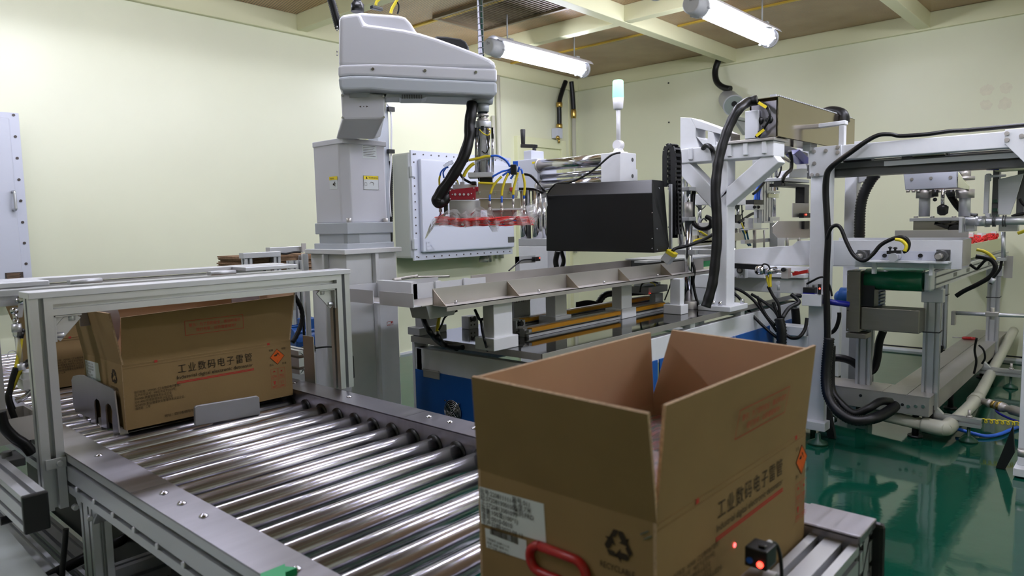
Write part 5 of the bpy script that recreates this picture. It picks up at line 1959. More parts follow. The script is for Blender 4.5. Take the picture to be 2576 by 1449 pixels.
cl = thing('lifting_column', 'white column with twin polished shafts, clamp head and black crank behind the chute', 'column', (XCOL, 2.8, ZTB))
hl, hr_ = xc_(1303, 470), xc_(1384, 400)
yA, yB = xc_(1303, 450).y, xc_(1350, 430).y                       # head block in Y
zh0, zh1 = xc_(1345, 478).z, xc_(1345, 400).z
P('clamp_head', MB().box((XCOL - .02, yB - .02, zh0), (XCOL + .17, yA, zh1)), M_greycab, cl, .004)
P('head_cap', MB().box((XCOL + .0, yB + .04, zh1), (XCOL + .12, yA - .05, zh1 + .055)), M_greycab, cl, .003)
yc_ = (yA + yB) / 2 - .01
m = MB().cyl((XCOL + .06, yc_, zh1 + .05), (XCOL + .06, yc_, zh1 + .075), .012, 12)
m.bar((XCOL + .06, yc_ - .015, zh1 + .082), (XCOL + .06, yc_ + .10, zh1 + .095), .03, .022)
m.cyl((XCOL + .06, yc_ + .09, zh1 + .085), (XCOL + .06, yc_ + .09, zh1 + .195), .012, 14, .016)
P('crank', m, M_blackp, cl, .003)
m = MB()
zb_ = xc_(1345, 600).z
for (dx, dy, r) in ((.01, .045, .030), (.01, -.055, .030), (.12, -.005, .026)):
    m.cyl((XCOL + dx, yc_ + dy, zb_ - .1), (XCOL + dx, yc_ + dy, zh0 + .01), r, 20)
P('upright_shaft', m, M_chrome, cl)
P('lead_screw', MB().cyl((XCOL - .01, yc_ - .005, zb_ - .1), (XCOL - .01, yc_ - .005, zh0 + .01), .012, 12), M_dark, cl)
yb0, yb1 = xc_(1313, 650).y, xc_(1386, 650).y
P('base_cap', MB().box((XCOL - .03, yb1, zb_ - .045), (XCOL + .15, yb0, zb_)), M_grey, cl, .003)
P('base_column', MB().box((XCOL - .03, yb1, ZTB * 0), (XCOL + .15, yb0, zb_ - .045)), M_white, cl, .004)
m = MB()
for (py, r, dx) in ((419, .034, .0), (447, .015, .02), (471, .034, .0)):
    p = xc_(1335, py, XCOL + dx)
    q = xc_(1545, {419: 400, 447: 433, 471: 452}[py], XCOL + dx)
    zz_ = p.z
    m.cyl((XCOL + dx, yB - .01, zz_), (XCOL + dx, q.y, zz_), r, 22)
P('cross_shaft', m, M_chrome, cl)
m = MB()
for py in (419, 471):
    p = xc_(1335, py)
    m.lathe((XCOL, yB - .02, p.z), (0, -1, 0), [(0, .040), (.006, .040), (.006, .034)], 22)
P('shaft_ring', m, M_steel2, cl)
a = xc_(1345, 409, XCOL - .021)
P('yellow_sticker', MB().add([a + V(0, .02, -.006), a + V(0, -.02, -.006), a + V(0, -.02, .006), a + V(0, .02, .006)], [(0, 1, 2, 3)]), M_yellow, cl)
# block at the near end of the shafts, with signal light
r0, r1 = xc_(1530, 450), xc_(1578, 385)
nb = thing('shaft_block', 'white square block at the near end of the polished cross shafts', 'block', (XCOL, r1.y, r0.z))
yR0, yR1 = r1.y, r0.y
P('block', MB().box((XCOL - .07, yR0, xc_(1555, 462).z), (XCOL + .09, yR1, xc_(1555, 386, XCOL).z)), M_white, nb, .004)
m = MB()
for py in (402, 443):
    c = A(1591, py, y=yR0)
    m.cyl(c - V(0, .001, 0), c + V(0, .004, 0), .011, 14)
P('hole', m, M_dark, nb)
P('lower_block', MB().box((XCOL + .09, yR0 + .01, xc_(1555, 462).z), (XCOL + .12, yR1 - .01, xc_(1555, 425).z)), M_white, nb, .003)
zB = xc_(1566, 386).z
cx_, cy_ = XCOL + .01, (yR0 + yR1) / 2
sl = thing('signal_tower', 'signal light on a white pole, glowing green, on the white shaft block', 'signal light', (cx_, cy_, zB))
zt = lambda py: A(1566, py, x=cx_).z
m = MB().lathe((cx_, cy_, zB), (0, 0, 1), [(0, .050), (.008, .050), (.012, .030), (.03, .022)], 20)
m.cyl((cx_ - .02, cy_, zt(364)), (cx_ + .02, cy_, zt(364)), .026, 20)
P('swivel_foot', m, M_whitep, sl)
P('pole', MB().cyl((cx_, cy_, zt(360)), (cx_, cy_, zt(272)), .0115, 14), M_whitep, sl)
P('lamp_base', MB().lathe((cx_, cy_, zt(274)), (0, 0, 1), [(0, .020), (.006, .026), (zt(244) - zt(274), .030)], 22), M_whitep, sl)
P('lamp_lens', MB().lathe((cx_, cy_, zt(244)), (0, 0, 1), [(0, .031), (zt(203) - zt(244), .029), (zt(200) - zt(244), .024)], 22), M_tower, sl, label='glowing green lens')
# black cover box
XB = 3.04
D_ = (A(1374, 631, x=XB), A(1640, 636, x=XB - .0))
uB = V(0.13, -1, 0).normalized()
nB = V(-1, -0.13, 0).normalized()
PB = A(1374, 560, x=XB)


def bb(px, py, o=0.0): return AP(px, py, PB + nB * o, nB)


bx = thing('black_cover_box', 'large black sheet metal box hung over the chute below the signal light', 'cover', tuple(bb(1510, 632)))
W_ = .20
poly = [bb(1374, 631), bb(1374, 492)]
a, b, c, d = bb(1374, 631), bb(1646, 636), bb(1641, 485), bb(1374, 492)
e, f = AP(1398, 463, PB - nB * .06, nB), AP(1641, 452, PB - nB * .06, nB)
back = -nB * W_
g, h_ = e + back * .75, f + back * .75
a2, b2 = a + back, b + back
m = MB()
m.add([a, b, c, d, e, f, g, h_, a2, b2], [(0, 1, 2, 3), (3, 2, 5, 4), (4, 5, 7, 6), (6, 7, 9, 8), (8, 9, 1, 0), (1, 9, 7, 5, 2), (0, 3, 4, 6, 8)])
P('cover', m, M_blackm, bx, .003)
m = MB()
sp_ = b + back * .03
for (px, py) in ((1641, 600), (1641, 535), (1641, 625)):
    q_ = bb(px, py)
    m.cyl(q_, q_ + nB * .003, .003, 8)
ee = lambda s, t_: b + back * s + V(0, 0, t_)
hgt = c.z - b.z
for (s, t_) in ((.15, hgt * .05), (.9, hgt * .05), (.15, hgt * .4), (.9, hgt * .42), (.3, hgt * 1.08), (.9, hgt * 1.08)):
    q_ = ee(s, t_)
    m.cyl(q_, q_ + uB * .003, .004, 8)
P('screw', m, M_chrome, bx)
m = MB()
eb = b + back * 1.0
m.box((eb.x - .0, eb.y - .01, b.z), (eb.x + .012, eb.y + .005, f.z - .02))
P('edge_strip', m, M_alu, bx)
T('cover_cable', MB().tube([A(1403, 632, x=3.2), A(1398, 655, x=3.2), A(1400, 672, x=3.2)], .016, 10).tube([A(1412, 632, x=3.2), A(1418, 655, x=3.2), A(1414, 672, x=3.2)], .012, 8), M_black, 'black cable coming down under the end of the black cover box', 'cable')
xk = 3.12
T('tower_cable', MB().tube([A(1560, 384, x=XCOL - .08), A(1535, 392, x=xk + .05), A(1490, 430, x=xk), A(1440, 457, x=xk), A(1402, 462, x=xk), A(1385, 475, x=xk), A(1376, 492, x=xk)], .0055, 8), M_black, 'thin black cable running from the signal light to the left end of the black box', 'cable')
T('gripper_cable', MB().tube([gp(1318, 438, .04), gp(1335, 442, .04), gp(1355, 462, .03), gp(1370, 482, .02), A(1378, 500, x=xk - .01)], .006, 8).tube([gp(1305, 475, .0), gp(1330, 475, .0), gp(1350, 478, .0), gp(1365, 487, .0), A(1376, 498, x=xk - .01)], .006, 8), M_black, 'black cable between the suction gripper and the black box', 'cable')
yv = 2.46
c = A(1349, 652, y=yv)
s_ = thing('photo_sensor', 'small black sensor with a red light on a grey plate before the white column', 'sensor', tuple(c))
P('sensor_body', MB().box(c - V(.022, .012, .011), c + V(.022, .012, .013)), M_blackp, s_, .002)
P('lens', MB().sphere(c + V(.014, -.012, .006), .0035, 8, 6), M_ledr, s_)
a, b = A(1295, 646, y=yv + .02), A(1345, 660, y=yv + .02)
P('bracket', MB().box((a.x, yv + .014, b.z), (b.x, yv + .018, a.z)).box((a.x, yv + .014, ZTB), (a.x + .03, yv + .018, a.z)), M_grey, s_)
P('cable', MB().tube([c - V(.022, 0, 0), A(1312, 655, y=yv), A(1295, 668, y=yv), A(1280, 681, y=yv)], .004, 8), M_blackp, s_)
# ================================================================== wall cabinets
ec = thing('electrical_cabinet', 'large grey explosion-proof wall cabinet with a bolted flange behind the robot', 'cabinet', (5.1, 5.3, .96))
YD = 5.18
a, b = A(1048, 656, y=YD), A(1290, 397, y=YD)
cx0, cx1, cz0, cz1 = a.x, b.x, a.z, b.z - .0
bo = .13
P('body', MB().box((cx0 - .02, YD + .05, cz0 + .02), (cx1 - .06, Y1 - .004, cz1 - .02)), mat('cabinet_side_grey', (172, 176, 178), .5), ec, .02)
P('flange', MB().box((cx0, YD + .03, cz0), (cx1, YD + .055, cz1)), M_greycab, ec, .003)
dr_ = P('door', MB().box((cx0 + .075, YD - .02, cz0 + .075), (cx1 - .02, YD + .03, cz1 - .08)), M_greycab, ec, .014)
m = MB()
for i in range(14):
    t_ = (i + .5) / 14
    for (x, z) in ((cx0 + .03, cz0 + (cz1 - cz0) * t_), (cx0 + (cx1 - cx0) * t_, cz0 + .03), (cx0 + (cx1 - cx0) * t_, cz1 - .035)):
        m.cyl((x, YD + .03, z), (x, YD + .024, z), .007, 8)
P('flange_bolt', m, M_dsk, ec)
m = MB()
for z in (cz0 + .16, cz1 - .20): m.box((cx0 - .02, YD + .0, z - .05), (cx0 + .02, YD + .035, z + .05))
P('hinge', m, M_greycab, ec, .004)
m = MB()
text_mb(m, 'Ex', .12, (cx0 + .10, YD - .0205, cz0 + .10), (1, 0, 0), (0, 0, 1), th=.006)
P('raised_lettering', m, M_greycab, dr_)
P('nameplate', MB().box((cx1 - .13, YD - .024, cz0 + .13), (cx1 - .03, YD - .02, cz0 + .19)), M_dark, dr_)
m = MB()
x = cx1 - .26
m.lathe((x, YD + .22, cz0 + .02), (0, 0, -1), [(0, .045), (.05, .045), (.06, .055), (.10, .055)], 16).cyl((x + .08, YD + .22, cz0 + .02), (x + .08, YD + .22, cz0 - .08), .03, 12)
P('cable_gland', m, M_steel2, ec)
wc = thing('wall_cabinet', 'tall lavender grey wall cabinet with a bar handle at the left edge', 'cabinet', (1.0, 5.4, 1.0))
YW2 = 5.36
a, b = A(80, 697, y=YW2), A(48, 285, y=YW2)
x1 = (a.x + b.x) / 2
z0, z1 = a.z - .12, b.z
P('body', MB().box((x1 - .95, YW2 + .03, z0), (x1 - .01, Y1, z1 - .01)), M_greycab, wc, .006)
P('flange', MB().box((x1 - .96, YW2, z0), (x1, YW2 + .03, z1)), M_greycab, wc, .002)
dr_ = P('door', MB().box((x1 - .96, YW2 - .018, z0 + .03), (x1 - .055, YW2, z1 - .035)), M_greycab, wc, .008)
m = MB()
for i, py in enumerate((290, 344, 398, 452, 505, 559, 611, 663)):
    c = A(40 + i * 4.4, py, y=YW2)
    m.cyl((x1 - .028, YW2 + .002, c.z), (x1 - .028, YW2 - .006, c.z), .0085, 8)
P('flange_bolt', m, M_dsk, wc)
h0, h1 = A(35, 482, y=YW2 - .05), A(41, 527, y=YW2 - .05)
P('handle', MB().tube([V(h0.x, YW2 - .015, h0.z), V(h0.x, YW2 - .055, h0.z), V(h0.x, YW2 - .06, h0.z - .02), V(h0.x, YW2 - .06, h1.z + .02), V(h0.x, YW2 - .055, h1.z), V(h0.x, YW2 - .015, h1.z)], .009, 10), M_alu, dr_)
a, b = A(14, 701, y=YW2 - .02), A(58, 684, y=YW2 - .02)
P('nameplate', MB().box((a.x, YW2 - .022, a.z), (b.x, YW2 - .018, b.z)), M_dsk, dr_)
m = MB()
for i in range(6): m.box((a.x + .008, YW2 - .0235, b.z - .008 - i * .0075), (b.x - .015 - .006 * (i % 2), YW2 - .022, b.z - .006 - i * .0075))
P('plate_print', m, mat('gold_print', (150, 118, 84), .5), dr_)
# ================================================================== white T-shaped stand on the table
XS = 3.62
st = thing('machine_stand', 'white cast stand with two diagonal braces and a windowed arch on the table', 'stand', (3.68, 1.80, ZTB))
pb0, pb1 = A(1775, 781, z=ZTB), A(1845, 766, z=ZTB)


def sx_(px, py, o=0.0): return A(px, py, x=XS + o)


yl_, yr_ = sx_(1790, 600).y, sx_(1829, 600).y
P('base_plate', MB().box((XS - .06, yr_ - .05, ZTB), (XS + .16, yl_ + .05, ZTB + .028)), M_white, st, .003)
m = MB()
for (dx, dy) in ((-.035, .02), (-.035, .06), (.13, -.03)):
    m.cyl((XS + dx, yr_ + dy, ZTB + .028), (XS + dx, yr_ + dy, ZTB + .052), .011, 10)
P('bolt', m, M_chrome, st)
zbt, ztp = sx_(1830, 402).z, sx_(1830, 364).z
P('column', MB().box((XS, yr_, ZTB + .02), (XS + .10, yl_, zbt + .02)), M_white, st, .005)
P('rib', MB().prism([(XS, yl_ - .03, ZTB + .02), (XS - .05, yl_ - .03, ZTB + .02), (XS, yl_ - .03, ZTB + .22)], (0, .02, 0)), M_white, st, .003)
yL_, yR_ = sx_(1708, 380).y, sx_(1948, 358).y
P('cross_arm', MB().box((XS - .01, yR_, zbt), (XS + .14, yL_, ztp)), M_white, st, .005)
P('cross_arm_cap', MB().box((XS - .03, yR_ - .01, ztp), (XS + .16, sx_(1822, 360).y, ztp + .014)), M_steel2, st, .002)
m = MB()
for px in (1740, 1838, 1878, 1925):
    y = sx_(px, 380).y
    m.box((XS - .022, y - .012, zbt + .015), (XS, y + .012, ztp))
P('arm_rib', m, M_white, st, .004)
m = MB()
for (p, q) in (((1712, 414), (1792, 500)), ((1936, 402), (1824, 500))):
    a, b = sx_(*p), sx_(*q)
    d = (b - a).normalized()
    m.obox((a + b) / 2 + V(.045, 0, 0), d * ((b - a).length / 2 + .03), V(.045, 0, 0), d.cross(V(1, 0, 0)) * .042)
P('brace', m, M_white, st, .005)
# windowed arch above the far half
pts = [(1711, 375), (1711, 295), (1738, 296), (1800, 318), (1838, 335), (1838, 366)]
w1 = [(1752, 324), (1780, 330), (1780, 352), (1752, 340)]
w2 = [(1794, 334), (1826, 342), (1826, 362), (1800, 356)]
m = MB()


def strip(ps, ext): m.prism([sx_(*p, .02) for p in ps], ext)


ex = V(.12, 0, 0)
strip([(1711, 375), (1711, 295), (1738, 296), (1750, 322), (1750, 343), (1760, 375)], ex)
strip([(1738, 296), (1800, 318), (1838, 335), (1838, 344), (1794, 333), (1750, 322)], ex)
strip([(1780, 330), (1794, 333), (1800, 356), (1800, 372), (1776, 373), (1750, 343), (1780, 352)], ex)
strip([(1826, 342), (1838, 344), (1838, 368), (1800, 372), (1800, 356), (1826, 362)], ex)
P('arch', m, M_white, st, .003)

# ---- long polished cover on the right arm
xq = XS - .02
cq = A(1955, 240, x=xq)
cb = A(1955, 352, x=xq)
cl_ = A(1880, 345, x=xq)
yq0, yq1 = cq.y, cl_.y
zq0, zq1 = ztp + .016, cq.z
xe = A(2150, 330, y=yq0).x
lc = thing('long_steel_cover', 'long polished steel cover box lying on the white T-shaped stand', 'cover', ((xq + xe) / 2, (yq0 + yq1) / 2, zq0))
m = MB()
m.box((xq + .02, yq0, zq0), (xe, yq0 + .004, zq1)).box((xq + .02, yq1 - .004, zq0), (xe, yq1, zq1))
m.box((xq + .02, yq0, zq1 - .004), (xe, yq1, zq1)).box((xq + .02, yq0, zq0), (xe, yq1, zq0 + .004))
P('cover', m, M_mirror, lc, .001)
P('end_plate', MB().box((xq + .02, yq0 + .012, zq0), (xq + .03, yq1 - .012, zq1 - .02)), M_steel, lc)
P('side_flange', MB().box((xq - .01, yq1 - .06, zq0), (xq + .012, yq1 + .01, zq1 - .06)), M_aluw, lc, .003)
m = MB()
for s in (.3, .62):
    c = V(xq + .018, yq0 + (yq1 - yq0) * s, zq0 + .09)
    m.sphere(c, .020, 12, 8)
P('grommet', m, M_blackp, lc)
m = MB()
n = 46
for i in range(n):
    x = xq + .02 + (xe - xq - .02) * i / n
    m.box((x, yq0 + .015, zq1), (x + (xe - xq) / n * .6, yq0 + .045, zq1 + .012))
P('cable_comb', m, M_grey, lc)
m = MB()
e1 = A(1900, 295, x=xq - .03)
for k in range(4):
    m.tube([A(1890, 255, x=xq - .03 - k * .006), A(1925, 262 + k * 2, x=xq - .04), A(1937, 290 + k, x=xq - .05), A(1925, 318, x=xq - .03), A(1908, 345 - k * 4, x=xq - .02)], .006, 8)
m.tube([A(1900, 345, x=xq - .02), A(1915, 330, x=xq - .01), A(1920, 318, x=xq + .01)], .006, 8)
P('cable', m, M_black, lc)
m = MB()
for (p, q) in (((1908, 258), (1928, 270)), ((1902, 342), (1922, 326))):
    m.bar(A(*p, x=xq - .058), A(*q, x=xq - .058), .014, .003, (1, 0, 0))
P('yellow_tag', m, M_yellow, lc)
# conduits in front of the stand
hd = lambda px, py, d=3.52: A(px, py, d=d)
T('main_conduit', MB().tube([A(1905, 252, x=xq - .04), A(1880, 258, x=xq - .06), hd(1858, 275), hd(1840, 305), hd(1825, 340), hd(1812, 385), hd(1804, 430), hd(1800, 480), hd(1803, 540), hd(1804, 600), hd(1799, 660), hd(1793, 710), hd(1783, 748), hd(1775, 772)], .025, 12, 8, rad=lambda s: 1 + .03 * sin(s * 90)),
  M_black, 'thick black wrapped conduit running down the front of the white T-shaped stand', 'conduit')
T('looped_hose', MB().tube([A(1752, 455, x=XS + .05), A(1744, 490, x=XS + .02), A(1742, 540, x=XS), A(1748, 565, x=XS), A(1768, 576, x=XS), A(1786, 570, x=XS), A(1789, 553, x=XS), A(1776, 545, x=XS)], .013, 10), M_black, 'black hose bent into a loop beside the white T-shaped stand', 'hose')
T('short_hose', MB().tube([A(1768, 374, x=XS - .02), A(1777, 366, x=XS - .04), A(1789, 372, x=XS - .05), A(1796, 392, x=XS - .06), hd(1799, 420)], .014, 10, 6, ribs=.012), M_hose, 'short black hose arching over the cross arm of the white stand', 'hose')
# inverted U cable chain
dc = lambda px, py: A(px, py, x=3.42)
ch = thing('cable_chain', 'tall black cable chain bent into an upside down U behind the black box', 'cable chain', tuple(dc(1700, 600)))
path = [dc(1680, 470), dc(1680, 430), dc(1680, 395), dc(1681, 380), dc(1685, 370), dc(1691, 367), dc(1697, 371), dc(1700, 382), dc(1701, 400)] + [dc(1701 + .1 * i, 425 + i * 22) for i in range(9)]
L = []
for i in range(len(path) - 1):
    k = max(1, int((path[i + 1] - path[i]).length / .022))
    L += [path[i].lerp(path[i + 1], j / k) for j in range(k)]
m, m2 = MB(), MB()
for i in range(len(L) - 1):
    a, b = L[i], L[i + 1]
    d = (b - a).normalized()
    s_ = V(1, 0, 0).cross(d).normalized()
    c = (a + b) / 2
    for e in (-1, 1): m.obox(c + V(e * .030, 0, 0), d * ((b - a).length * .52), V(.005, 0, 0), s_ * .0135)
    m2.obox(c, d * ((b - a).length * .22), V(.028, 0, 0), s_ * .014)
P('side_link', m, M_blackp, ch, label='outer link plates')
P('cross_link', m2, M_blackp, ch)
a, b = dc(1692, 455), dc(1709, 598)
P('chain_trough', MB().box((3.40, a.y, b.z), (3.405, b.y, a.z)), M_blackm, ch)

# ---- proximity sensor with yellow head on a curved cable
s_ = thing('proximity_sensor', 'proximity sensor with a yellow head under the right end of the black box', 'sensor', tuple(A(1690, 640, x=3.3)))
a, b = A(1690, 637, x=3.3), A(1676, 656, x=3.3)
P('sensor_body', MB().bar(a, b + (b - a) * .1, .050, .04, (1, 0, 0)), M_alu, s_, .003)
P('yellow_head', MB().bar(A(1692, 632, x=3.3), A(1687, 642, x=3.3), .052, .042, (1, 0, 0)), M_yel, s_, .004)
P('cable', MB().tube([A(1692, 632, x=3.3), A(1700, 625, x=3.32), A(1730, 618, x=3.36), A(1765, 605, x=3.42), A(1793, 590, x=3.46)], .009, 8).tube([A(1706, 480, x=3.4), A(1706, 560, x=3.4), A(1712, 612, x=3.36), A(1702, 624, x=3.33)], .006, 8), M_black, s_)

# ---- steel guide post with its cylinder, left of the stand
gc = A(1732, 776, z=ZTB)
gpz = lambda py: A(1732, py, x=gc.x).z
gs = thing('guide_post', 'vertical polished post with clamp plates and a base disc left of the white stand', 'post', tuple(gc))
P('base_disc', MB().cyl(gc, gc + V(0, 0, .045), .055, 24), M_steel2, gs, .003)
P('post', MB().cyl(gc, (gc.x, gc.y, gpz(550)), .0215, 18), M_chrome, gs)
P('upper_rod', MB().cyl((gc.x, gc.y, gpz(552)), (gc.x, gc.y, gpz(470)), .012, 14), M_chrome, gs)
P('bush', MB().cyl((gc.x, gc.y, gpz(545)), (gc.x, gc.y, gpz(508)), .022, 18), M_steel2, gs)
m = MB()
for py in (476, 551): m.box((gc.x - .05, gc.y - .03, gpz(py) - .010), (gc.x + .03, gc.y + .09, gpz(py) + .012))
P('clamp_plate', m, M_grey, gs, .003)
P('air_cylinder', MB().cyl((gc.x + .10, gc.y + .10, gpz(545)), (gc.x + .10, gc.y + .10, gpz(448)), .032, 18), M_acryl, gs)
m = MB()
for (dx, dy) in ((.08, .075), (.12, .075), (.08, .125), (.12, .125)): m.cyl((gc.x + dx, gc.y + dy, gpz(560)), (gc.x + dx, gc.y + dy, gpz(446)), .006, 8)
m.cyl((gc.x + .10, gc.y + .10, gpz(620)), (gc.x + .10, gc.y + .10, gpz(545)), .011, 10)
P('tie_rod', m, M_alu, gs)
m = MB().box((gc.x - .02, gc.y - .05, gpz(640)), (gc.x + .14, gc.y + .12, gpz(628))).box((gc.x + .02, gc.y - .13, gpz(640)), (gc.x + .08, gc.y - .05, gpz(628)))
P('lower_bracket', m, M_alu, gs, .003)
P('cable', MB().tube([A(1712, 545, x=gc.x - .03), A(1718, 570, x=gc.x - .03), A(1724, 595, x=gc.x - .03)], .004, 8).tube([A(1741, 660, x=gc.x), A(1747, 680, x=gc.x), A(1744, 710, x=gc.x), A(1750, 745, x=gc.x), A(1758, 770, x=gc.x)], .008, 8), M_black, gs)

# ---- press head seen either side of the stand
YQ = 2.47
py_ = lambda px, py, y=YQ: A(px, py, y=y)


def pbox(mb, x0, y0, x1, y1, dep=.10, y=YQ):
    a, b = py_(x0, y0, y), py_(x1, y1, y)
    return mb.box((a.x, y, b.z), (b.x, y + dep, a.z))


ph = thing('spring_press', 'small aluminium press with springs and cylinders half hidden behind the white stand', 'press', tuple(py_(1800, 640)))
m = MB()
pbox(m, 1750, 488, 1790, 516); pbox(m, 1838, 484, 1876, 516, .14)
P('cylinder_block', m, M_white, ph, .003)
m = MB()
pbox(m, 1852, 464, 1898, 480, .16)
P('top_bar', m, M_grey, ph, .003)
m = MB()
pbox(m, 1830, 500, 1842, 564); pbox(m, 1754, 560, 1758, 600); pbox(m, 1782, 560, 1788, 600)
P('guide_plate', m, M_alu, ph, .002)
m = MB()
pbox(m, 1752, 562, 1792, 576); pbox(m, 1832, 562, 1868, 574)
P('upper_plate', m, M_aluw, ph, .002)
m = MB()
for px in (1758, 1778, 1840, 1852, 1862):
    a, b = py_(px, 575, YQ + .05), py_(px, 592, YQ + .05)
    pts = [V(a.x + .014 * cos(t * 1.2566), a.y + .014 * sin(t * 1.2566), a.z + (b.z - a.z) * t / 30) for t in range(31)]
    m.tube(pts, .003, 5, 1)
    m.cyl(a, b, .007, 8)
P('spring', m, M_steel2, ph)
m = MB()
pbox(m, 1748, 592, 1874, 604, .14)
P('lower_beam', m, mat('champagne_bar', (190, 186, 172), .4, .5) if 'champagne_bar' not in MATS else MATS['champagne_bar'], ph, .002)
m = MB()
pbox(m, 1745, 607, 1795, 618, .1); pbox(m, 1836, 607, 1850, 625)
P('die', m, M_steel2, ph, .002)
m = MB()
for px in (1760, 1856): m.cyl(py_(px, 516, YQ + .05), py_(px, 562, YQ + .05), .016, 12)
for px in (1762, 1846): m.cyl(py_(px, 604, YQ + .08), py_(px, 700, YQ + .08), .020, 12)
P('rod', m, M_chrome, ph)
m = MB()
pbox(m, 1836, 500, 1840, 560, .02, YQ - .02); pbox(m, 1852, 540, 1864, 560)
P('valve', m, M_blackp, ph, .002)
m = MB().tube([py_(1838, 503), py_(1842, 494), py_(1850, 497), py_(1852, 515), py_(1845, 535), py_(1838, 550), py_(1832, 558)], .005, 8)
m.tube([py_(1866, 515), py_(1867, 540), py_(1868, 555), py_(1872, 570)], .005, 8).tube([py_(1862, 545), py_(1870, 530), py_(1866, 534)], .004, 8)
m.tube([py_(1752, 518), py_(1764, 527), py_(1775, 518)], .004, 8).tube([py_(1764, 557), py_(1770, 550), py_(1778, 556)], .005, 8)
m.tube([py_(1858, 560), py_(1876, 548), py_(1895, 537), py_(1908, 540), py_(1914, 556)], .012, 8).tube([py_(1873, 560), py_(1880, 570), py_(1876, 585)], .012, 8)
P('cable', m, M_black, ph)
m = MB().tube([py_(1866, 575), py_(1872, 590), py_(1876, 605), py_(1884, 618)], .008, 8).tube([py_(1878, 580), py_(1882, 600), py_(1888, 618)], .008, 8)
P('teal_hose', m, mat('teal_hose', (34, 92, 124), .35), ph)
m = MB().tube([py_(1760, 580, YQ - .01), py_(1768, 586, YQ - .01), py_(1778, 592, YQ - .01)], .008, 8).tube([py_(1745, 606, YQ - .01), py_(1765, 600, YQ - .01), py_(1785, 600, YQ - .01)], .006, 8)
m.tube([py_(1864, 560), py_(1870, 575), py_(1874, 588)], .007, 8).tube([py_(1886, 466), py_(1900, 462), py_(1906, 468)], .006, 8)
P('yellow_hose', m, M_yel, ph)
m = MB().box(py_(1712, 625, YQ - .2), py_(1790, 640, YQ - .1))
m.box(py_(1735, 635, YQ - .25), py_(1795, 652, YQ - .2))
P('base_bar', m, M_grey, ph, .002)
P('green_pad', MB().box(py_(1768, 652, YQ - .05), py_(1800, 664, YQ + .03)), M_green, ph)
P('side_gusset', MB().prism([py_(1745, 650, YQ - .28), py_(1770, 680, YQ - .28), py_(1768, 684, YQ - .28), py_(1743, 688, YQ - .28)], (0, .004, 0)), M_steel2, ph)
P('table_block', MB().box((py_(1748, 700).x, YQ - .20, ZTB), (py_(1790, 700).x, YQ + .1, py_(1750, 690).z)), M_white, ph, .003)

# ---- twin rod cylinder on the right with blue hoses
YV = 2.05
pv = lambda px, py, y=YV: A(px, py, y=y)
tc_ = thing('twin_rod_cylinder', 'tall aluminium twin rod cylinder with bright blue hoses right of the stand', 'air cylinder', tuple(pv(1930, 640)))
a, b = pv(1919, 378), pv(1943, 560)
P('profile_barrel', MB().extr((((a.x + b.x) / 2), YV + .03, b.z), (((a.x + b.x) / 2), YV + .03, a.z), .06, b.x - a.x, (1, 0, 0)), M_alu, tc_)
m = MB()
for px, r in ((1946, .008), (1949, .008)): m.cyl(pv(px, 470), pv(px, 545), r, 10)
m.cyl(pv(1953, 390), pv(1953, 478), .014, 12)
P('rod', m, M_chrome, tc_)
m = MB()
pbx = lambda x0, y0, x1, y1, d0=-.01, d1=.05: m.box(tuple(pv(x0, y1)[i] if i != 1 else YV + d0 for i in range(3)), tuple(pv(x1, y0)[i] if i != 1 else YV + d1 for i in range(3)))
pbx(1910, 402, 1926, 420); pbx(1926, 481, 1958, 485); pbx(1934, 546, 1958, 556); pbx(1918, 556, 1942, 561)
P('end_plate', m, M_alu, tc_, .001)
m = MB(); pbx(1930, 488, 1956, 497)
P('cream_block', m, M_door, tc_, .001)
m = MB(); pbx(1892, 515, 1918, 528)
P('valve_block', m, M_alu, tc_, .002)
m = MB(); pbx(1893, 503, 1918, 514)
for px in (1898, 1908): m.cyl(pv(px, 521, YV - .012), pv(px, 521, YV - .016), .012, 12)
P('fitting', m, M_blackp, tc_, .002)
m = MB()
for k in range(3):
    m.tube([pv(1898 + k * 6, 504), pv(1903 + k * 4, 480), pv(1915 + k * 4, 455), pv(1938 + k * 3, 420), pv(1958 + k * 3, 402), pv(1972, 396)], .008, 8)
P('blue_hose', m, M_bluet, tc_)
P('black_sleeve', MB().tube([pv(1895, 488, YV - .02), pv(1908, 476, YV - .02), pv(1925, 455, YV - .02), pv(1945, 420, YV - .02)], .009, 8), M_black, tc_)
m = MB()
pbx(1874, 600, 2032, 604, .0, .03); pbx(1880, 574, 1930, 579)
P('thin_rail', m, M_alu, tc_)
m = MB()
for px in (1898, 1922, 1955, 1980, 2010): m.cyl(pv(px, 579), pv(px, 640), .012 if px != 1922 else .006, 10)
P('stanchion', m, M_steel2, tc_)
m = MB(); pbx(1890, 548, 1912, 576)
P('short_cylinder', m, M_acryl, tc_)
m = MB(); pbx(1935, 560, 1955, 640, -.06, .0)
c_ = pv(1945, 640)
m.box((c_.x - .02, YV - .05, ZTB), (c_.x + .02, YV - .01, c_.z))
P('support_bar', m, M_white, tc_, .003)
hx_ = thing('sheet_flag', 'flat grey steel plate with cut corners before the twin rod cylinder', 'plate', tuple(pv(1990, 596)))
pl_ = [A(*p, y=1.62) for p in ((1944, 570), (1958, 556), (2040, 556), (2040, 598), (1956, 598), (1944, 585))]
P('plate', MB().prism(pl_, (0, .004, 0)), M_steel2, hx_)
a, b = A(1995, 511, y=1.64), A(2035, 546, y=1.64)
P('sensor_plate', MB().box((a.x, 1.64, b.z), (b.x, 1.645, a.z)), M_steel2, hx_)
m = MB().box(A(2022, 536, y=1.60), A(2034, 548, y=1.63)).box(A(2024, 556, y=1.60), A(2030, 576, y=1.615))
P('sensor', m, M_blackp, hx_, .002)
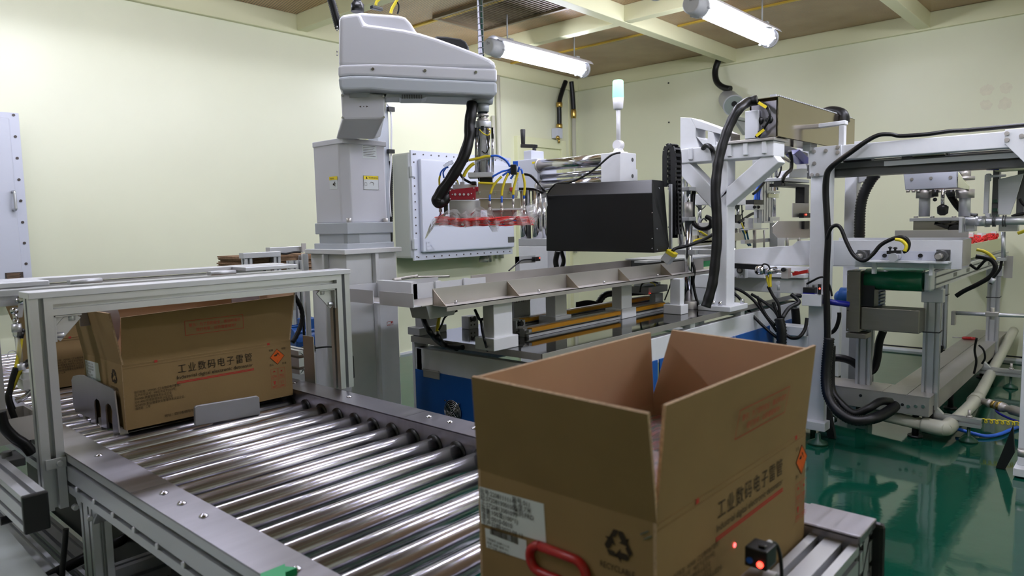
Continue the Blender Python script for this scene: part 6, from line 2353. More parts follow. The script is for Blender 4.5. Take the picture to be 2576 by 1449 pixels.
P('sensor_light', MB().sphere(A(2028, 540, y=1.597), .005, 8, 6), M_ledr, hx_)
# blue valve and gripper assembly behind the right portal
gv = thing('pick_head', 'pick head with a deep blue valve hanging beside the rear portal post', 'gripper', tuple(A(2000, 470, y=1.75)))
y = 1.72
gy = lambda px, py, yy=1.72: A(px, py, y=yy)
gz_h = gy(2026, 385, 1.80).z
P('blue_valve', MB().prism([gy(1998, 388), gy(2012, 376), gy(2034, 396), gy(2034, 412), gy(2024, 412)], (0, .06, 0)), M_blued, gv, .003)
m = MB().box(gy(1965, 446), gy(2036, 460) + V(0, .12, 0))
m.prism([gy(1990, 430), gy(2018, 424), gy(2034, 424), gy(2034, 446), gy(1985, 446)], (0, .08, 0))
P('bracket', m, M_alu, gv, .002)
m = MB().box(gy(1975, 460), gy(2036, 472) + V(0, .10, 0)).box(gy(1966, 455), gy(1974, 467) + V(0, .05, 0)).box(gy(2024, 470), gy(2035, 512) + V(0, .06, 0))
P('finger_slide', m, M_blackp, gv, .002)
P('cable', MB().tube([gy(1986, 380), gy(1991, 400), gy(1990, 425), gy(1980, 435), gy(1972, 445), gy(1968, 458)], .012, 8).tube([gy(1958, 402), gy(1965, 420), gy(1960, 440), gy(1955, 446)], .006, 8), M_black, gv)
P('hanger', MB().box((gy(2026, 400, 1.80).x, 1.42, gz_h), (gy(2026, 400, 1.80).x + .05, 1.86, gz_h + .05)).box((gy(2026, 400, 1.80).x, 1.78, gy(2026, 430, 1.80).z), (gy(2026, 400, 1.80).x + .05, 1.86, gz_h)), M_white, gv, .003)
P('arm_bar', MB().bar(gy(1950, 368, 1.80), gy(2040, 400, 1.80), .03, .05), M_dark, gv)
m = MB().tube([gy(1950, 390), gy(1965, 395), gy(1985, 405)], .010, 8)
P('fitting', m, M_steel2, gv)

# ---- security camera on the right wall and its conduit
sc = thing('security_camera', 'grey cylindrical explosion-proof camera fixed to the wall below a black conduit', 'camera', tuple(A(1845, 300, x=7.42)))
cc_ = A(1843, 262, x=7.20)
ax = (CAM - cc_).normalized()
ax = (ax + V(.05, -.25, -.30)).normalized()
P('housing', MB().lathe(cc_ - ax * .30, ax, [(0, .055), (.03, .090), (.08, .100), (.34, .108), (.36, .112)], 24), M_grey, sc, label='grey housing')
P('face_plate', MB().cyl(cc_ + ax * .058, cc_ + ax * .066, .100, 24), mat('grey_green_plate', (128, 138, 132), .4), sc)
up_ = V(0, 0, 1); sd = ax.cross(up_).normalized(); up_ = sd.cross(ax)
m = MB().cyl(cc_ + ax * .066 + up_ * .02, cc_ + ax * .074 + up_ * .02, .028, 16).cyl(cc_ + ax * .066 - up_ * .05, cc_ + ax * .072 - up_ * .05, .012, 12)
P('lens', m, M_blackp, sc)
P('wall_arm', MB().box((cc_.x - .02, cc_.y - .05, cc_.z - .16), (X1, cc_.y + .05, cc_.z - .13)).prism([(X1, cc_.y - .02, cc_.z - .16), (X1 - .25, cc_.y - .02, cc_.z - .16), (X1, cc_.y - .02, cc_.z - .30)], (0, .04, 0)).cyl((cc_.x + .05, cc_.y, cc_.z - .13), (cc_.x + .05, cc_.y, cc_.z - .06), .025, 12), M_grey, sc, .004)
T('camera_conduit', MB().tube([A(1818, 128, x=7.44), A(1806, 155, x=7.38), A(1799, 180, x=7.36), A(1803, 205, x=7.34), A(1818, 219, x=7.32), A(1838, 224, x=7.30)], .033, 10), M_hose, 'black flexible conduit curving from the ceiling to the security camera', 'conduit')
# ---- conduits on the left wall corner
cd = thing('corner_conduit', 'black flexible conduit ending in a small junction box beside the room corner', 'conduit', tuple(A(1406, 345, y=5.5)))
P('flexible_hose', MB().tube([A(1423, 205, y=5.50), A(1414, 230, y=5.50), A(1407, 258, y=5.50), A(1407, 290, y=5.50), A(1407, 318, y=5.50)], .030, 10), M_hose, cd)
m = MB()
for py in (264, 318): m.lathe(A(1407, py, y=5.5), (0, 0, 1), [(-.03, .034), (-.01, .040), (.02, .040), (.03, .034)], 12)
P('union', m, M_brass, cd)
a, b = A(1401, 347, y=5.47), A(1414, 323, y=5.47)
P('junction_box', MB().box((a.x, 5.46, a.z), (b.x, 5.555, b.z)), M_greycab, cd, .006)
m = MB().sphere(A(1403, 346, y=5.46), .025, 10, 8).cyl(A(1406, 348, y=5.47), A(1406, 360, y=5.47), .014, 10)
P('cable_plug', m, M_brass, cd)
cd = thing('corner_conduit', 'black flexible conduit running on into a steel pipe in the room corner', 'conduit', tuple(A(1442, 400, y=5.5)))
P('flexible_hose', MB().tube([A(1437, 205, y=5.5), A(1440, 235, y=5.5), A(1443, 278, y=5.5)], .030, 10), M_hose, cd)
P('union', MB().lathe(A(1443, 286, y=5.5), (0, 0, 1), [(-.06, .028), (-.03, .036), (.03, .036), (.06, .028)], 12), M_brass, cd)
pz = A(1443, 290, y=5.5)
P('steel_pipe', MB().cyl(pz, (pz.x, pz.y, .9), .026, 12), M_pvc, cd)
for (px, r, l) in ((1253, .028, 'white conduit pipe on the wall left of the door, right behind the robot tool'), (1240, .02, 'thinner white conduit pipe beside the wall conduit behind the robot tool')):
    p = A(px, 260, y=5.52)
    T('wall_conduit', MB().cyl((p.x, 5.52, .9), (p.x, 5.52, 2.95 if px > 1245 else 2.5), r, 12), M_pvc, l, 'pipe')
# ================================================================== rear portal with linear module
XG = 4.20
g = lambda px, py, x=XG: A(px, py, x=x)
gz1, gz0 = g(2034, 372).z, g(2110, 402).z
ya0, ya1 = g(2080, 700).y, g(2035, 700).y
rpf = thing('white_portal', 'white painted portal frame with bolted corner plates spanning the belt conveyor', 'frame', (XG + .05, 1.0, 0))
P('post', MB().box((XG, ya0, .10), (XG + .10, ya1, gz1)), M_white, rpf, .004)
P('foot_plate', MB().box((XG - .05, ya0 - .02, .06), (XG + .12, ya1 + .12, .11)), M_white, rpf, .003)
P('levelling_foot', MB().lathe((XG - .10, 1.36, 0), (0, 0, 1), [(0, .055), (.012, .055), (.03, .016), (.06, .014)], 16), M_pad, rpf)
yb1 = .435
P('post', MB().box((XG, yb1 - .10, .05), (XG + .10, yb1, gz1)), M_white, rpf, .004)
P('foot_plate', MB().box((XG - .06, yb1 - .16, .01), (XG + .14, yb1 + .01, .05)), M_white, rpf, .003)
P('top_beam', MB().box((XG, yb1 - .02, gz0), (XG + .10, ya1 - .02, gz1)), M_white, rpf, .004)
pl_ = [(2034, 372), (2116, 364), (2117, 400), (2070, 442), (2036, 444)]
m = MB().prism([g(*p, XG - .012) for p in pl_], (.011, 0, 0))
pr_ = [(2532, 328), (2590, 322), (2592, 440), (2578, 400), (2530, 362)]
m.prism([g(*p, XG - .012) for p in ((2528, 326), (2600, 320), (2600, 470), (2588, 420), (2526, 360))], (.011, 0, 0))
cpl = P('corner_plate', m, M_white, rpf, .002)
m = MB()
for px, py in ((2048, 381), (2078, 379), (2108, 370), (2108, 383), (2049, 411), (2043, 440), (2057, 440), (2533, 336), (2533, 352), (2570, 342)):
    c = g(px, py, XG - .012)
    m.cyl(c, c - V(.008, 0, 0), .0105, 12).cyl(c - V(.008, 0, 0), c - V(.0095, 0, 0), .005, 6)
P('bolt', m, M_steel2, cpl)
# far pair of posts
XG2 = 5.20
yc0, yc1 = A(2150, 700, x=XG2).y, A(2120, 700, x=XG2).y
P('post', MB().box((XG2, yc0, .05), (XG2 + .10, yc1, gz1 - .02)), M_white, rpf, .004)
P('foot_plate', MB().box((XG2 - .05, yc0 - .05, 0), (XG2 + .15, yc1 + .05, .05)), M_white, rpf, .003)
P('top_beam', MB().box((XG2, .40, gz0 - .02), (XG2 + .10, yc1, gz1 - .02)), M_white, rpf, .004)
P('post', MB().box((XG2, .30, .05), (XG2 + .10, .40, gz1 - .02)), M_white, rpf, .004)
P('brace', MB().prism([(XG2 + .02, yc0, 1.52), (XG2 + .02, yc0 - .16, 1.58), (XG2 + .02, yc0 - .16, gz0 - .02), (XG2 + .02, yc0, gz0 - .02)], (.05, 0, 0)), M_white, rpf, .003)
m = MB().box((XG + .10, ya1 - .12, gz0 + .01), (XG2, ya1 - .03, gz1 - .03))
P('side_beam', m, M_white, rpf, .004)
P('bracket_arm', MB().box((XG - .02, ya1 + .01, .60), (XG + .10, ya1 + .22, .655)).prism([(XG, ya1, .60), (XG, ya1 + .20, .60), (XG, ya1 + .02, .40), (XG, ya1, .40)], (.08, 0, 0)), M_white, rpf, .004)
# linear module under the beam (dark) with carriage
lm = thing('linear_module', 'dark grey linear module slung under the rear portal beam', 'linear axis', (XG + .16, 1.0, 1.50))
zm0, zm1 = A(2130, 437, x=XG + .12).z, A(2130, 400, x=XG + .12).z
zm2 = A(2530, 395, x=XG + .12).z
zt1 = A(2120, 416, x=XG + .10).z
P('module_body', MB().extr((XG + .18, .30, (zm0 + zt1) / 2), (XG + .18, ya1 + .06, (zm0 + zt1) / 2), .14, zt1 - zm0 + .03, (0, 0, 1), .012, .012, .06), M_dark, lm)
P('module_cover', MB().box((XG + .26, .30, zt1 + .03), (XG + .40, 1.25, gz0 + .01)), M_blackp, lm)
a, b = A(2296, 394, x=XG + .11), A(2376, 380, x=XG + .11)
P('carriage_plate', MB().box((XG + .10, b.y, a.z), (XG + .2, a.y, b.z + .01)), mat('cream_plate', (208, 204, 180), .45), lm, .002)
P('carriage_base', MB().box((XG + .13, b.y + .0, a.z - .02), (XG + .25, a.y + .06, a.z + .02)), M_blackp, lm, .004)
m = MB().box((XG + .02, 1.10, gz0 - .05), (XG + .12, 1.20, gz0 - .0))
P('motor', MB().lathe(A(2125, 402, x=XG + .16), (0, -1, 0), [(0, .03), (.02, .04), (.14, .04), (.15, .03)], 14), M_blackp, lm)
P('cover_strip', MB().box((XG + .09, .40, gz0 - .045), (XG + .11, 1.1, gz0 - .02)), M_aluw, lm)

# mounting post standing on the portal beside the cover
m = MB()
a, b = g(2113, 310, XG + .03), g(2126, 366, XG + .03)
sm = thing('bracket_post', 'thin white bracket with a round rod standing on the rear portal corner', 'bracket', tuple(b))
P('upright', MB().box((XG + .01, b.y, b.z - .0), (XG + .05, a.y, a.z)), M_white, sm, .003)
c, d = g(2026, 322, XG + .03), g(2130, 308, XG + .03)
P('top_bar', MB().bar(c, d, .05, .022, (0, 0, 1)), M_white, sm, .003)
e0, e1 = g(2037, 284, XG + .03), g(2037, 360, XG + .03)
P('rod', MB().cyl(e1, (e1.x, e1.y, e0.z), .0115, 12), M_aluw, sm)
a, b = g(2020, 380, XG - .02), g(2054, 353, XG - .02)
P('foot_block', MB().box((XG - .03, b.y + .03, a.z), (XG + .08, a.y + .0, b.z)), M_white, sm, .004)
P('cable_chain_end', MB().tube([A(2045, 288, x=4.6), A(2065, 283, x=4.6), A(2090, 278, x=4.6), A(2112, 283, x=4.6), A(2120, 292, x=4.6), A(2120, 308, x=4.6)], .040, 10, 6, rad=lambda s: .45 + .55 * s), M_black, sm)

# cables of the rear portal
T('portal_hose', MB().tube([g(2640, 309, XG + .04), g(2560, 316, XG + .04), g(2440, 327, XG + .03), g(2390, 330, XG + .02), g(2330, 338, XG + .0), g(2265, 342, XG - .01), g(2240, 338, XG - .02), g(2210, 340, XG - .03), g(2180, 355, XG - .04), g(2150, 376, XG - .05), g(2110, 405, XG - .06), g(2088, 424, XG - .06), g(2080, 440, XG - .06), g(2077, 480, XG - .05), g(2080, 540, XG - .05), g(2083, 600, XG - .05), g(2080, 660, XG - .05), g(2079, 720, XG - .05), g(2080, 780, XG - .05), g(2081, 850, XG - .05), g(2078, 900, XG - .05)], .0145, 10, 6,
  rad=lambda s: .75 + .5 * min(1, max(0, (s - .3) * 3)))
  , M_black, 'black wrapped hose running along the rear portal beam and down its near post', 'hose')
T('floor_corrugated_hose', MB().tube([g(2086, 850, XG - .06), g(2080, 910, XG - .07), g(2078, 960, XG - .09), g(2085, 1000, XG - .12), g(2108, 1035, XG - .15), g(2150, 1058, XG - .16), g(2200, 1052, XG - .10), g(2235, 1035, XG + .02), g(2252, 1020, XG + .12)], .030, 12, 8, ribs=.014), M_hose, 'thick corrugated black hose sweeping from the rear portal post to the floor duct', 'hose')
T('floor_sleeve_hose', MB().tube([g(2092, 870, XG - .02), g(2090, 940, XG - .02), g(2094, 985, XG - .03), g(2118, 1018, XG - .06), g(2150, 1040, XG - .08), g(2185, 1027, XG - .06), g(2215, 1010, XG + .02), g(2240, 1010, XG + .10)], .022, 12, 8), M_black, 'smooth black sleeve beside the corrugated hose at the floor duct', 'hose')
T('branch_hose', MB().tube([g(2080, 602, XG - .06), g(2090, 575, XG - .07), g(2104, 567, XG - .07), g(2116, 576, XG - .07), g(2130, 610, XG - .08), g(2148, 642, XG - .09), g(2172, 656, XG - .10), g(2195, 640, XG - .09), g(2215, 617, XG - .08), g(2240, 603, XG - .08), g(2262, 597, XG - .08), g(2278, 600, XG - .08), g(2286, 612, XG - .08), g(2282, 628, XG - .08), g(2272, 634, XG - .08)], .0105, 10), M_black, 'black hose branching off the portal post and looping across the white guide plate', 'hose')
T('yellow_hose', MB().tube([g(2252, 602, XG - .09), g(2268, 605, XG - .09), g(2280, 618, XG - .09), g(2276, 632, XG - .09)], .009, 8), M_yel, 'yellow hose arching over the air cylinder on the white guide plate', 'hose')

# ================================================================== white guide plate with its adjusters
gd = thing('guide_channel', 'long white guide channel with adjuster shafts crossing behind the rear portal post', 'guide', (4.3, 1.2, 1.0))
XP = 4.34
gp_ = lambda px, py, o=0.0: A(px, py, x=XP - o)
a, b = gp_(2090, 671), gp_(2422, 603)
zp0, zp1 = gp_(2250, 671).z, gp_(2250, 605).z
P('near_plate', MB().box((XP, b.y, zp0), (XP + .008, a.y + .02, zp1)), M_white, gd, .002)
P('end_plate', MB().box((XP, b.y - .004, zp0 + .01), (XP + .22, b.y, zp1 + .005)), M_steel2, gd)
P('far_plate', MB().box((XP + .20, b.y, zp0), (XP + .208, a.y + .02, zp1 + .01)), M_white, gd)
P('bottom_plate', MB().box((XP, b.y, zp0 - .006), (XP + .21, a.y + .02, zp0)), M_white, gd)
pts = [(1832, 690), (1832, 641), (1870, 628), (1990, 620), (2005, 606), (2042, 606), (2095, 608), (2095, 672), (1990, 690)]
P('curved_plate', MB().prism([A(*p, x=4.315) for p in ((1832, 668), (1832, 632), (1860, 626), (1960, 620), (1992, 618), (2006, 606), (2042, 605), (2096, 607), (2096, 668))], (.01, 0, 0)), M_white, gd, .002)
m = MB()
a, b = A(2038, 672, x=4.22), A(1910, 690, x=4.22)
m.box((4.14, ya1 + .005, A(1950, 698, x=4.14).z), (4.28, A(1840, 690, x=4.14).y, A(1950, 688, x=4.14).z))
m.box((4.20, ya1 + .005, A(1950, 681, x=4.2).z), (4.30, A(1905, 680, x=4.2).y, A(1950, 671, x=4.2).z))
P('base_rail', m, M_white, gd, .003)
P('lower_skirt', MB().box((4.16, ya1 + .005, A(1950, 736, x=4.16).z), (4.30, A(1838, 725, x=4.16).y, A(1950, 701, x=4.16).z)), M_white, gd, .003)
a, b = gp_(2160, 653, .03), gp_(2390, 632, .03)
zl0, zl1 = gp_(2270, 654, .02).z, gp_(2270, 631, .02).z
P('adjuster_plate', MB().box((XP - .03, gp_(2392, 640, .03).y, zl0), (XP - .022, gp_(2155, 640, .03).y, zl1)), M_greycab, gd, .002)
P('adjuster_ledge', MB().box((XP - .10, gp_(2390, 640, .05).y, zl0 - .012), (XP - .0, gp_(2158, 640, .05).y, zl0)), M_white, gd, .002)
m = MB()
for px in (2198, 2342): m.box((XP - .05, gp_(px + 5, 660, .05).y, zp0 - .04), (XP - .02, gp_(px - 5, 660, .05).y, zl0 - .012))
P('support_block', m, M_white, gd, .002)
for px in (2172, 2372):
    c = gp_(px, 643, .03)
    m = MB().box((c.x - .012, c.y - .035, c.z - .032), (c.x, c.y + .030, c.z + .032))
    m.cyl(c, c - V(.055, 0, 0), .030, 18)
    h_ = P('bearing_block', m, M_dark, gd, .002)
    P('shaft_end', MB().cyl(c - V(.05, 0, 0), c - V(.12, 0, 0), .0145, 16), M_steel2, h_)
m = MB()
for px in (2226, 2316):
    c = gp_(px, 643, .03)
    m.cyl(c - V(.012, 0, 0), c, .011, 12)
P('rubber_plug', m, M_blackp, gd)
c = gp_(2260, 645, .03)
ca = P('air_cylinder', MB().cyl(c, c - V(.09, 0, 0), .018, 16).cyl(c - V(.09, 0, 0), c - V(.115, 0, 0), .023, 16), M_aluw, gd)
m = MB()
for (dx, dy) in ((-.03, .035), (-.07, .0)): m.cyl(c + V(dx, dy, .02), c + V(dx, dy, .055), .006, 8).cyl(c + V(dx, dy, .045), c + V(dx, dy, .052), .011, 8)
m.bar(c + V(-.07, .04, .025), c + V(-.07, -.03, .028), .018, .018)
P('fitting', m, M_blackp, ca)

# small clamps and cylinder on the base rail, left of the portal post
m = MB()
s_ = thing('clamp_block', 'white block with a round bore beside the white T-shaped stand', 'block', tuple(A(1863, 700, x=4.05)))
xx = 4.05
k_ = lambda px, py, o=0: A(px, py, x=xx + o)
a, b = k_(1851, 700), k_(1874, 671)
P('block', MB().box((xx, b.y, a.z), (xx + .05, a.y, b.z)).box((xx + .05, b.y - .10, a.z), (xx + .12, a.y + .12, b.z + .01)), M_white, s_, .004)
c = k_(1861, 680)
P('bore', MB().cyl(c, c - V(.002, 0, 0), .020, 18), M_dark, s_)
P('bore_shaft', MB().cyl(c, c - V(.004, 0, 0), .011, 14), M_steel2, s_)
m = MB()
for px in (1856, 1868): m.cyl(k_(px, 695), k_(px, 695) - V(.005, 0, 0), .008, 10)
P('bolt', m, M_chrome, s_)
s_ = thing('stop_cylinder', 'small chrome cylinder and steel block on the white base rail left of the portal post', 'air cylinder', tuple(A(1945, 690, x=3.98)))
xx = 3.98
P('barrel', MB().cyl(k_(1925, 685), k_(1953, 679, .05), .020, 16).lathe(k_(1914, 680), (0, 1, 0), [(-.02, .02), (-.01, .026), (.02, .026), (.03, .02)], 14), M_chrome, s_)
a, b = k_(1965, 701), k_(1982, 675)
P('block', MB().box((xx, b.y, a.z), (xx + .05, a.y, b.z)), M_steel2, s_, .002)
P('knob', MB().cyl(k_(1973, 678), k_(1973, 678) - V(.02, 0, 0), .012, 12), M_blackp, s_)
P('rod', MB().cyl(k_(1950, 680, .04), k_(1966, 680, .02), .007, 10), M_steel2, s_)
P('eye', MB().cyl(k_(1958, 708), k_(1958, 730), .008, 8).lathe(k_(1958, 712), (-1, 0, 0), [(0, .012), (.008, .012)], 12), M_aluw, s_)
P('air_hose', MB().tube([k_(1914, 678), k_(1920, 665), k_(1932, 667), k_(1937, 677)], .005, 8), M_black, s_)
T('red_clamp', MB().box(A(1998, 688, x=4.1), A(2008, 682, x=4.12)).bar(A(1995, 690, x=4.09), A(2032, 682, x=4.09), .02, .018), M_redp, 'small red clamp on the white base rail by the portal post', 'clamp')
T('dark_slide', MB().bar(A(1850, 668, x=4.02), A(1912, 672, x=4.02), .05, .03), M_blackp, 'black slide bar on the base rail right of the white stand', 'slide')
# valve block on the near portal post
vb = thing('valve_block', 'white valve block with blue edged black valve on the portal post', 'valve', tuple(g(2045, 765, XG - .04)))
a, b = g(2018, 768, XG - .05), g(2068, 741, XG - .05)
P('block', MB().box((XG - .06, b.y, a.z), (XG - .0, a.y, b.z)), M_white, vb, .002)
a, b = g(2020, 741, XG - .05), g(2050, 724, XG - .05)
P('valve', MB().box((XG - .055, b.y, a.z + .012), (XG - .01, a.y, b.z)), M_blackp, vb, .003)
P('blue_edge', MB().box((XG - .056, b.y, a.z), (XG - .009, a.y, a.z + .012)), M_blued, vb)
m = MB().cyl(g(2024, 724, XG - .03), g(2024, 716, XG - .03), .006, 8).cyl(g(2046, 724, XG - .03), g(2046, 716, XG - .03), .006, 8)
P('port', m, M_dark, vb)
P('silencer', MB().lathe(g(2018, 745, XG - .03), (0, 1, 0), [(0, .006), (.01, .012), (.025, .010), (.04, .003)], 12), M_blackp, vb)
a, b = g(2058, 740, XG - .055), g(2066, 715, XG - .055)
P('display', MB().box((XG - .064, b.y, a.z), (XG - .055, a.y, b.z)), M_blackp, vb)
P('red_digits', MB().sphere(g(2062, 726, XG - .066), .005, 8, 6), M_ledr, vb)
P('cable', MB().tube([g(2030, 714, XG - .03), g(2045, 706, XG - .04), g(2062, 698, XG - .05), g(2076, 700, XG - .06), g(2088, 722, XG - .05), g(2093, 745, XG - .05)], .006, 8), M_black, vb)
T('blue_rod_cylinder', MB().cyl(g(2069, 757, XG - .03), g(2135, 766, XG + .05), .017, 16), M_blued, 'deep blue tube sticking out to the right of the portal post', 'tube')
T('hose_bunch', MB().tube([A(1960, 800, x=4.0), A(1966, 830, x=4.0), A(1966, 860, x=4.0), A(1966, 900, x=4.0)], .030, 12, 8, ribs=.016)
  .tube([A(1990, 740, x=4.1), A(2010, 760, x=4.1), A(1985, 775, x=4.05), A(1968, 800, x=4.0)], .012, 8), M_hose, 'upright corrugated black hose before the blue machine panel', 'hose')
m = MB()
for pts in ([(1832, 718), (1870, 735), (1900, 760), (1930, 800), (1955, 835)], [(1832, 728), (1860, 750), (1890, 790), (1925, 825), (1955, 850)], [(1890, 740), (1915, 755), (1945, 778), (1960, 800)], [(1932, 720), (1945, 745), (1958, 765), (1962, 800)], [(1945, 760), (1952, 780), (1960, 805)], [(1904, 745), (1925, 790), (1950, 820)]):
    m.tube([A(x, y, x=4.02) for x, y in pts], .009, 8)
T('cable_fan', m, M_black, 'black cable fanning down from the base rail into the upright corrugated hose', 'cable')
m = MB().tube([A(1928, 690, x=4.0), A(1931, 705, x=4.0), A(1936, 722, x=4.0)], .008, 8).tube([A(1938, 690, x=4.0), A(1937, 706, x=4.0), A(1938, 722, x=4.0)], .009, 8)
T('yellow_hose', m, M_yel, 'yellow hose below the small chrome cylinder on the base rail', 'hose')
T('drop_hose', MB().tube([A(2000, 775, x=4.5), A(2003, 810, x=4.5), A(2003, 870, x=4.5)], .026, 10), M_black, 'black hose hanging before the blue panel beside the portal post', 'hose')
T('sag_hose', MB().tube([A(1972, 838, x=4.05), A(1990, 850, x=4.05), A(2010, 848, x=4.05), A(2025, 828, x=4.08), A(2030, 800, x=4.1)], .010, 8), M_black, 'black hose sagging between the corrugated hose and the portal post', 'hose')

# ================================================================== belt conveyor with its legs
bc = thing('belt_conveyor', 'belt conveyor with a green belt on aluminium legs running to the wall', 'conveyor', (5.8, .9, 0))
XD = 4.50
dz0, dz1 = A(2250, 727, x=XD).z, A(2250, 683, x=XD).z
dyl, dyr = A(2172, 700, x=XD).y, A(2318, 700, x=XD).y
rD = .062
zc_ = (A(2250, 685, x=XD).z + A(2250, 728, x=XD).z) / 2
P('drum', MB().cyl((XD + rD, dyr, zc_), (XD + rD, dyl, zc_), rD, 28), M_belt, bc)
P('belt', MB().box((XD + rD, dyr, zc_ + rD - .006), (7.35, dyl, zc_ + rD)).box((XD + rD, dyr, zc_ - rD), (7.35, dyl, zc_ - rD + .006)), M_belt, bc)
m = MB()
for y in (dyl + .012, dyr - .045):
    m.box((XD + .01, y, zc_ - rD + .004), (XD + .12, y + .035, zc_ + rD - .004))
P('end_bracket', m, M_aluw, bc, .012)
P('side_beam', MB().extr((XD + .12, dyr - .028, zc_ + .0), (7.4, dyr - .028, zc_ + .0), .045, .09, (0, 0, 1)), M_alu, bc)
P('side_beam', MB().extr((XD + .12, dyl + .028, zc_ + .0), (7.4, dyl + .028, zc_ + .0), .045, .09, (0, 0, 1)), M_alu, bc)
zs = zc_ + rD
P('side_wall', MB().box((XD + .45, dyr - .012, zs), (7.4, dyr - .006, zs + .10)), M_door, bc)
P('side_wall', MB().box((XD + .45, dyl + .006, zs), (7.4, dyl + .012, zs + .10)), M_door, bc)
m = MB()
for i in range(6): m.box((5.1 + i * .42, dyr - .052, zc_ - .012), (5.2 + i * .42, dyr - .049, zc_ + .012))
P('slot_plate', m, M_dark, bc)
legs = [(2392, 700, 2384, 1100, .82), (2234, 750, 2230, 960, None), (2484, 680, 2478, 920, .82), (2345, 740, 2342, 900, None)]
pl0_ = A(2384, 1100, z=0)
lx = [4.66, 4.66, 6.85, 6.85]
for i, x in enumerate(lx):
    y = (dyr - .03) if i % 2 == 0 else (dyl + .03)
    lg = P('leg', MB().extr((x, y, .16), (x, y, zc_ - .045), .085, .045, (1, 0, 0), .010, .010, .045), M_alu, bc)
    P('clamp_bracket', MB().box((x - .03, y - .055, zc_ - .13), (x + .03, y + .055, zc_ - .05)), M_alu, lg, .003)
    P('black_foot_bracket', MB().box((x - .045, y - .028, .02), (x - .026, y + .028, .19)), M_blackp, lg, .003)
    m = MB().tube([V(x - .035 * 1.3, y - .045, .62), V(x + .035 * 1.3, y - .045, .622), V(x + .035 * 1.3, y + .045, .62), V(x - .035 * 1.3, y + .045, .618), V(x - .035 * 1.3, y - .045, .62)], .003, 6, 1)
    P('cable_tie', m, M_blackp, lg)
for (x, yfa) in ((4.66, dyr - .03), (6.3, dyr - .03), (4.66, dyl + .03)):
    s = -1 if yfa < 1 else 1
    m = MB().extr((x, yfa, .115), (x, yfa + s * .26, .115), .045, .05, (0, 0, 1))
    fb = P('foot_beam', m, M_alu, bc)
    yf_ = yfa + s * .20
    P('levelling_foot', MB().lathe((x, yf_, 0), (0, 0, 1), [(0, .048), (.010, .048), (.032, .018), (.036, .009), (.095, .009)], 18), M_pad, fb)
    P('foot_bolt', MB().cyl((x, yf_, .135), (x, yf_, .185), .009, 10).cyl((x, yf_, .14), (x, yf_, .152), .016, 6), M_steel2, fb)
    m = MB().prism([(x - .02, yfa + s * .03, .14), (x - .016, yfa + s * .075, .14), (x - .016, yfa + s * .03, .185)], (.032, 0, 0))
    P('corner_bracket', m, M_alu, fb, .002)
# tie rod between the near leg and the portal
a, b = A(2402, 787, x=4.70), A(2600, 795, x=4.70)
tr_ = thing('tie_rod', 'thin aluminium rod bolted to the near belt conveyor leg reaching right', 'rod', tuple(a))
P('rod', MB().tube([a, A(2480, 791, x=4.70), b], .011, 10, 1), M_alu, tr_)
P('bracket', MB().box((4.68, a.y - .005, a.z - .07), (4.72, a.y + .015, a.z + .01)), M_steel2, tr_, .002)
c = A(2496, 790, x=4.68)
P('clamp', MB().cyl(c - V(0, 0, .03), c + V(0, 0, .035), .012, 10).box(c - V(.02, .03, .012), c + V(.02, .03, .012)), M_steel2, tr_, .002)
# goods on the belt: bunches of red leads with white plugs
random.seed(33)
nb_ = 0
spots = []
for i in range(13):
    spots.append((5.02 + i * .18, random.choice((.985, 1.06, 1.13))))
spots = [(x, dyr + .05 + (i % 3) * (dyl - dyr - .10) / 2) for i, (x, _) in enumerate(spots)]
P('raised_bed', MB().box((4.92, dyr + .0, zs + .001), (7.36, dyl - .0, zs + .075)), M_greycab, bc)
zs += .0755
pat = MB()
for i in range(16):
    pts = [V(.055 * cos(2 * pi * k / 10) * random.uniform(.6, 1.1), .05 * sin(2 * pi * k / 10) * random.uniform(.5, 1.1), .012 + random.uniform(0, .055)) for k in range(11)]
    pat.tube(pts, .0045, 5, 2)
first = None
for i, (x, y) in enumerate(spots):
    w = ['near', 'middle', 'far'][i % 3]
    if first is None:
        t = thing('wire_bunch', 'bunch of red leads with a white plug lying on the belt conveyor', 'wire bunch', (x, y, zs), 'bunches of red leads on the belt')
        mm = MB()
        mm.add([p + V(x, y, zs) for p in pat.v], pat.f, True)
        mm.smooth = [True] * len(mm.f)
        P('wires', mm, M_wire, t)
        mm = MB().box((x - .03, y - .035, zs + .05), (x + .02, y + .0, zs + .085))
        P('plug', mm, M_whitep, t)
        first = t
    else:
        t = first.copy()
        COL.objects.link(t)
        t.location = (x, y, zs)
        t.rotation_euler = (0, 0, random.uniform(-.8, .8))
        for c in list(first.children):
            d = c.copy()
            COL.objects.link(d)
            d.parent = t

# drum drive: tall cover and motor cover box
dv = thing('belt_drive', 'steel covered belt drive with a long square motor box below the green drum', 'drive', (XD, 1.1, .6))
x = XD - .02
a, b = A(2129, 836, x=x), A(2163, 681, x=x)
ydv = A(2163, 760, x=x).y
ydl = A(2129, 760, x=x).y
P('belt_cover', MB().box((x, ydv, A(2145, 835, x=x).z), (x + .14, ydl, A(2145, 681, x=x).z)), M_gearm, dv, .004)
m = MB()
for py in (690, 730, 780, 828):
    c = A(2133, py, x=x)
    m.cyl(c, c - V(.003, 0, 0), .005, 8)
P('screw', m, M_chrome, dv)
P('black_spacer', MB().box((x + .03, ydv - .07, A(2145, 770, x=x).z), (x + .12, ydv, A(2145, 690, x=x).z)), M_blackp, dv)
x2 = XD + .0
q0, q1 = A(2163, 830, x=x2), A(2312, 834, x=x2)
zz0, zz1 = A(2230, 834, x=x2).z, A(2230, 776, x=x2).z
P('motor_box', MB().box((x2, q1.y, zz0), (x2 + .14, ydv - .003, zz1)), M_gearm, dv, .005)
c, d = A(2128, 845, x=x), A(2178, 835, x=x)
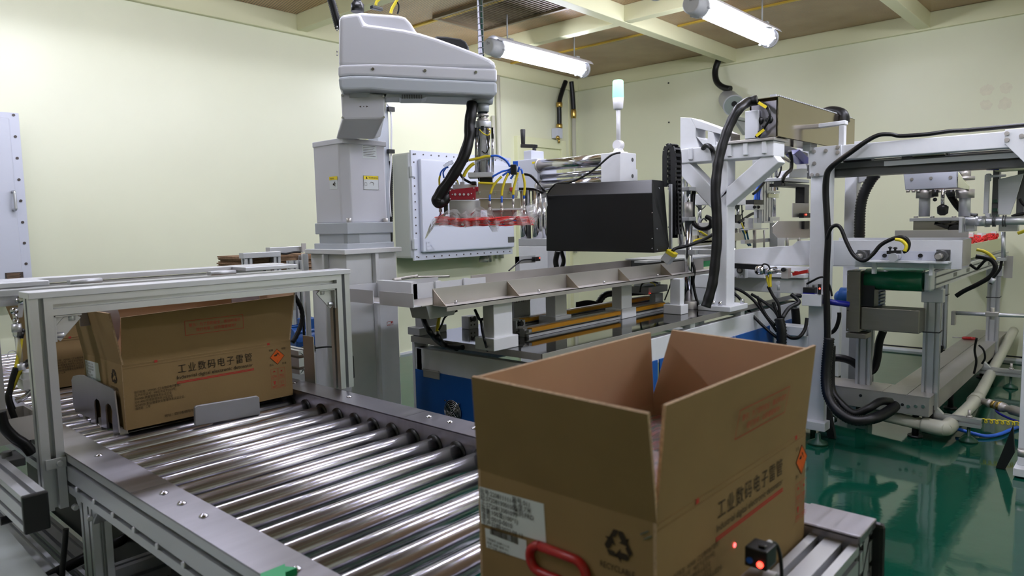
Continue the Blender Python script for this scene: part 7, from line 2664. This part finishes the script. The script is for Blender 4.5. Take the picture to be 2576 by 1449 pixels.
P('bottom_foot', MB().box((x, d.y, c.z - .01), (x + .12, ydl, c.z + .02)), M_gearm, dv, .003)
bm_ = thing('gear_motor', 'blue gear motor with grey cooling ribs behind the belt drive', 'motor', tuple(A(2190, 745, x=5.0)))
c = A(2185, 748, x=5.0)
P('motor_body', MB().cyl(c + V(0, .10, 0), c + V(0, -.05, 0), .105, 24), M_bluem, bm_, .004)
P('end_cover', MB().cyl(c + V(0, -.05, 0), c + V(0, -.075, 0), .110, 24), mat('blue_motor_cap', (24, 62, 132), .35), bm_, .004)
m = MB()
for i in range(6):
    m.box((c.x - .070, c.y - .090, c.z - .055 + i * .022), (c.x + .05, c.y - .07, c.z - .045 + i * .022))
P('cooling_rib', m, M_grey, bm_)
P('gearbox', MB().sphere(A(2118, 748, x=5.0), .05, 14, 10).cyl(A(2115, 745, x=5.0), c, .06, 16), M_bluem, bm_)
P('stand', MB().box((c.x - .05, c.y - .03, 0), (c.x + .05, c.y + .10, c.z - .09)), M_grey, bm_)
# hoses round the drive
hq = lambda px, py, x=4.75: A(px, py, x=x)
T('drive_hose', MB().tube([hq(2222, 832), hq(2212, 860), hq(2207, 900), hq(2200, 925), hq(2188, 934), hq(2165, 925), hq(2140, 908), hq(2110, 900), hq(2088, 902)], .024, 10), M_black, 'thick black hose hanging from the motor box and sweeping back to the portal post', 'hose')
T('drive_drop_hose', MB().tube([hq(2168, 835, 4.9), hq(2166, 880, 4.9), hq(2163, 955, 4.9)], .030, 10, 6, ribs=.02), M_hose, 'straight corrugated black hose below the belt drive', 'hose')
T('upper_corrugated_hose', MB().tube([A(2205, 437, x=5.1), A(2190, 455, x=5.1), A(2172, 490, x=5.1), A(2164, 530, x=5.1), A(2162, 600, x=5.1)], .036, 12, 8, ribs=.018), M_hose, 'thick corrugated black hose curving down beside the far portal post', 'hose')
T('blue_air_hose', MB().tube([A(2196, 880, x=5.2), A(2190, 905, x=5.2), A(2180, 930, x=5.2), A(2170, 960, x=5.2)], .010, 8), mat('dull_blue_hose', (22, 80, 130), .3), 'thin blue air hose behind the hanging black drive hose', 'hose')
T('small_elbow_cable', MB().tube([A(2088, 838, x=4.4), A(2098, 832, x=4.4), A(2106, 818, x=4.4), A(2111, 798, x=4.4), A(2111, 786, x=4.4)], .012, 8), M_black, 'short black cable with an elbow left of the belt drive', 'cable')
lowm = thing('portal_equipment_box', 'white equipment box on the floor seen between the portal posts', 'box', tuple(A(2100, 900, x=5.4)))
a, b = A(2085, 920, x=5.4), A(2113, 760, x=5.4)
P('box', MB().box((5.4, b.y, .12), (5.7, a.y, b.z)), M_white, lowm, .005)
P('foot', MB().cyl((5.5, (a.y + b.y) / 2, 0), (5.5, (a.y + b.y) / 2, .12), .03, 12), M_blackp, lowm)

# ================================================================== press over the belt
XQ = 4.80
pq = lambda px, py, x=XQ: A(px, py, x=x)
pr = thing('guided_press', 'grey press box on two guide columns over the belt conveyor', 'press', tuple(pq(2350, 560)))
m = MB()
a, b = pq(2277, 478), pq(2409, 424)
y0_, y1_ = b.y, a.y
zt_, zb_ = a.z + .16, a.z
m.prism([(XQ, y1_, zb_), (XQ, y0_, zb_ + .0), (XQ, y0_ + .01, zt_), (XQ, y1_ + .02, zt_)], (.26, 0, 0))
P('box', m, M_greycab, pr, .004)
m = MB()
for px, py in ((2294, 451), (2342, 448), (2391, 446)): m.cyl(pq(px, py), pq(px, py) - V(.004, 0, 0), .009, 10)
for px in (2284, 2298, 2310, 2342, 2365, 2378, 2400): m.cyl(pq(px, 478), pq(px, 484), .010, 8)
P('bolt', m, M_steel2, pr)
P('side_gusset', MB().prism([pq(2410, 432), pq(2437, 468), pq(2437, 477), pq(2410, 472)], (.02, 0, 0)), M_door, pr, .002)
m = MB()
for px in (2322, 2424):
    c, d = pq(px, 478), pq(px, 545)
    m.cyl((c.x + .05, c.y, c.z), (c.x + .05, c.y, d.z), .030, 20)
P('guide_column', m, M_aluw, pr)
m = MB()
for px in (2322, 2424):
    c, d = pq(px, 476), pq(px, 498)
    m.cyl((c.x + .05, c.y, c.z), (c.x + .05, c.y, d.z), .047, 20)
P('guide_bush', m, M_steel2, pr)
c, d = pq(2424, 428), pq(2424, 444)
P('top_nut', MB().cyl((XQ + .05, c.y, d.z), (XQ + .05, c.y, c.z), .03, 16).cyl((XQ + .05, c.y, d.z - .02), (XQ + .05, c.y, d.z), .05, 16), M_steel2, pr)
c, d = pq(2372, 476), pq(2371, 526)
m = MB().cyl(c, d, .010, 10)
P('piston_rod', m, M_chrome, pr)
m = MB().lathe(pq(2371, 542), (0, 0, 1), [(0, .012), (.012, .028), (.05, .030), (.062, .016)], 14).cyl(pq(2352, 478), pq(2352, 495), .018, 10).sphere(pq(2352, 502), .012, 8, 6).cyl(pq(2392, 478), pq(2392, 494), .022, 10)
P('damper', m, M_blackp, pr)
zpl = pq(2350, 548).z
P('press_plate', MB().box((XQ - .04, pq(2452, 550).y, pq(2350, 556).z), (XQ + .26, pq(2292, 550).y, zpl)), M_aluw, pr, .002)
P('lower_block', MB().box((XQ - .02, pq(2418, 570).y, pq(2350, 578).z), (XQ + .2, pq(2299, 570).y, pq(2350, 556).z)), M_gearm, pr, .002)
m = MB()
for px in (2304, 2345, 2400, 2443): m.cyl(pq(px, 548), pq(px, 544), .012, 8)
P('screw', m, M_steel2, pr)
P('hopper_sheet', MB().box((XQ - .10, pq(2445, 590).y, pq(2350, 604).z), (XQ - .095, pq(2262, 590).y, pq(2350, 578).z)), M_steel2, pr)
m = MB().bar(pq(2352, 561, XQ - .05), pq(2388, 574, XQ - .05), .02, .018).bar(pq(2386, 572, XQ - .05), pq(2420, 572, XQ - .05), .02, .035).bar(pq(2352, 561, XQ - .05), pq(2392, 559, XQ - .05), .02, .012).bar(pq(2388, 568, XQ - .05), pq(2412, 558, XQ - .05), .02, .012)
P('black_gripper', m, M_blackp, pr)
T('press_hose', MB().tube([pq(2386, 482, XQ + .1), pq(2396, 500, XQ + .1), pq(2412, 522, XQ + .1), pq(2436, 542, XQ + .1), pq(2458, 546, XQ + .1)], .020, 10), M_black, 'black wrapped hose slanting down behind the grey press box', 'hose')

# vertical slide with the chrome bar at the right edge
XV = 4.55
vq = lambda px, py, x=XV: A(px, py, x=x)
vs_ = thing('vertical_slide', 'white vertical slide unit on the linear module at the right edge', 'slide unit', tuple(vq(2530, 560)))
m = MB()
pts = [(2511, 451), (2575, 436), (2556, 500), (2541, 540), (2511, 540)]
P('front_plate', MB().prism([vq(*p) for p in pts], (.012, 0, 0)), M_white, vs_, .002)
P('top_bar', MB().box((XV - .04, vq(2590, 420).y, vq(2540, 430).z), (XV + .06, vq(2505, 420).y, vq(2540, 415).z)), M_door, vs_, .003)
P('top_plate', MB().box((XV + .0, vq(2590, 410).y, vq(2540, 415).z), (XV + .10, vq(2510, 410).y, vq(2540, 405).z)), M_aluw, vs_, .002)
m = MB().box((XV - .02, vq(2489, 500).y, vq(2489, 538).z), (XV, vq(2493, 500).y + .03, vq(2489, 440).z))
m.box((XV - .03, vq(2494, 450).y, vq(2490, 456).z), (XV, vq(2482, 450).y, vq(2490, 437).z)).box((XV - .03, vq(2532, 450).y, vq(2510, 446).z), (XV - .01, vq(2493, 450).y, vq(2510, 440).z))
m.box((XV - .03, vq(2492, 560).y, vq(2485, 571).z), (XV, vq(2479, 560).y, vq(2485, 537).z))
P('slide_rail', m, M_aluw, vs_, .003)
P('guide_profile', MB().box((XV + .02, vq(2510, 500).y, vq(2500, 555).z), (XV + .08, vq(2494, 500).y, vq(2500, 425).z)).box((XV + .02, vq(2575, 500).y, vq(2500, 555).z), (XV + .08, vq(2556, 500).y, vq(2500, 425).z)), M_dark, vs_)
m = MB()
for py in (505, 527, 543): m.box((XV + .0, vq(2509, py).y, vq(2500, py + 5).z), (XV + .03, vq(2497, py).y, vq(2500, py - 3).z))
P('green_block', m, M_pad, vs_)
a = vq(2430, 557, XV - .06); b = vq(2600, 557, XV - .06)
zr = vq(2500, 556, XV - .06).z
P('polished_bar', MB().cyl((a.x, a.y, zr), (b.x, b.y, zr), .022, 20).cyl((a.x, vq(2455, 557, XV - .06).y, zr), (a.x, vq(2480, 557, XV - .06).y, zr), .027, 20), M_alu, vs_)
P('bar_holder', MB().box((XV - .10, vq(2430, 560).y, vq(2425, 585).z), (XV - .02, vq(2421, 560).y, vq(2425, 547).z)).box((XV - .04, vq(2455, 570).y, vq(2440, 582).z), (XV + .04, vq(2430, 570).y, vq(2440, 562).z)), M_aluw, vs_, .004)
m = MB()
for px in (2500, 2505, 2525, 2531): m.lathe((XV - .06, vq(px, 557, XV - .06).y, zr), (0, 1, 0), [(0, .022), (0, .031), (.005, .031), (.005, .022)], 14)
P('clamp_ring', m, M_dark, vs_)
P('blue_plug', MB().cyl(vq(2500, 410, XV - .03), vq(2498, 428, XV - .03), .03, 12), M_blued, vs_)
m = MB().box((XV - .0, vq(2560, 580).y, vq(2530, 582).z), (XV + .06, vq(2512, 580).y, vq(2530, 566).z)).cyl(vq(2524, 583), vq(2524, 648), .010, 12)
m.box((XV - .02, vq(2530, 650).y, vq(2520, 656).z), (XV + .05, vq(2508, 650).y, vq(2520, 648).z))
P('sensor_rod', m, M_alu, vs_)
P('hanging_plate', MB().box((XV + .04, vq(2545, 670).y, vq(2530, 701).z), (XV + .045, vq(2522, 670).y, vq(2530, 645).z)), M_steel2, vs_)
P('cable', MB().tube([vq(2520, 656), vq(2516, 675), vq(2506, 690), vq(2496, 702), vq(2492, 715)], .007, 8), M_black, vs_)
P('plug', MB().cyl(vq(2500, 700), vq(2493, 712), .012, 10), M_aluw, vs_)
P('side_cable', MB().tube([vq(2590, 525, XV - .02), vq(2572, 512, XV - .02), vq(2565, 500, XV - .02)], .007, 8).tube([vq(2545, 545, XV - .02), vq(2560, 540, XV - .02), vq(2590, 535, XV - .02)], .008, 8), M_black, vs_)
T('loop_hose', MB().tube([A(2455, 645, x=4.75), A(2475, 648, x=4.75), A(2495, 655, x=4.75), A(2504, 672, x=4.75), A(2492, 695, x=4.75), A(2460, 715, x=4.75), A(2425, 732, x=4.75), A(2405, 745, x=4.75)], .013, 10), M_black, 'black hose looping from the belt side plate down to the near belt conveyor leg', 'hose')
T('loop_cable', MB().tube([A(2440, 665, x=4.8), A(2456, 676, x=4.8), A(2466, 668, x=4.8), A(2480, 654, x=4.8), A(2496, 654, x=4.8)], .008, 8), M_black, 'thin black cable curled by the end of the white guide channel', 'cable')
T('yellow_belt_hose', MB().tube([A(2457, 628, x=4.8), A(2475, 632, x=4.8), A(2492, 642, x=4.8), A(2503, 655, x=4.8)], .009, 8), M_yel, 'yellow hose at the end of the white guide channel beside the red leads', 'hose')
T('yellow_edge_hose', MB().tube([A(2560, 587, x=4.7), A(2572, 583, x=4.7), A(2590, 575, x=4.7)], .009, 8), M_yel, 'yellow hose end at the right edge under the chrome bar', 'hose')

# ================================================================== floor duct, pipe and hoses
XF = 4.52
fq = lambda px, py, x=XF: A(px, py, x=x)
zd1, zd0 = fq(2336, 1000).z, fq(2336, 1050).z
ydn = fq(2338, 1020).y
fdct = thing('floor_duct', 'L-shaped steel cable duct on the floor under the belt conveyor', 'duct', (5.5, 1.1, .13))
wd = .235
P('cross_duct', MB().box((XF, ydn, zd0), (XF + wd, 1.75, zd1 - .004)), M_steel2, fdct, .003)
P('long_duct', MB().box((XF + wd, ydn, zd0), (7.46, ydn + wd * .98, zd1 - .004)), M_steel2, fdct, .003)
m = MB().box((XF - .003, ydn + .25, zd1 - .004), (XF + wd, 1.75, zd1))
m.box((XF - .003, ydn - .003, zd1 - .004), (7.46, ydn + .114, zd1)).box((XF + wd, ydn + .118, zd1 - .004), (7.46, ydn + wd, zd1)).box((XF - .003, ydn + .118, zd1 - .004), (XF + wd - .004, ydn + .248, zd1))
P('lid', m, M_steel2, fdct)
m = MB()
for px in (2285, 2304, 2322):
    c = fq(px, 1022)
    m.cyl(c, c - V(.006, 0, 0), .010, 12)
P('bolt', m, M_chrome, fdct)
m = MB()
for (px, py) in ((2165, 995), (2270, 1018)):
    c = fq(px, py)
    m.cyl(c + V(.001, 0, 0), c - V(.002, 0, 0), .009, 12)
P('hole', m, M_blackp, fdct)
for x, y in ((XF + .06, 1.55), (5.4, ydn + .05), (6.6, ydn + .05), (XF + .06, ydn + .08)):
    P('foot', MB().cyl((x, y, 0), (x, y, zd0), .018, 12).cyl((x, y, 0), (x, y, .012), .04, 12), M_blackp, fdct)
c0_, c1_ = A(2396, 847, z=zd1 + .008), A(2452, 851, z=zd1 + .012)
sd_ = thing('screwdriver', 'screwdriver with a red handle lying on the floor duct', 'screwdriver', tuple(c1_))
P('blade', MB().cyl(A(2396, 848, z=zd1 + .012), A(2424, 850, z=zd1 + .013), .0045, 8), M_steel2, sd_)
hd0, hd1 = A(2420, 850, z=zd1 + .0142), A(2452, 852, z=zd1 + .0142)
P('handle', MB().lathe(hd0, hd1 - hd0, [(0, .008), (.012, .013), (.06, .014), (.10, .012), ((hd1 - hd0).length, .013)], 14), M_redp, sd_)
T('duct_scrap', MB().box(A(2355, 894, z=zd1), A(2364, 889, z=zd1) + V(0, 0, .012)), mat('tan_scrap', (184, 160, 120), .6), 'small tan scrap lying on the floor duct lid', 'scrap')
# PVC pipe
zp_ = .085
rp_ = .036
e = A(2378, 1080, z=zp_)
s0 = A(2200, 1040, z=zp_)
t_end = A(2550, 832, x=7.40)
pv_ = thing('pvc_pipe', 'grey plastic pipe with an elbow and a tee lying before the floor duct', 'pipe', tuple(e - V(0, 0, rp_)))
d1 = (s0 - e).normalized()
far = V(7.42, e.y + .04, .42)
k1 = A(2455, 1005, z=zp_ + .02)
P('cross_pipe', MB().cyl(e, e + d1 * .75, rp_, 20), M_pvc, pv_)
d2 = (k1 - e).normalized()
P('long_pipe', MB().tube([e, k1, A(2500, 925, z=.10), t_end], rp_, 16, 6), M_pvc, pv_)
P('elbow', MB().tube([e + d1 * .12, e + d1 * .04, e + (d1 + d2) * .012, e + d2 * .04, e + d2 * .12], rp_ * 1.22, 18, 6), M_pvc, pv_)
P('tee', MB().cyl(k1 - d2 * .05, k1 + d2 * .05, rp_ * 1.2, 18), M_pvc, pv_)
va = A(2475, 1015, z=zp_ + .02)
vd = (A(2560, 1040, z=zp_ + .02) - va).normalized()
vv = P('valve_body', MB().lathe(k1, vd, [(0, .022), (.09, .022), (.09, .028), (.12, .028), (.12, .02), (.16, .02), (.16, .03), (.21, .03), (.21, .022), (.26, .022), (.26, .03), (.40, .028)], 14), M_steel2, pv_)
P('brass_joint', MB().lathe(k1 + vd * .13, vd, [(0, .026), (.02, .026)], 8).lathe(k1 + vd * .175, vd, [(0, .033), (.018, .033)], 8), M_brass, vv)
P('valve_lever', MB().tube([k1 + vd * .15 + V(0, 0, -.02), k1 + vd * .15 + V(-.06, -.02, -.03), k1 + vd * .24 + V(-.06, -.02, -.045), k1 + vd * .38 + V(-.05, -.02, -.05)], .007, 8), M_blued, vv)
T('blue_floor_hose', MB().tube([A(2405, 1078, z=.03), A(2440, 1088, z=.02), A(2480, 1097, z=.012), A(2515, 1092, z=.012), A(2545, 1080, z=.012), A(2600, 1060, z=.012)], .010, 10), M_bluet, 'bright blue air hose lying on the green floor at the right', 'hose')
m = MB()
a, b = A(2470, 1058, z=.12), A(2590, 1068, z=.12)
d = b - a
m.tube([a + d * (i / 60) + V(0, .012 * cos(i * .9), .012 * sin(i * .9)) for i in range(61)], .0035, 6, 1)
T('yellow_spiral_hose', m, M_yel, 'thin yellow spiral cable above the blue hose at the right', 'hose')
m = MB()
m.tube([A(2457, 850, x=5.2), A(2452, 880, x=5.2), A(2456, 910, x=5.2), A(2450, 940, x=5.2)], .007, 8).tube([A(2462, 868, x=5.2), A(2474, 880, x=5.2), A(2478, 900, x=5.2), A(2470, 915, x=5.2)], .006, 8)
T('tied_cables', m, M_black, 'black tied cable hanging at the belt conveyor leg behind the floor duct', 'cable')
# dark slanted foot braces of the rear portal
for (pts, l, dx) in (((( 2062, 1020), (2086, 1020), (2100, 1110), (2082, 1112)), 'black slanted foot bracket behind the near portal post', 0), (((2548, 1070), (2552, 1140), (2528, 1188), (2504, 1186)), 'black slanted foot bracket of the portal at the right edge', 0)):
    q = [A(*p, x=XG + (.04 if dx == 0 else .0)) for p in pts]
    lowest = min(p.z for p in q)
    if lowest < .004:
        for p in q: p.z = max(p.z, .004)
    T('foot_bracket', MB().prism(q, (.03, 0, 0)), M_blackp, l, 'bracket')
P('foot_bolt', MB().cyl(A(2572, 1148, x=XG - .06), A(2572, 1130, x=XG - .06), .02, 12), M_steel2, rpf)
# ------------------------------------------------------------------ tidy
for o in bpy.data.objects:
    if '_o' in o: del o['_o']
